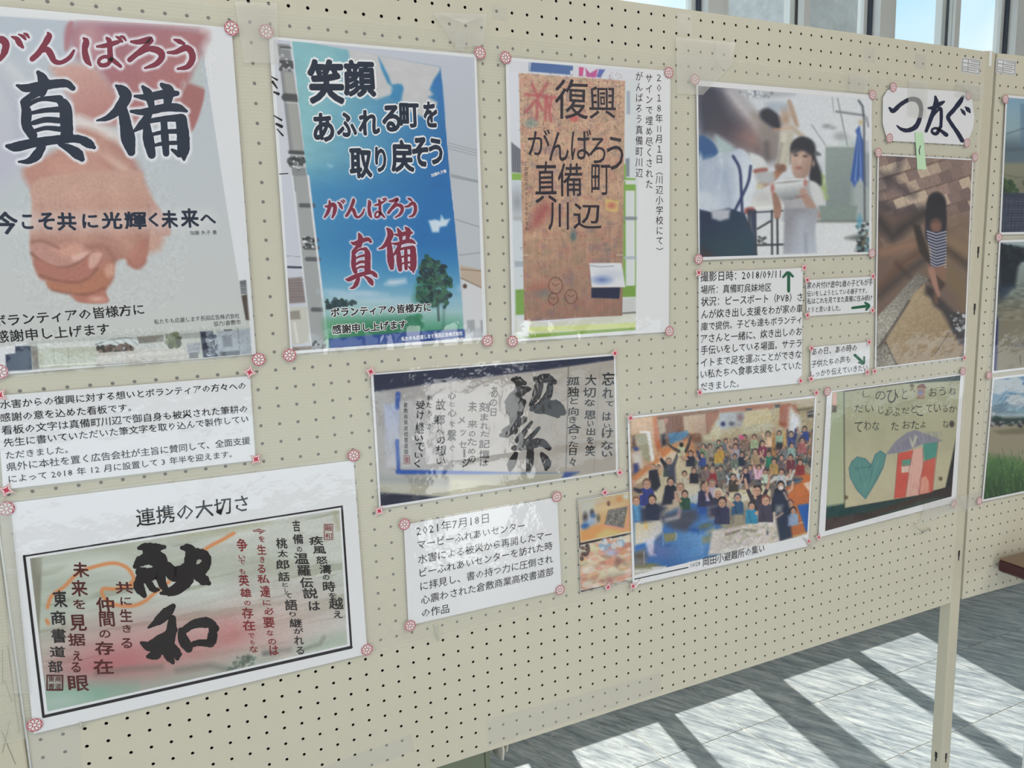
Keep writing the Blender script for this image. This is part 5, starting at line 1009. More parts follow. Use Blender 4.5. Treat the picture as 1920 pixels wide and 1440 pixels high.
L.cells('あ890,310,935,390 の880,400,930,450 日885,465,925,520 刻805,420,880,490 ま815,500,870,550 れ815,560,870,610 た815,620,875,660 記805,680,880,740 憶805,750,880,810 は810,820,870,865 未730,415,790,490 来725,545,795,600 の735,620,780,660 た725,670,790,720 め730,740,780,780 の735,790,780,840 メ660,520,710,570 ッ675,610,715,655 セ665,690,720,740 ジ690,810,740,870 心590,350,645,400 と600,420,640,450 心590,470,650,520 を600,550,640,590 繋585,610,650,690 ぐ600,720,640,760 故505,400,575,480 郷490,510,570,580 へ510,610,560,640 の515,660,570,710 想505,720,580,790 い510,810,575,850 私445,370,485,410 た440,420,480,460 ち450,480,480,520 が445,560,490,610 受370,410,430,470 け375,480,425,540 継365,560,425,640 い360,650,420,690 で365,700,430,760 い360,770,415,810 く355,820,400,875', 'scroll_ink', **K)
L.cell('ー', 695, 745, 712, 805, 'scroll_ink', bold=.01, rot=True)
L.column('倉敷商業高校書道部', (298, 420), (302, 785), 30, 'grey_ink', .01); seal(V5, 286, 792, 325, 848, 'red_script', '書'); L.build()

# ------------------------------------------------------------------ typed caption of the scroll
p = poster('caption_card', 'typed caption card of seven lines under the hung scroll photo', 'caption card', [(757, 984), (1045, 932), (1053, 1107), (766, 1173)], film=.003)
L = Ink(p, SH+.00045).view(700, 900, .27083)
for tx, a, b in (('2021年7月18日', (300, 388), (800, 294)), ('マービーふれあいセンター', (308, 480), (1048, 342)), ('水害による被災から再開したマー', (312, 580), (1235, 402)), ('ビーふれあいセンターを訪れた時', (322, 674), (1240, 480)),
                 ('に拝見し、書の持つ力に圧倒され', (327, 767), (1243, 572)), ('心震わされた倉敷商業高校書道部', (332, 862), (1246, 658)), ('の作品', (335, 952), (525, 918))): L.row(tx, a, b, 'black_type', .007)
L.build()

# ------------------------------------------------------------------ crowd in the gymnasium
p = poster('photo_print', 'crowded group photo in a gymnasium with long tables and blue floor sheets', 'photograph', [(1176.5, 781.5), (1531, 741.5), (1515, 1024), (1186, 1098)], d=SH+.0012, curl=.001)
c = Canvas([(1180, 784.5), (1528, 746), (1513.5, 1003), (1190, 1078)], 1.05, SH+.00156); c.fill((176, 160, 138))
A_ = (1180, 760, .125); B_ = (1350, 760, .125); C_ = (1180, 900, .125); D_ = (1350, 890, .125)
c.view(*A_)
c.poly([(0, 0), (2800, 0), (2800, 1400), (0, 1400)], (150, 128, 104), 1, 2)
c.gpoly([(20, 190), (420, 160), (470, 640), (380, 860), (30, 1000)], (100, 250), (196, 164, 134), (300, 700), (186, 148, 116), 1, 6)
c.gpoly([(350, 170), (420, 165), (480, 640), (430, 700), (380, 560)], (380, 200), (196, 120, 76), (440, 600), (176, 92, 52), 1, 5)
c.poly([(415, 170), (1440, 60), (1440, 560), (1000, 560), (600, 560), (480, 640)], (118, 74, 54), 1, 5)
c.poly([(420, 220), (540, 200), (560, 600), (480, 620)], (168, 152, 134), 1, 5); c.poly([(470, 440), (540, 420), (560, 590), (490, 610)], (36, 30, 44), 1, 6); c.poly([(525, 200), (580, 195), (580, 270), (530, 275)], (180, 120, 110), .9, 3)
c.gpoly([(800, 160), (1150, 120), (1160, 430), (830, 420)], (900, 200), (178, 156, 130), (1100, 400), (166, 130, 104), 1, 5)
c.poly([(580, 420), (870, 380), (890, 440), (820, 500), (700, 590), (600, 580)], (58, 110, 150), 1, 4)
c.poly([(1150, 120), (1440, 60), (1440, 200), (1180, 420)], (152, 92, 62), 1, 6)
c.poly([(1190, 420), (1370, 110), (1440, 100), (1440, 620), (1100, 620), (1080, 440)], (184, 176, 146), 1, 8); c.poly([(1370, 130), (1440, 120), (1440, 320), (1380, 330), (1300, 300)], (168, 178, 186), 1, 6); c.ell(1405, 290, 32, 30, (44, 60, 130), 1, 4)
c.poly([(80, 440), (260, 410), (330, 860), (200, 800)], (150, 146, 120), 1, 4); c.poly([(150, 380), (310, 390), (380, 840), (330, 860), (260, 420), (155, 410)], (206, 204, 204), 1, 3)
c.poly([(40, 460), (80, 450), (110, 640), (40, 640)], (90, 66, 50), 1, 5); c.ell(100, 655, 40, 32, (48, 70, 140), 1, 5); c.poly([(30, 720), (180, 700), (210, 960), (60, 860)], (196, 188, 182), 1, 8); c.poly([(60, 880), (130, 870), (150, 1000), (60, 1050)], (48, 60, 120), 1, 6)
c.poly([(470, 660), (600, 610), (700, 560), (900, 500), (1000, 640), (1040, 900), (700, 700), (440, 880), (60, 1170), (50, 1060), (380, 830)], (192, 116, 66), 1, 8)
c.poly([(60, 1180), (500, 800), (640, 680), (720, 700), (760, 820), (500, 1040), (300, 1130)], (200, 184, 158), 1, 8); c.poly([(600, 620), (720, 570), (900, 530), (960, 640), (900, 700), (700, 660)], (176, 136, 96), .8, 10)
c.poly([(420, 1040), (760, 820), (980, 960), (1050, 1180), (560, 1300), (340, 1380)], (186, 172, 144), 1, 10)
c.poly([(1000, 560), (1440, 560), (1440, 1440), (1040, 1440), (980, 900)], (110, 100, 92), .9, 14)
c.view(*B_)
c.poly([(0, 60), (1400, -20), (1400, 420), (0, 620)], (170, 156, 126), 1, 6); c.gpoly([(0, 110), (380, 70), (330, 320), (0, 360)], (50, 150), (166, 174, 184), (300, 250), (150, 150, 150), 1, 5)
c.poly([(0, 20), (900, -30), (880, 40), (720, 60), (0, 110)], (160, 98, 72), 1, 6); c.poly([(380, 100), (720, 40), (790, 180), (780, 270), (340, 340)], (186, 170, 130), 1, 5); c.poly([(340, 300), (820, 260), (820, 400), (330, 420)], (174, 168, 142), 1, 6)
c.ell(45, 280, 34, 34, (44, 54, 110), 1, 4); c.ell(180, 275, 36, 28, (70, 66, 90), 1, 5); c.ell(300, 180, 40, 50, (110, 70, 80), .9, 8); c.poly([(390, 50), (480, 45), (480, 70), (395, 75)], (40, 44, 50), 1, 3)
c.poly([(810, 0), (900, 0), (900, 400), (800, 300)], (178, 162, 128), 1, 5); c.poly([(900, -20), (1060, -20), (1030, 380), (890, 300)], (160, 84, 56), 1, 5); c.poly([(820, -10), (900, -10), (900, 30), (825, 35)], (34, 36, 44), 1, 3)
c.poly([(1050, 50), (1220, 200), (1180, 600), (1000, 560), (1020, 340)], (214, 216, 224), 1, 14); c.poly([(1060, -10), (1160, -10), (1200, 120), (1130, 100)], (166, 92, 66), 1, 6); c.poly([(1150, 0), (1400, -20), (1400, 400), (1230, 400), (1220, 180)], (172, 156, 124), 1, 6); c.poly([(1150, 60), (1400, 20), (1400, 50), (1170, 90)], (88, 76, 44), 1, 5); c.poly([(1310, 90), (1400, 70), (1400, 180), (1315, 180)], (40, 34, 38), 1, 5); c.line([(1315, 128), (1400, 118)], 10, (190, 180, 160), 1, 2)
c.poly([(0, 560), (1390, 400), (1390, 1440), (0, 1440)], (98, 86, 84), .85, 20)
c.poly([(0, 940), (660, 880), (640, 1000), (100, 1300), (60, 1290), (90, 1000)], (190, 180, 156), 1, 8); c.poly([(90, 1060), (310, 1040), (320, 1230), (60, 1290)], (164, 172, 184), 1, 6)
c.poly([(0, 1320), (700, 1190), (760, 1290), (700, 1440), (0, 1440)], (188, 176, 146), 1, 6)
c.poly([(1240, 1000), (1400, 1040), (1380, 1440), (1040, 1440), (990, 1280)], (180, 96, 48), 1, 8); c.poly([(1260, 870), (1390, 860), (1380, 1060), (1290, 1000)], (150, 146, 124), 1, 8); c.poly([(1270, 1180), (1390, 1130), (1370, 1300), (1340, 1330)], (196, 156, 134), 1, 5); c.poly([(1060, 1100), (1240, 1090), (1180, 1260), (1000, 1240)], (44, 66, 92), 1, 6); c.line([(1040, 1180), (1220, 1130)], 10, (110, 140, 150), .8, 5)
c.view(*C_)
c.poly([(50, 560), (200, 620), (500, 700), (560, 500), (1000, 300), (1180, 330), (1200, 600), (1440, 560), (1440, 1240), (560, 1330), (80, 1300)], (40, 96, 168), 1, 10)
c.gpoly([(480, 800), (880, 720), (1180, 560), (1200, 900), (1130, 1180), (880, 1230), (560, 1330), (330, 1140)], (500, 1200), (36, 96, 164), (900, 820), (84, 136, 192), 1, 20); c.poly([(860, 740), (1150, 660), (1180, 720), (1060, 800), (940, 780)], (14, 70, 152), .9, 10); c.poly([(1010, 330), (1170, 310), (1160, 500), (1040, 520)], (20, 74, 156), 1, 10); c.poly([(480, 990), (620, 965), (600, 1000), (500, 1005)], (22, 72, 140), .8, 8)
c.poly([(330, 210), (520, 150), (480, 360), (380, 340)], (184, 174, 150), 1, 5); c.poly([(840, 90), (1050, 60), (1070, 200), (1000, 360), (930, 320), (840, 230)], (194, 186, 168), 1, 5); c.poly([(900, 240), (1060, 200), (1010, 340), (920, 320)], (168, 178, 186), 1, 6)
c.gpoly([(80, 640), (420, 590), (490, 620), (500, 800), (400, 900), (80, 980)], (200, 650), (192, 180, 152), (400, 850), (186, 184, 188), 1, 5); c.poly([(240, 910), (380, 880), (370, 1100), (400, 1130), (290, 1140)], (176, 178, 196), 1, 6); c.poly([(400, 860), (490, 800), (500, 900), (380, 1080)], (70, 90, 130), .9, 10); c.ell(480, 1080, 100, 50, (120, 90, 140), .6, 30)
c.line([(245, 590), (248, 720)], 46, (206, 172, 100), 1, 4)
c.poly([(510, 810), (700, 790), (690, 900), (540, 935)], (128, 124, 88), 1, 5); c.line([(690, 740), (740, 640)], 9, (170, 168, 160), .9, 3); c.line([(500, 800), (510, 980)], 9, (130, 160, 200), .8, 3); c.line([(700, 800), (710, 860), (690, 900)], 9, (190, 186, 150), .9, 3)
c.poly([(90, 1080), (240, 1030), (260, 1300), (80, 1330)], (110, 104, 100), 1, 8); c.ell(150, 1140, 80, 30, (60, 50, 46), .8, 12); c.line([(220, 1090), (225, 1300)], 9, (150, 170, 196), .9, 3); c.ell(330, 1290, 120, 40, (112, 108, 70), 1, 6); c.poly([(80, 1320), (560, 1290), (560, 1360), (80, 1400)], (200, 198, 196), 1, 3); c.poly([(90, 1280), (330, 1290), (330, 1330), (90, 1340)], (120, 120, 84), .9, 6)
c.line([(1060, 700), (1080, 900), (1100, 1100)], 10, (120, 156, 200), .8, 3); c.ell(1140, 690, 90, 34, (104, 110, 80), 1, 8, -.3); c.poly([(1090, 860), (1260, 810), (1240, 940), (1100, 950)], (120, 128, 110), 1, 8); c.poly([(1150, 780), (1280, 690), (1290, 800), (1160, 810)], (150, 150, 126), .9, 8)
c.poly([(1250, 760), (1440, 700), (1440, 1110), (1180, 1130)], (196, 188, 182), 1, 6); c.poly([(880, 1230), (1440, 1110), (1440, 1330), (880, 1330)], (206, 202, 198), 1, 3)
c.view(*D_)
c.poly([(0, 830), (830, 660), (860, 880), (920, 1010), (660, 1080), (0, 1180)], (194, 184, 178), 1, 6); c.blobs([(60, 850), (820, 680), (880, 980), (30, 1130)], 220, 10, 30, [(206, 196, 196), (186, 176, 150), (170, 160, 140), (200, 180, 190), (150, 156, 140), (210, 206, 204)], 81, .6, 1.5)
c.poly([(1000, 180), (1250, 100), (1370, 200), (1330, 870), (1080, 940), (1000, 700)], (178, 96, 48), 1, 6); c.poly([(1160, 460), (1345, 430), (1330, 850), (1290, 860)], (16, 84, 168), 1, 4); c.line([(1110, 748), (1240, 715)], 12, (216, 196, 180), .9, 3); c.poly([(1250, 130), (1370, 100), (1360, 300), (1330, 250)], (196, 170, 152), 1, 4); c.line([(1080, 930), (1310, 870)], 12, (190, 160, 90), .9, 3)
c.poly([(0, 300), (620, 170), (720, 150), (760, 300), (700, 420), (400, 400), (100, 460), (20, 420)], (186, 176, 146), 1, 6); c.blobs([(20, 320), (700, 180), (740, 300), (60, 440)], 90, 8, 22, [(206, 200, 178), (150, 140, 110), (176, 160, 130), (196, 196, 190)], 82, .6, 1.4)
c.poly([(0, 500), (440, 480), (400, 720), (0, 800)], (110, 104, 100), .85, 14); c.line([(20+60+80*math.cos(a), 720+70*math.sin(a)) for a in np.linspace(3.1, 6.3, 9)], 16, (150, 150, 110), 1, 3) if False else c.ell(90, 720, 84, 72, (140, 140, 104), 1, 4); c.ell(90, 725, 62, 52, (150, 146, 130), 1, 4)
R = random.Random(12)
def person(x, y, s, shirt, hair=(46, 38, 40), skin=(184, 142, 120), arms=0, hgt=1.0):
    s = s*(1.28 if c.v in (C_, D_) else 1.12); arms = arms or (R.choice((1, -1, 2)) if R.random() < .45 else 0); shirt = tuple(v*R.uniform(.82, 1.05) for v in shirt); x += R.uniform(-.12, .12)*s; y += R.uniform(-.1, .1)*s
    """one small printed figure: torso, arms, head with hair and a face"""
    c.poly([(x-.55*s, y+.35*s), (x-.25*s, y+.15*s), (x+.25*s, y+.15*s), (x+.55*s, y+.4*s), (x+.6*s, y+1.6*s*hgt), (x-.6*s, y+1.6*s*hgt)], shirt, 1, 2.2)
    c.line([(x-.3*s, y+.5*s), (x-.1*s, y+1.4*s*hgt)], .18*s, tuple(v*.7 for v in shirt), .5, 2)
    if arms == 2:
        for q in (-1, 1): c.line([(x+.45*s*q, y+.5*s, .16*s), (x+.8*s*q, y-.3*s, .13*s)], 0, shirt, 1, 1.6); c.line([(x+.8*s*q, y-.3*s, .12*s), (x+.95*s*q, y-1.0*s, .1*s)], 0, skin, 1, 1.6)
    elif arms: c.line([(x+.45*s*arms, y+.6*s, .16*s), (x+1.0*s*arms, y+.2*s, .12*s), (x+1.1*s*arms, y-.4*s, .11*s)], 0, skin, 1, 1.6)
    c.ell(x, y-.16*s, .36*s, .42*s, hair, 1, 1.6); c.ell(x, y-.04*s, .28*s, .34*s, skin, 1, 1.6); c.line([(x-.16*s, y-.08*s), (x-.08*s, y-.08*s)], .06*s, (70, 50, 50), .7, 1); c.line([(x+.08*s, y-.08*s), (x+.16*s, y-.08*s)], .06*s, (70, 50, 50), .7, 1); c.ell(x, y+.14*s, .1*s, .05*s, (140, 80, 76), .6, 1)
c.view(*A_)
CR = [(1040, 600), (2780, 380), (2760, 900), (2300, 1250), (1900, 1200), (1500, 1300), (1050, 1250), (980, 900)]
c.blobs(CR, 420, 16, 52, [(60, 56, 66), (84, 72, 66), (140, 124, 104), (44, 44, 60), (116, 96, 84), (160, 150, 132), (96, 104, 110), (150, 84, 60), (70, 80, 90)], 85, .75, .6, 0, 1.5)
for k in range(60):
    x = R.uniform(1060, 2700); y = R.uniform(600, 1000); s_ = R.uniform(60, 84); c.ell(x, y+s_, .5*s_, .7*s_, R.choice([(70, 70, 86), (110, 120, 120), (150, 130, 110), (60, 84, 90), (130, 90, 90)]), .9, 2); c.ell(x, y, .33*s_, .42*s_, (44, 36, 38), 1, 1.5); c.ell(x, y+.1*s_, .24*s_, .28*s_, (176, 136, 116), .95, 1.5)
NV = (34, 40, 66); BK = (40, 40, 50); WH = (196, 192, 188); BL = (40, 66, 140); GN = (100, 136, 120); YL = (206, 160, 70); RD = (150, 44, 56); GY = (116, 116, 120); PK = (176, 110, 130)
c.view(*A_)
for q in ((785, 590, 90, (190, 200, 150), (150, 120, 100), 0), (1100, 620, 80, GN), (1200, 620, 80, (150, 160, 120)), (1345, 560, 80, GN), (1440, 580, 80, GY), (1090, 770, 90, BL), (1350, 700, 100, YL), (915, 740, 100, NV), (600, 850, 120, (70, 72, 88), (120, 100, 90)), (830, 1040, 100, (180, 182, 170)), (980, 1000, 100, NV), (360, 940, 110, (26, 32, 50), (120, 100, 80)), (440, 930, 70, (196, 150, 110)), (1240, 980, 110, RD, (120, 100, 90)), (1380, 950, 90, GY), (1150, 960, 80, GY)): person(*q)
c.line([(850, 690, 24), (900, 560, 20), (915, 470, 16)], 0, (60, 50, 56), 1, 2); c.line([(740, 690, 26), (640, 630, 18), (590, 590, 14)], 0, (70, 60, 58), 1, 2); c.line([(560, 920, 30), (470, 800, 22)], 0, (30, 32, 48), 1, 2); c.line([(660, 900, 30), (710, 780, 22), (712, 740, 14)], 0, (80, 80, 92), 1, 2); c.ell(450, 780, 26, 26, (196, 150, 130), 1, 3); c.line([(260, 900), (340, 910)], 20, (190, 140, 120), 1, 3); c.line([(1020, 690, 14), (1060, 800, 20)], 0, (30, 40, 80), 1, 2)
c.poly([(300, 980), (420, 960), (470, 1200), (400, 1290), (330, 1260)], (26, 32, 50), 1, 4); c.poly([(550, 900), (680, 880), (700, 1180), (600, 1120)], (56, 60, 84), 1, 6)
c.view(*B_)
for q in ((80, 540, 80, GY), (240, 540, 90, (120, 90, 110)), (370, 500, 90, (130, 100, 100), BK, (176, 130, 110), 1), (520, 490, 90, (150, 170, 140)), (720, 450, 100, (196, 206, 150), (60, 60, 50), (170, 140, 120), 2), (890, 420, 90, (150, 190, 170)), (1075, 450, 100, (60, 76, 140), BK, (180, 150, 130), 2), (1280, 370, 90, BL), (1240, 540, 100, (150, 90, 110), BK, (176, 140, 120), 1), (640, 600, 100, (120, 40, 84)), (240, 640, 100, (176, 176, 166)), (530, 700, 100, (160, 140, 96)), (740, 740, 100, (40, 140, 96)), (940, 650, 90, GY), (330, 740, 90, NV), (1080, 620, 90, (150, 160, 172)), (930, 800, 90, (120, 96, 100)), (1070, 800, 100, (110, 50, 70)), (1190, 860, 100, RD), (820, 860, 100, YL), (590, 940, 90, (206, 196, 196)), (450, 950, 90, (110, 100, 140)), (670, 1000, 90, (196, 196, 196)), (385, 1000, 100, NV, BK), (930, 1020, 110, (184, 188, 180)), (190, 1080, 100, (60, 54, 52)), (20, 660, 80, YL), (210, 780, 90, GY)): person(*q)
c.ell(320, 480, 36, 32, (206, 70, 130), 1, 4); c.line([(1010, 380), (1000, 500)], 30, (34, 40, 90), 1, 3); c.line([(1140, 360), (1120, 500)], 30, (34, 40, 90), 1, 3); c.poly([(950, 400), (1000, 380), (1000, 620), (940, 600)], (206, 160, 90), .9, 6); c.poly([(790, 420), (830, 410), (830, 760), (780, 760)], (180, 120, 60), .9, 6); c.poly([(850, 560), (940, 560), (930, 640), (840, 640)], (26, 30, 44), 1, 5)
c.line([(980, 1100, 30), (1060, 1100, 22), (1110, 980, 18)], 0, (180, 176, 170), 1, 3); c.line([(830, 1090, 30), (760, 1150, 20)], 0, (190, 190, 184), 1, 3)
c.view(*C_)
for q in ((255, 90, 150, (36, 60, 140), (110, 80, 66)), (610, 50, 120, (26, 30, 52)), (760, 130, 120, (196, 184, 170), (130, 100, 80)), (840, 220, 110, (34, 84, 74), (50, 40, 44)), (1130, 130, 140, (44, 52, 84)), (1230, 60, 120, (168, 180, 190), (130, 110, 100)), (95, 320, 130, (90, 130, 190), (120, 80, 60)), (355, 320, 140, (26, 34, 66)), (1335, 240, 150, (44, 44, 74), (196, 186, 160))): person(*q)
c.poly([(60, 110), (180, 140), (200, 200), (140, 200), (60, 150)], (30, 36, 60), 1, 4); c.poly([(540, 130), (680, 120), (640, 360), (480, 380)], (26, 32, 56), 1, 5); c.poly([(400, 540), (760, 460), (1000, 440), (1040, 560), (840, 780), (660, 740), (520, 640)], (66, 72, 92), 1, 12); c.line([(560, 600), (720, 560)], 40, (190, 186, 190), .9, 8); c.line([(760, 420), (740, 540)], 40, (190, 150, 150), .9, 8)
c.poly([(160, 420), (460, 360), (560, 420), (400, 600), (180, 640)], (28, 38, 70), .9, 10); c.ell(1160, 220, 22, 34, (196, 150, 140), 1, 4); c.ell(1215, 500, 34, 36, (190, 140, 120), 1, 5); c.poly([(1170, 400), (1440, 300), (1440, 560), (1180, 560)], (50, 54, 84), .8, 10); c.line([(1190, 410), (1400, 370)], 26, (120, 116, 130), .7, 8)
c.view(*D_)
for q in ((190, 60, 100, (60, 54, 52)), (275, 350, 120, (34, 84, 130), (60, 60, 90)), (575, 270, 150, (56, 44, 58), (34, 26, 32)), (460, 490, 120, (40, 150, 176)), (665, 400, 150, (60, 60, 70), (110, 66, 60)), (880, 290, 130, (26, 36, 62), (24, 24, 34)), (925, 170, 130, (28, 34, 60), (24, 24, 34)), (1060, 440, 120, (30, 40, 66), (110, 66, 60)), (1100, 550, 100, (130, 146, 176), (30, 26, 34)), (30, 420, 150, (44, 50, 90))): person(*q)
c.poly([(800, 300), (1000, 250), (1040, 500), (1060, 760), (1080, 940), (900, 1000), (850, 700), (830, 500)], (22, 36, 66), 1, 6); c.poly([(840, 460), (940, 460), (930, 560), (830, 580)], (140, 140, 136), .8, 8); c.ell(915, 195, 32, 30, (206, 204, 206), 1, 4); c.line([(960, 270), (1010, 370)], 26, (196, 160, 140), .9, 4); c.line([(850, 640), (940, 580)], 30, (190, 150, 130), .9, 4); c.poly([(1020, 620), (1120, 620), (1100, 770), (1020, 770)], (130, 146, 180), .9, 5); c.poly([(220, 600), (340, 590), (350, 740), (210, 750)], (150, 140, 120), 1, 6); c.line([(90, 900), (290, 840)], 20, (90, 84, 66), .9, 5); c.line([(390, 830), (520, 840)], 24, (96, 100, 76), .9, 6); c.ell(712, 870, 14, 26, (50, 56, 70), 1, 4); c.poly([(0, 1120), (920, 1005), (1310, 880), (1310, 960), (640, 1110), (0, 1200)], (206, 203, 200), 1, 3)
c.line([(680, 1108), (1300, 936)], 9, (110, 106, 104), 1, 1.5)
c.view(*A_); c.blobs(CR, 260, 8, 22, [(60, 52, 60), (90, 74, 70), (180, 160, 140), (40, 44, 60), (150, 120, 100), (196, 190, 180), (110, 120, 130)], 86, .45, .6, 0, 1.5); c.smooth(1, .5); c.view(0, 0, 1); c.tex([(1176, 740), (1535, 740), (1535, 1100), (1176, 1100)], 2.6, 2.6, .10, 83); c.tex([(1176, 740), (1535, 740), (1535, 1100), (1176, 1100)], 60, 60, .12, 84)
c.build(p)
L = Ink(p, SH+.0017).view(1160, 730, .26385); L.row('岡田小避難所の集い', (600, 1258), (1035, 1155), 'grey_ink', .012, h=1.1); L.row('10/28', (512, 1268), (578, 1252), 'grey_ink', .004, h=1.2); L.view(0, 0, 1); L.group('printed_rule'); L.brush([(1190, 1086, .5), (1290, 1064, .5)], 'grey_ink', 0); L.build()
# ------------------------------------------------------------------ two small snapshots on one card
p = poster('photo_print', 'narrow card with two small sunlit snapshots, one above the other', 'photograph', [(1082, 936), (1182, 918.5), (1189, 1087), (1088.5, 1111)], film=.0005)
Vs = (1070, 900, .15278)
c = Canvas([(1082.5, 937), (1181.5, 919.5), (1188, 1086.5), (1089, 1110.5)], 1.0, SH+.00036); c.fill((44, 38, 40)); c.view(*Vs)
A = [(86, 246), (728, 136), (752, 640), (120, 770)]; c.poly(A, (206, 202, 190), 1, 1.5)
B = [(92, 262), (722, 152), (745, 625), (130, 752)]; c.gpoly(B, (300, 200), (186, 164, 126), (400, 700), (206, 150, 90), 1, 1.5)
c.poly([(92, 262), (300, 230), (420, 260), (300, 330), (330, 560), (150, 620)], (176, 184, 190), .85, 14); c.ell(400, 330, 120, 40, (206, 190, 150), .8, 20)
c.ell(595, 235, 40, 40, (196, 140, 90), 1, 5); c.ell(465, 288, 20, 28, (80, 50, 46), 1, 3); c.line([(330, 300), (540, 270)], 30, (190, 140, 100), .6, 12); c.ell(680, 200, 30, 30, (190, 196, 190), 1, 6)
c.ell(180, 460, 30, 60, (70, 64, 70), 1, 6); c.ell(262, 400, 26, 40, (70, 66, 72), 1, 5); c.ell(275, 440, 34, 30, (70, 100, 150), 1, 6); c.ell(340, 470, 20, 40, (90, 80, 70), 1, 5); c.ell(250, 530, 60, 40, (130, 156, 196), 1, 12); c.ell(180, 570, 50, 40, (40, 96, 164), 1, 6)
c.poly([(118, 640), (300, 540), (420, 560), (320, 700), (130, 750)], (206, 142, 80), 1, 10); c.poly([(310, 690), (440, 610), (600, 640), (560, 670), (340, 710)], (196, 176, 110), 1, 8)
c.poly([(460, 370), (700, 322), (650, 590), (415, 545)], (96, 92, 90), 1, 3); c.tex([(470, 370), (695, 325), (648, 585), (420, 545)], 2, 1.2, .6, 91, 0, (176, 170, 160), .5); c.line([(700, 322), (735, 330), (690, 580), (640, 600), (410, 552)], 16, (206, 130, 130), .9, 4)
A = [(118, 800), (755, 668), (765, 1215), (126, 1358)]; c.poly(A, (206, 202, 190), 1, 1.5)
B = [(124, 812), (748, 682), (758, 1203), (132, 1342)]; c.poly(B, (196, 180, 160), 1, 1.5)
c.blobs(B, 260, 14, 46, [(200, 130, 104), (206, 186, 160), (176, 110, 90), (206, 160, 110), (190, 190, 170), (150, 130, 110), (214, 206, 196), (196, 196, 160), (206, 140, 120)], 92, .6, 1.8, -.2, 3)
c.blobs([(330, 740), (640, 690), (640, 800), (340, 850)], 20, 16, 40, [(130, 160, 190), (190, 196, 200)], 93, .8); c.blobs([(124, 812), (240, 790), (220, 900), (130, 980)], 20, 12, 30, [(90, 66, 60), (70, 56, 56)], 94, .8); c.ell(500, 890, 60, 30, (140, 160, 220), .8, 10); c.ell(580, 990, 36, 40, (130, 90, 84), .8, 8); c.ell(480, 1230, 40, 50, (160, 80, 80), .7, 10); c.line([(480, 1170), (640, 1150)], 36, (150, 150, 130), .7, 10)
c.build(p)
# ------------------------------------------------------------------ child's drawing
p = poster('photo_print', "photo of a child's crayon drawing of a teal heart and a red house", 'photograph', [(1551, 734.5), (1808, 700.5), (1792, 941.5), (1534.5, 1008)], curl=.001)
V6 = (1520, 660, .25690)
c = Canvas([(1560.5, 735.5), (1801, 703.5), (1784, 931), (1547, 996)], 1.2, SH+.00036); c.fill((40, 66, 62)); c.view(*V6)
c.gpoly([(100, 120), (1120, 120), (1080, 1000), (90, 1320)], (600, 1050), (50, 44, 44), (600, 1300), (58, 40, 38), 1, 2)
c.gpoly([(150, 290), (240, 285), (245, 1110), (112, 1140)], (180, 300), (150, 160, 130), (180, 1100), (166, 172, 140), 1, 3); c.poly([(160, 296), (190, 294), (188, 390), (158, 390)], (206, 160, 150), 1, 3); c.poly([(158, 390), (190, 392), (188, 440), (156, 440)], (90, 76, 74), 1, 3)
c.poly([(680, 225), (1098, 168), (1096, 215), (850, 232)], (20, 50, 50), 1, 4); c.poly([(115, 1130), (246, 1110), (250, 1140), (800, 1050), (400, 1180), (110, 1210)], (14, 60, 62), 1, 8)
SH_ = [(245, 290), (680, 232), (1096, 208), (1080, 540), (1050, 700), (985, 990), (700, 1060), (250, 1138)]
c.gpoly(SH_, (500, 300), (156, 158, 130), (600, 1000), (178, 170, 140), 1, 2); c.line([(245, 290), (250, 1138)], 6, (110, 110, 84), .9, 2)
c.tex(SH_, 30, 30, .05, 95); c.gpoly([(985, 990), (1080, 540), (1096, 520), (1040, 990), (1020, 1060), (760, 1060)], (1000, 900), (36, 36, 42), (1050, 700), (30, 36, 40), 1, 4)
for k in range(4): c.line([(110+k*20, 1230+k*18), (1030, 1000+k*24)], 9, (84, 62, 54), .5, 5)
HT = [(300, 800), (340, 765), (400, 780), (445, 830), (470, 750), (510, 722), (550, 750), (530, 840), (480, 940), (400, 1072), (340, 1010), (290, 920), (280, 850)]
c.poly(HT, (82, 134, 128), 1, 2); R = random.Random(3)
for k in range(60): x = R.uniform(300, 520); y = R.uniform(780, 1000); c.line([(x, y), (x+(400-x)*.35, y+60)], 3, R.choice([(50, 100, 104), (104, 156, 146), (60, 90, 120), (120, 160, 150)]), .55 if 270 < x-(y-900)*.5 < 560 and y < 980-abs(x-400)*.9 else 0, 1.2)
c.line(HT+[HT[0]], 6, (56, 96, 120), .9, 1.5); c.line([(320, 850), (440, 838)], 5, (50, 90, 100), .8, 1.5)
RF = [(550, 745), (620, 650), (700, 590), (760, 568), (820, 590), (965, 645), (900, 668), (820, 670), (720, 715), (650, 738)]
c.poly(RF, (128, 126, 140), 1, 2)
for k in range(44): x = 560+9*k; c.line([(x, 738-min(k, 25)*6.2), (x+14, 750-k*3.2)], 3, R.choice([(84, 84, 120), (100, 100, 130), (150, 150, 156)]), .6, 1.2)
c.poly([(720, 615), (745, 660), (765, 600), (780, 620), (750, 700), (735, 690)], (178, 176, 156), .9, 2)
c.poly([(638, 740), (748, 715), (720, 880), (690, 1060), (610, 1070)], (196, 78, 66), 1, 2.5); c.poly([(748, 712), (815, 700), (820, 830), (790, 1045), (700, 1058), (715, 880)], (206, 158, 146), 1, 2.5); c.poly([(820, 670), (930, 655), (915, 770), (830, 800)], (70, 136, 124), 1, 2.5)
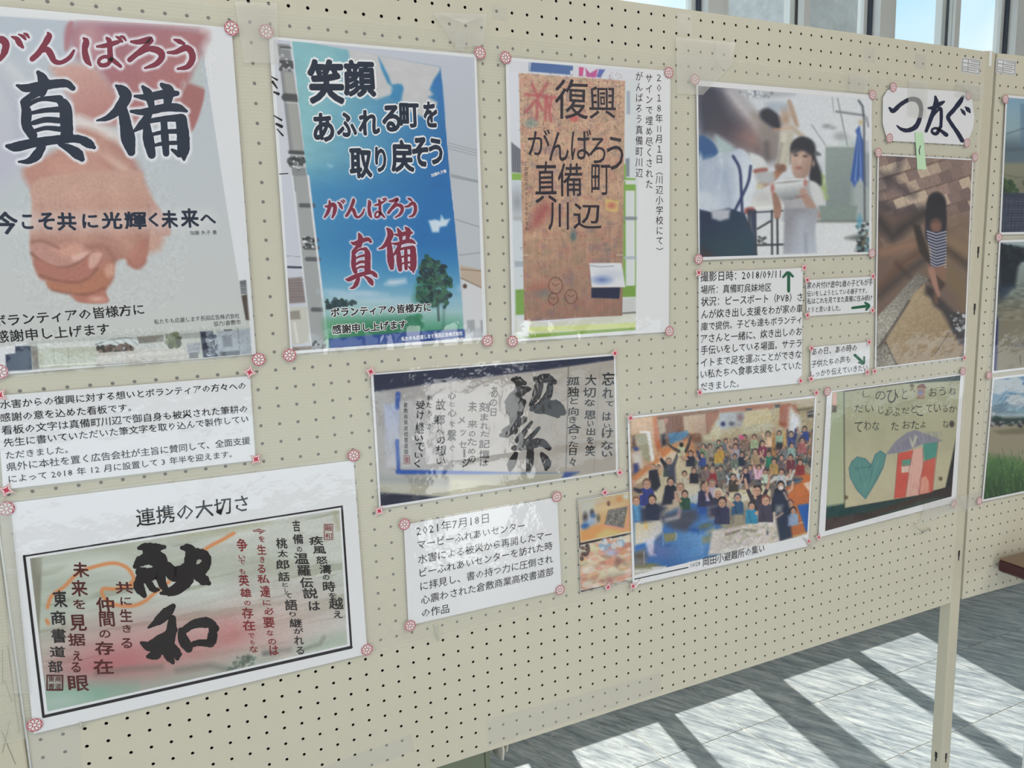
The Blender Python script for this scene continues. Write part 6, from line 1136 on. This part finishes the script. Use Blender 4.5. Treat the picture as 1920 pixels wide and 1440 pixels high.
c.poly([(825, 800), (912, 768), (890, 1020), (790, 1040), (800, 930)], (192, 84, 70), 1, 2.5); c.poly([(800, 920), (840, 905), (860, 940), (868, 1025), (795, 1040)], (206, 140, 120), 1, 2.5); c.poly([(668, 790), (735, 780), (728, 826), (664, 832)], (84, 140, 124), 1, 2); c.poly([(664, 836), (728, 830), (722, 876), (660, 882)], (206, 186, 170), 1, 2)
for k in range(50): x = R.uniform(615, 890); y = R.uniform(760, 1030); c.line([(x, y), (x+R.uniform(-8, 8), y+40)], 3, (150, 60, 60), .35, 1.2)
for st in ([(638, 740), (610, 1070)], [(748, 715), (715, 880), (692, 1060)], [(818, 700), (822, 830), (790, 1045)], [(930, 655), (890, 1020)]): c.line(st, 4, (130, 70, 74), .8, 1.2)
for q in ((738, 245), (948, 925), (258, 1062)): c.ell(q[0], q[1], 15, 15, (96, 84, 60), 1, 3)
c.poly([(770, 262), (800, 235), (825, 232), (848, 265)], (110, 66, 60), 1, 2); c.poly([(778, 266), (838, 266), (830, 342), (776, 342)], (146, 112, 94), 1, 2); c.poly([(785, 285), (815, 280), (815, 310), (785, 315)], (110, 120, 160), 1, 2); c.ell(1030, 525, 18, 24, (60, 50, 56), .9, 3)
c.build(p)
L = Ink(p, SH+.00048); ink('pencil', (92, 92, 84)); L.view(*V6)
for ch in 'し380,285,430,330 の470,285,545,350 ひ555,275,640,370 と665,265,705,345 へ725,265,765,295 お865,260,920,325 う935,255,985,320 ね1010,255,1060,315 だ320,385,385,440 い400,390,460,440 じ495,395,530,450 ょ540,420,575,465 う560,400,600,450 ぶ600,405,650,470 だ665,405,720,450 ど735,385,775,445 こ770,395,820,465 て840,385,890,440 い900,380,950,440 る960,390,1000,440 か1010,390,1065,440 て320,510,380,585 わ390,500,440,570 な450,505,500,575 た590,510,640,570 お670,500,725,560 た735,500,790,560 よ800,505,840,555 ね965,495,1005,555'.split():
    a = [float(v) for v in ch[1:].split(',')]; L.cell(ch[0], *a, 'pencil', bold=.0, warp=.16)
L.build()
# ------------------------------------------------------------------ landscape photos on the right board
def rect2(tl, bl, wd, d):
    a = P2.at(*tl, d); b = P2.at(*bl, d); return [a, np.array([a[0]+wd, a[1]-.000]), np.array([a[0]+wd, b[1]]), b]
def sub(q, m):
    return [q[0]+[m, -m], q[1]+[-m, -m], q[2]+[-m, m], q[3]+[m, m]]
def canvas2(q):
    return Canvas(q, 2.2, SH+.00036, P2)
VA = (1820, 150, .27778); VB = (1820, 540, .27778)
q = rect2((1886, 178), (1874, 440), .42, SH+.0003)
p = poster('photo_print', 'topmost landscape photo on the right board, dark tiled roof below misty hills', 'photograph', q, plane=P2)
c = canvas2(sub(q, .005)); c.fill((130, 140, 142)); c.view(*VA)
c.gpoly([(150, 60), (1400, 200), (1400, 460), (150, 430)], (240, 130), (120, 156, 180), (240, 420), (140, 160, 166), 1, 4); c.gpoly([(150, 380), (1400, 420), (1400, 620), (150, 640)], (250, 300), (96, 124, 136), (250, 480), (84, 104, 116), 1, 30); c.poly([(335, 160), (1400, 240), (1400, 480), (335, 480)], (78, 108, 140), .55, 4)
c.gpoly([(150, 560), (1400, 560), (1400, 780), (150, 760)], (250, 560), (128, 128, 108), (250, 760), (110, 112, 96), 1, 10); c.line([(240, 470), (1400, 430)], 20, (70, 84, 100), .8, 8); c.line([(240, 365), (360, 325), (1300, 190)], 5, (50, 60, 70), .8, 1.2); c.line([(235, 640), (300, 655), (1200, 640)], 5, (60, 66, 66), .7, 1.2)
c.blobs([(200, 670), (280, 690), (320, 760), (210, 770)], 60, 8, 22, [(50, 74, 50), (70, 94, 62), (40, 60, 44)], 101, .8); c.blobs([(330, 690), (1300, 700), (1300, 770), (330, 760)], 160, 10, 30, [(60, 70, 56), (90, 92, 74), (120, 116, 96)], 102, .6)
c.poly([(180, 762), (1400, 770), (1400, 1060), (170, 1050)], (46, 54, 76), 1, 3)
for k in range(14): c.line([(190, 800+18*k), (1400, 812+18*k)], 6, (84, 92, 116), .8, 1.5)
for k in range(56): c.line([(190+22*k, 795), (186+22*k, 1050)], 4, (30, 36, 54), .7, 1.5)
c.build(p)
q = rect2((1873.5, 450), (1860, 700), .42, SH+.0003)
p = poster('photo_print', 'middle landscape photo on the right board, muddy water beside dark trees', 'photograph', q, plane=P2)
c = canvas2(sub(q, .005)); c.fill((124, 120, 104)); c.view(*VA); c.gpoly([(150, 1060), (1400, 1060), (1400, 1800), (150, 1800)], (300, 1100), (150, 164, 170), (300, 1500), (104, 112, 104), 1, 3)
c.poly([(190, 1110), (300, 1120), (360, 1130), (370, 1180), (320, 1260), (300, 1400), (190, 1420)], (18, 30, 44), 1, 8); c.blobs([(200, 1110), (380, 1140), (330, 1260), (210, 1260)], 50, 8, 22, [(24, 36, 48), (34, 50, 54), (14, 22, 36)], 103, .9)
c.view(*VB); c.poly([(180, -20), (290, -20), (240, 60), (190, 120)], (34, 48, 70), .9, 10); c.gpoly([(180, 100), (1400, 80), (1400, 600), (160, 600)], (300, 100), (116, 112, 98), (300, 560), (128, 118, 96), 1, 30)
c.tex([(170, -40), (1400, -40), (1400, 200), (170, 220)], 12, 3, .35, 104); c.poly([(158, 200), (186, 200), (176, 568), (155, 572)], (26, 34, 96), 1, 3); c.ell(340, 385, 60, 16, (84, 80, 72), .8, 6); c.line([(334, 455), (336, 505)], 6, (50, 46, 42), .9, 2); c.ell(262, 346, 12, 6, (60, 56, 50), .9, 3); c.ell(270, 530, 26, 8, (96, 90, 80), .8, 4, -.5)
c.build(p)
q = rect2((1861.5, 708), (1841, 941), .42, SH+.0003)
p = poster('photo_print', 'lowest landscape photo on the right board, green grass under a cloudy blue sky', 'photograph', q, plane=P2)
c = canvas2(sub(q, .005)); c.view(*VB); c.fill((140, 132, 112)); c.gpoly([(140, 560), (1400, 500), (1400, 880), (140, 870)], (300, 600), (70, 118, 164), (300, 850), (120, 150, 164), 1, 3)
c.tex([(140, 580), (1400, 540), (1400, 860), (140, 860)], 34, 12, .85, 105, 0, (176, 182, 186), .46); c.tex([(140, 700), (1400, 640), (1400, 860), (140, 860)], 26, 8, .5, 106, 0, (90, 110, 130), .55)
c.poly([(140, 880), (170, 862), (230, 880), (1400, 840), (1400, 910), (140, 920)], (36, 60, 60), 1, 5); c.blobs([(140, 905), (1400, 880), (1400, 925), (140, 935)], 220, 4, 12, [(30, 34, 44), (140, 140, 144), (60, 60, 60)], 107, .8, 1.6); c.poly([(150, 965), (360, 940), (1300, 930), (1300, 960), (200, 990)], (104, 100, 80), .8, 5)
GR = [(80, 1200), (140, 1130), (300, 1150), (360, 1170), (1400, 1150), (1400, 1500), (60, 1500)]
c.gpoly(GR, (200, 1150), (70, 110, 60), (200, 1400), (28, 62, 40), .9, 16); R = random.Random(8)
for k in range(500): x = R.uniform(90, 1350); y = R.uniform(1160, 1430); l = R.uniform(30, 90); c.line([(x, y), (x+R.uniform(-26, 26), y-l)], 4, R.choice([(84, 128, 66), (50, 96, 52), (110, 146, 84), (34, 72, 44), (66, 112, 60)]), .7, 1.2)
c.build(p)
# ------------------------------------------------------------------ stickers that pin the papers
def flat(outline, z0, z1):
    n = len(outline); V = [(x, -z1, y) for x, y in outline]+[(x, -z0, y) for x, y in outline]
    return V, [tuple(range(n)), tuple(range(2*n-1, n-1, -1))]+[(i, n+i, n+(i+1) % n, (i+1) % n) for i in range(n)]
def ribbon(P, wd, z, closed=True):
    n = len(P); P = [np.array(p, float) for p in P]; L = []; R = []
    for i in range(n):
        a = P[i-1] if (closed or i) else P[i]; b = P[(i+1) % n] if (closed or i < n-1) else P[i]; t = b-a; t /= np.hypot(*t)+1e-12; nn = np.array([-t[1], t[0]])*wd/2
        L.append(P[i]+nn); R.append(P[i]-nn)
    m = n if closed else n-1
    return [(p[0], -z, p[1]) for p in L+R], [(i, n+i, n+(i+1) % n, (i+1) % n) for i in range(m)]
def sticker_meshes():
    r = .0090; c32 = [(r*math.cos(a), r*math.sin(a)) for a in np.linspace(0, 2*math.pi, 29)[:-1]]
    rb = mesh('disc', *flat(c32, 0, .0004)); m = MB(); m.add(*ribbon([(x*.93, y*.93) for x, y in c32], .0009, .00046))
    for k in range(8):
        a = k*math.pi/4; pts = []
        for q in np.linspace(0, 2*math.pi, 13)[:-1]:
            u = .0049+.0027*math.cos(q)*(-1); v = .00165*math.sin(q)*(1.25-.35*math.cos(q)*-1*-1)
            pts.append((u*math.cos(a)-v*math.sin(a), u*math.sin(a)+v*math.cos(a)))
        m.add(*ribbon(pts, .00085, .00046))
    rp = mesh('flower_print', m.V, m.F)
    def st(R, k): return [((R if i % 2 == 0 else R*k)*math.cos(i*math.pi/4), (R if i % 2 == 0 else R*k)*math.sin(i*math.pi/4)) for i in range(8)]
    def sm(P, n=4):
        o = []
        for i in range(0, len(P), 2):
            a = np.array(P[i]); b = np.array(P[i+1]); c_ = np.array(P[(i+2) % len(P)])
            for t in np.linspace(0, 1, n+1)[:-1]: o.append(tuple((1-t)**2*a+2*t*(1-t)*(b*.62)+t*t*c_))
        return o
    sb = mesh('star_body', *flat(sm(st(.0104, .42)), 0, .0004)); m = MB(); m.add(*ribbon(sm(st(.0092, .40)), .0006, .00046))
    n0 = len(m.V)
    for k in range(8):
        a = k*math.pi/4; R = .0058 if k % 2 == 0 else .0036; wd = .0010
        q = [(0, 0), (R*.45*math.cos(a)-wd*math.sin(a), R*.45*math.sin(a)+wd*math.cos(a)), (R*math.cos(a), R*math.sin(a)), (R*.45*math.cos(a)+wd*math.sin(a), R*.45*math.sin(a)-wd*math.cos(a))]
        m.add([(x, -(.00046+k*2e-6), y) for x, y in q], [(0, 1, 2, 3)])
    sp = mesh('star_print', m.V, m.F)
    rb.materials.append(M['sticker']); rp.materials.append(M['pink']); sb.materials.append(M['sticker']); sp.materials.append(M['red'])
    return rb, rp, sb, sp
RB_, RP_, SB_, SP_ = sticker_meshes(); RS_ = random.Random(4)
def sticker(px, py, kind, where, pl=P1, d=SH+.0018, rot=None):
    s, z = pl.at(px, py, d); loc = pl.world(s, z, d)
    lb = ('round white sticker with a pink flower, ' if kind == 'r' else 'white star sticker printed red, ')+where
    t = thing('flower_sticker' if kind == 'r' else 'star_sticker', lb, 'sticker', tuple(loc), 'round flower stickers holding the papers' if kind == 'r' else 'four-pointed star stickers holding the papers')
    a = RS_.uniform(0, .8) if rot is None else rot
    t.rotation_euler = (0, a if kind == 'r' else a, 0 if pl is P1 else -math.radians(2.6))
    for nm, me in (('disc', RB_), ('flower_print', RP_)) if kind == 'r' else (('star_body', SB_), ('star_print', SP_)):
        o = bpy.data.objects.new(nm, me); COL.objects.link(o); o.parent = t
TL, TR, BRc, BLc = 'top left corner of ', 'top right corner of ', 'bottom right corner of ', 'bottom left corner of '
for x, y, k, wh in ((434, 53, 'r', TR+'the clasped hands poster'), (485, 674, 'r', BRc+'the clasped hands poster'), (-1, 697, 'r', BLc+'the clasped hands poster'),
    (499, 59, 'r', TL+'the blue slogan poster'), (900, 99, 'r', TR+'the blue slogan poster'), (914, 639, 'r', BRc+'the blue slogan poster'), (543, 666, 'r', BLc+'the blue slogan poster'),
    (948, 108, 'r', TL+'the wooden board poster'), (1254, 136, 'r', TR+'the wooden board poster'), (1255, 621, 'r', BRc+'the wooden board poster'), (961, 640, 'r', BLc+'the wooden board poster'),
    (1303, 149, 'r', TL+'the bowl photo'), (1636, 178, 'r', TR+'the bowl photo'), (1635, 475, 'r', BRc+'the bowl photo'), (1310, 486, 'r', BLc+'the bowl photo'),
    (1675, 163.5, 'r', TL+'the brushed hiragana card'), (1816, 179, 'r', TR+'the brushed hiragana card'), (1813, 268, 'r', BRc+'the brushed hiragana card'), (1668, 259, 'r', BLc+'the brushed hiragana card'),
    (1647, 286, 'r', TL+'the brick pavement photo'), (1828, 295, 'r', TR+'the brick pavement photo'), (1808, 671, 's', BRc+'the brick pavement photo'), (1639.5, 696, 's', BLc+'the brick pavement photo'),
    (1310, 511, 's', TL+'the long typed caption'), (1508, 502, 's', TR+'the long typed caption'), (1501, 714, 's', BRc+'the long typed caption'), (1312, 736, 's', BLc+'the long typed caption'),
    (1513.5, 525, 's', TL+'the four-line card'), (1637, 518, 's', TR+'the four-line card'), (1636, 582, 's', BRc+'the four-line card'), (1514, 591, 's', BLc+'the four-line card'),
    (1521.5, 653, 's', TL+'the three-line card'), (1629.5, 641.5, 's', TR+'the three-line card'), (1626, 698, 's', BRc+'the three-line card'), (1520.5, 710.5, 's', BLc+'the three-line card'),
    (468, 698, 's', TR+'the caption under the hands poster'), (480, 861, 's', BRc+'the caption under the hands poster'), (12, 919, 's', BLc+'the caption under the hands poster'), (-1, 741, 's', TL+'the caption under the hands poster'),
    (12, 953.5, 'r', TL+'the red and green calligraphy'), (663, 854, 'r', TR+'the red and green calligraphy'), (688, 1218, 'r', BRc+'the red and green calligraphy'), (65, 1359, 'r', BLc+'the red and green calligraphy'),
    (695, 697, 's', TL+'the scroll photo'), (1153, 662.5, 's', TR+'the scroll photo'), (1162, 886, 's', BRc+'the scroll photo'), (711, 958, 's', BLc+'the scroll photo'),
    (758.5, 983, 'r', TL+'the scroll caption'), (1044, 931.5, 'r', TR+'the scroll caption'), (1050, 1106, 'r', BRc+'the scroll caption'), (769, 1173, 'r', BLc+'the scroll caption'),
    (1182, 784, 's', TL+'the crowd photo'), (1530.5, 736.5, 's', TR+'the crowd photo'), (1516, 1015, 's', BRc+'the crowd photo'), (1187, 1099, 's', BLc+'the crowd photo'),
    (1134, 923.5, 's', 'top edge of the two-snapshot card'), (1140, 1101, 's', 'bottom edge of the two-snapshot card'),
    (1551.5, 734, 'r', TL+'the house drawing'), (1805.5, 696, 'r', TR+'the house drawing'), (1788, 944, 'r', BRc+'the house drawing under tape'), (1535, 1007.5, 's', BLc+'the house drawing')):
    sticker(x, y, k, wh, d=SH+.0030 if 1175 < x < 1532 and 735 < y < 1100 else SH+.0018)
for x, y, wh in ((1885.5, 186, TL+'the tiled roof photo'), (1873, 445, 'between the roof and muddy water photos'), (1854.5, 704, 'between the muddy water and grass photos'), (1836.5, 939.5, BLc+'the grass photo')):
    sticker(x, y, 'r', wh, pl=P2)
# ------------------------------------------------------------------ clear tapes
def tape(pts, label, d=SH+.0024, pl=P1, th=.00012, fold=None):
    q = [pl.at(*p, d) for p in pts]; org = pl.world(*np.mean(q, 0), d); V, Fc = sheet_mesh(pl, q, d, d+th, org)
    t = thing('clear_tape', label, 'tape', tuple(org), 'strips of clear tape on the boards'); obj('tape_strip', mesh('tape_strip', V, Fc), M['tape'], t)
    if fold:
        q = [pl.at(*p, d+.001*(i % 2+1)) for i, p in enumerate(fold)]; Vv = [pl.world(*a, d+.0006+.0022*(i % 2))-org for i, a in enumerate(q)]
        obj('creased_end', mesh('creased_end', Vv, [tuple(range(len(Vv)))]), M['tape'], t)
tape([(440, 2), (519, 6), (523, 119), (457, 117)], 'clear tape over the top left corner of the blue slogan poster')
tape([(811, 23), (913, 27), (905, 86), (855, 88)], 'crumpled clear tape above the top right corner of the blue slogan poster', fold=[(811, 23), (845, 34), (870, 44), (893, 36), (913, 27)])
tape([(854, 62), (873, 63), (871, 96), (853, 94)], 'narrow clear tape just left of the crumpled one above the blue poster', d=SH+.0028)
tape([(1267, 69), (1379, 80), (1371, 122), (1318, 178), (1270, 175)], 'big creased clear tape above the top left corner of the bowl photo', fold=[(1344, 79), (1379, 82), (1372, 120), (1358, 130), (1340, 112)])
tape([(1593, 140), (1628, 142), (1626, 174), (1592, 170)], 'short clear tape above the top right corner of the bowl photo')
tape([(1704, 149), (1740, 152), (1738, 222), (1702, 219)], 'upright clear tape over the middle of the brushed hiragana card')
tape([(1797, 152), (1846, 157), (1842, 186), (1790, 181)], 'clear tape over the top right corner of the brushed hiragana card', fold=[(1797, 152), (1825, 160), (1842, 186), (1815, 176)])
tape([(1732, 945), (1792, 932), (1788, 960), (1725, 983)], 'clear tape below the bottom right corner of the house drawing')
tape([(1790, 932), (1871, 916), (1871, 934), (1788, 962)], 'clear tape bridging the cream post beside the grass photo', d=.004, fold=[(1800, 930), (1806, 960), (1818, 963), (1812, 932)])
tape([(912, 1350), (1237, 1262), (1240, 1297), (915, 1400)], 'long clear film strip on the lower edge of the middle board', d=.0002)
tape([(598, 1442), (772, 1376), (776, 1408), (690, 1442)], 'clear film strip at the bottom of the board, right of the calligraphy print', d=.0002)
tape([(55, 1376), (150, 1352), (152, 1442), (58, 1442)], 'clear tape on the lower left corner of the middle board', d=.0002)
tape([(-2, 940), (20, 944), (58, 1300), (26, 1300)], 'clear tape along the left edge of the calligraphy print')
tape([(1622, 88), (1640, 90), (1640, 118), (1622, 116)], 'small clear tape patch on the top strip, under the fifth window bar', d=.0002)
tape([(1716, 100), (1736, 103), (1736, 131), (1716, 128)], 'small clear tape patch on the top strip, left of the printed label', d=.0002)
tape([(922, 10), (950, 14), (950, 40), (922, 36)], 'small clear tape patch on the top strip, above the blue poster', d=.0002)
tape([(1268, 24), (1296, 28), (1296, 64), (1268, 60)], 'small clear tape patch on the top strip, left of the creased tape', d=.0002)
# ------------------------------------------------------------------ inspection labels taped near the post
for pl, q, lb in ((P1, [(1804, 107), (1839, 112), (1837, 141), (1802, 135)], 'small printed form label under tape, left of the post top'), (P2, [(1869, 109), (1906, 114), (1904, 142), (1867, 136)], 'small printed form label under tape, right of the post top')):
    p = poster('form_label', lb, 'label', q, d=.0002, plane=pl, film=.0005)
    L = Ink(p, .0006, pl); ink('faint_print', (160, 160, 162)); a, b, c2, d2 = q
    P_ = lambda u, v: (a[0]*(1-u)*(1-v)+b[0]*u*(1-v)+c2[0]*u*v+d2[0]*(1-u)*v, a[1]*(1-u)*(1-v)+b[1]*u*(1-v)+c2[1]*u*v+d2[1]*(1-u)*v)
    L.group('printed_lines')
    for u0, v0, u1, v1 in ((.05, .08, .95, .08), (.95, .08, .95, .92), (.05, .92, .95, .92), (.05, .08, .05, .92), (.05, .35, .95, .35), (.05, .62, .95, .62), (.35, .08, .35, .92), (.5, .2, .9, .2), (.45, .48, .85, .48), (.1, .76, .8, .76)):
        L.brush([(*P_(u0, v0), .35), (*P_(u1, v1), .35)], 'faint_print', 0)
    L.build()
# ------------------------------------------------------------------ wire hooks in the peg holes
def hook(pts, label, r=.0013, pl=P1):
    P = [pl.world(*pl.at(x, y, d), d) for x, y, d in pts]; org = P[0].copy(); t = thing('peg_hook', label, 'hook', tuple(org), 'wire hooks in the peg holes')
    S = []; Q = [Vector(p-org) for p in P]; Q = [Q[0]*2-Q[1]]+Q+[Q[-1]*2-Q[-2]]
    for i in range(1, len(Q)-2):
        for k in range(5):
            u = k/5; S.append(0.5*((2*Q[i])+(-Q[i-1]+Q[i+1])*u+(2*Q[i-1]-5*Q[i]+4*Q[i+1]-Q[i+2])*u*u+(-Q[i-1]+3*Q[i]-3*Q[i+1]+Q[i+2])*u**3))
    S.append(Q[-2]); MB().tube(S, r, 8).build('wire', M['metal'], t, smooth=True)
hook([(823, 1202, -.004), (821.5, 1199, .004), (820, 1192, .0055), (818, 1181, .0055), (816.5, 1171, .0055)], 'short upright wire hook just below the scroll caption')
hook([(1186, 1110, -.004), (1188, 1107, .004), (1192, 1100, .007), (1198, 1092, .007), (1203, 1084, .007)], 'slanting wire hook at the bottom left corner of the crowd photo')
hook([(1525, 1027, -.004), (1523, 1026, .004), (1518, 1020, .007), (1512, 1014, .007), (1506, 1008, .007)], 'slanting wire hook at the bottom right corner of the crowd photo')
hook([(1745, 990, -.004), (1741, 991.5, .004), (1733, 996, .007), (1724, 994.5, .008), (1718.5, 988, .008), (1716.5, 977, .008)], 'large J-shaped wire hook below the house drawing')
hook([(154, 1364, -.004), (153, 1362, .004), (151, 1358, .006), (150, 1353, .006)], 'tiny wire hook below the left part of the calligraphy print')
# ------------------------------------------------------------------ table at the right board, crate and cloth behind the left board
wood = pmat('table_top_brown', (0.19, 0.125, 0.08), 0.35, var=0.15, vscale=14); mar = pmat('table_edge_maroon', (0.055, 0.012, 0.018), 0.35)
s0, z0 = P2.at(1871, 1046.5, .012); o_ = P2.world(s0, z0, .012)
t = thing('side_table', 'brown table with a dark maroon edge standing against the right board', 'table', (float(o_[0]), float(o_[1]), 0), None, -math.radians(2.6))
MB().box(.002, -.448, z0-.003, 1.098, -.002, z0).build('table_top', wood, t); MB().box(0, -.45, z0-.032, 1.1, 0, z0-.003).build('table_edge', mar, t, bevel=.006)
for x in (.10, .97):
    for y in (-.40, -.06): MB().box(x, y, 0, x+.03, y+.03, z0-.032).build('leg', M['frame'], t)
w_ = P2.world(s0+.055, z0, .07); t = thing('leaflet', 'white printed leaflets lying on the brown side table', 'leaflet', (float(w_[0]), float(w_[1]), float(z0+.0002)), None, -.12)
MB().box(0, -.20, 0, .21, 0, .0012).build('sheet', M['paper'], t); MB().box(.015, -.212, .0012, .205, -.02, .0020).build('sheet', M['paper'], t)
m = MB()
for k in range(9): m.box(.03, -.20+.018*k, .0020, .19, -.194+.018*k, .00215)
m.build('printed_text', M['faint_print'] if 'faint_print' in M else M['slot'], t)['kind'] = 'stuff'
PB = Plane(0.0, 0.0); gmat = pmat('crate_grey_green', (0.17, 0.20, 0.14), 0.6, var=0.1, vscale=12)
xs = float(PB.at(923, 1405, -.16)[0]); t = thing('storage_crate', 'grey-green storage crate standing on the floor behind the middle board', 'crate', (xs-.213, .33, 0))
m = MB().box(-.21, -.17, 0, .21, .17, .012).box(-.21, -.17, .012, -.198, .17, .56).box(.198, -.17, .012, .21, .17, .56).box(-.198, -.17, .012, .198, -.158, .56).box(-.198, .158, .012, .198, .17, .56); m.build('body', gmat, t, bevel=.004)
m = MB().box(-.218, -.178, .535, .218, -.17, .56).box(-.218, .17, .535, .218, .178, .56).box(-.218, -.17, .535, -.21, .17, .56).box(.21, -.17, .535, .218, .17, .56); m.build('rim', gmat, t)
# cloth folded over the crate's right wall
clm = pmat('white_cotton', (0.74, 0.71, 0.64), 0.95, bump=.0006, bscale=350)
prof = [(-.012, .0020), (-.004, .0045), (.004, .0045), (.0125, .001), (.0165, -.02), (.020, -.045), (.026, -.07), (.023, -.092)]
t2 = thing('cloth', 'white cloth hung over the right wall of the grey-green crate', 'cloth', (xs-.213, .33, 0))
for f_, (dx, y0_, y1_, dz) in enumerate(((-.0035, -.176, -.06, 1.0), (.0085, -.165, -.09, .86))):
    V = []; Fc = []; nn = 13; n = len(prof)
    for j in range(nn):
        v = j/(nn-1); yy = y0_+(y1_-y0_)*v
        for i, (a, b) in enumerate(prof): V.append((.2105+a+(dx if i > 2 else 0)+(.0022*math.sin(v*13+i*.9+f_)+.0022 if i > 3 else 0), yy+.003*math.sin(i*2.1), .5605+f_*.004*(b >= 0)+b*dz*(1+(.10*math.sin(v*7+f_) if b < 0 else 0))))
    for j in range(nn-1):
        for i in range(n-1): Fc.append((j*n+i, (j+1)*n+i, (j+1)*n+i+1, j*n+i+1))
    co = obj('cloth_fold', mesh('cloth_fold', V, Fc), clm, t2); sd = co.modifiers.new('thick', 'SOLIDIFY'); sd.thickness = .0025
    for q in co.data.polygons: q.use_smooth = True
bpy.data.objects.remove(_fo)
for o in list(scene.objects):
    for k in ('org', 'corners'):
        if k in o.keys(): del o[k]
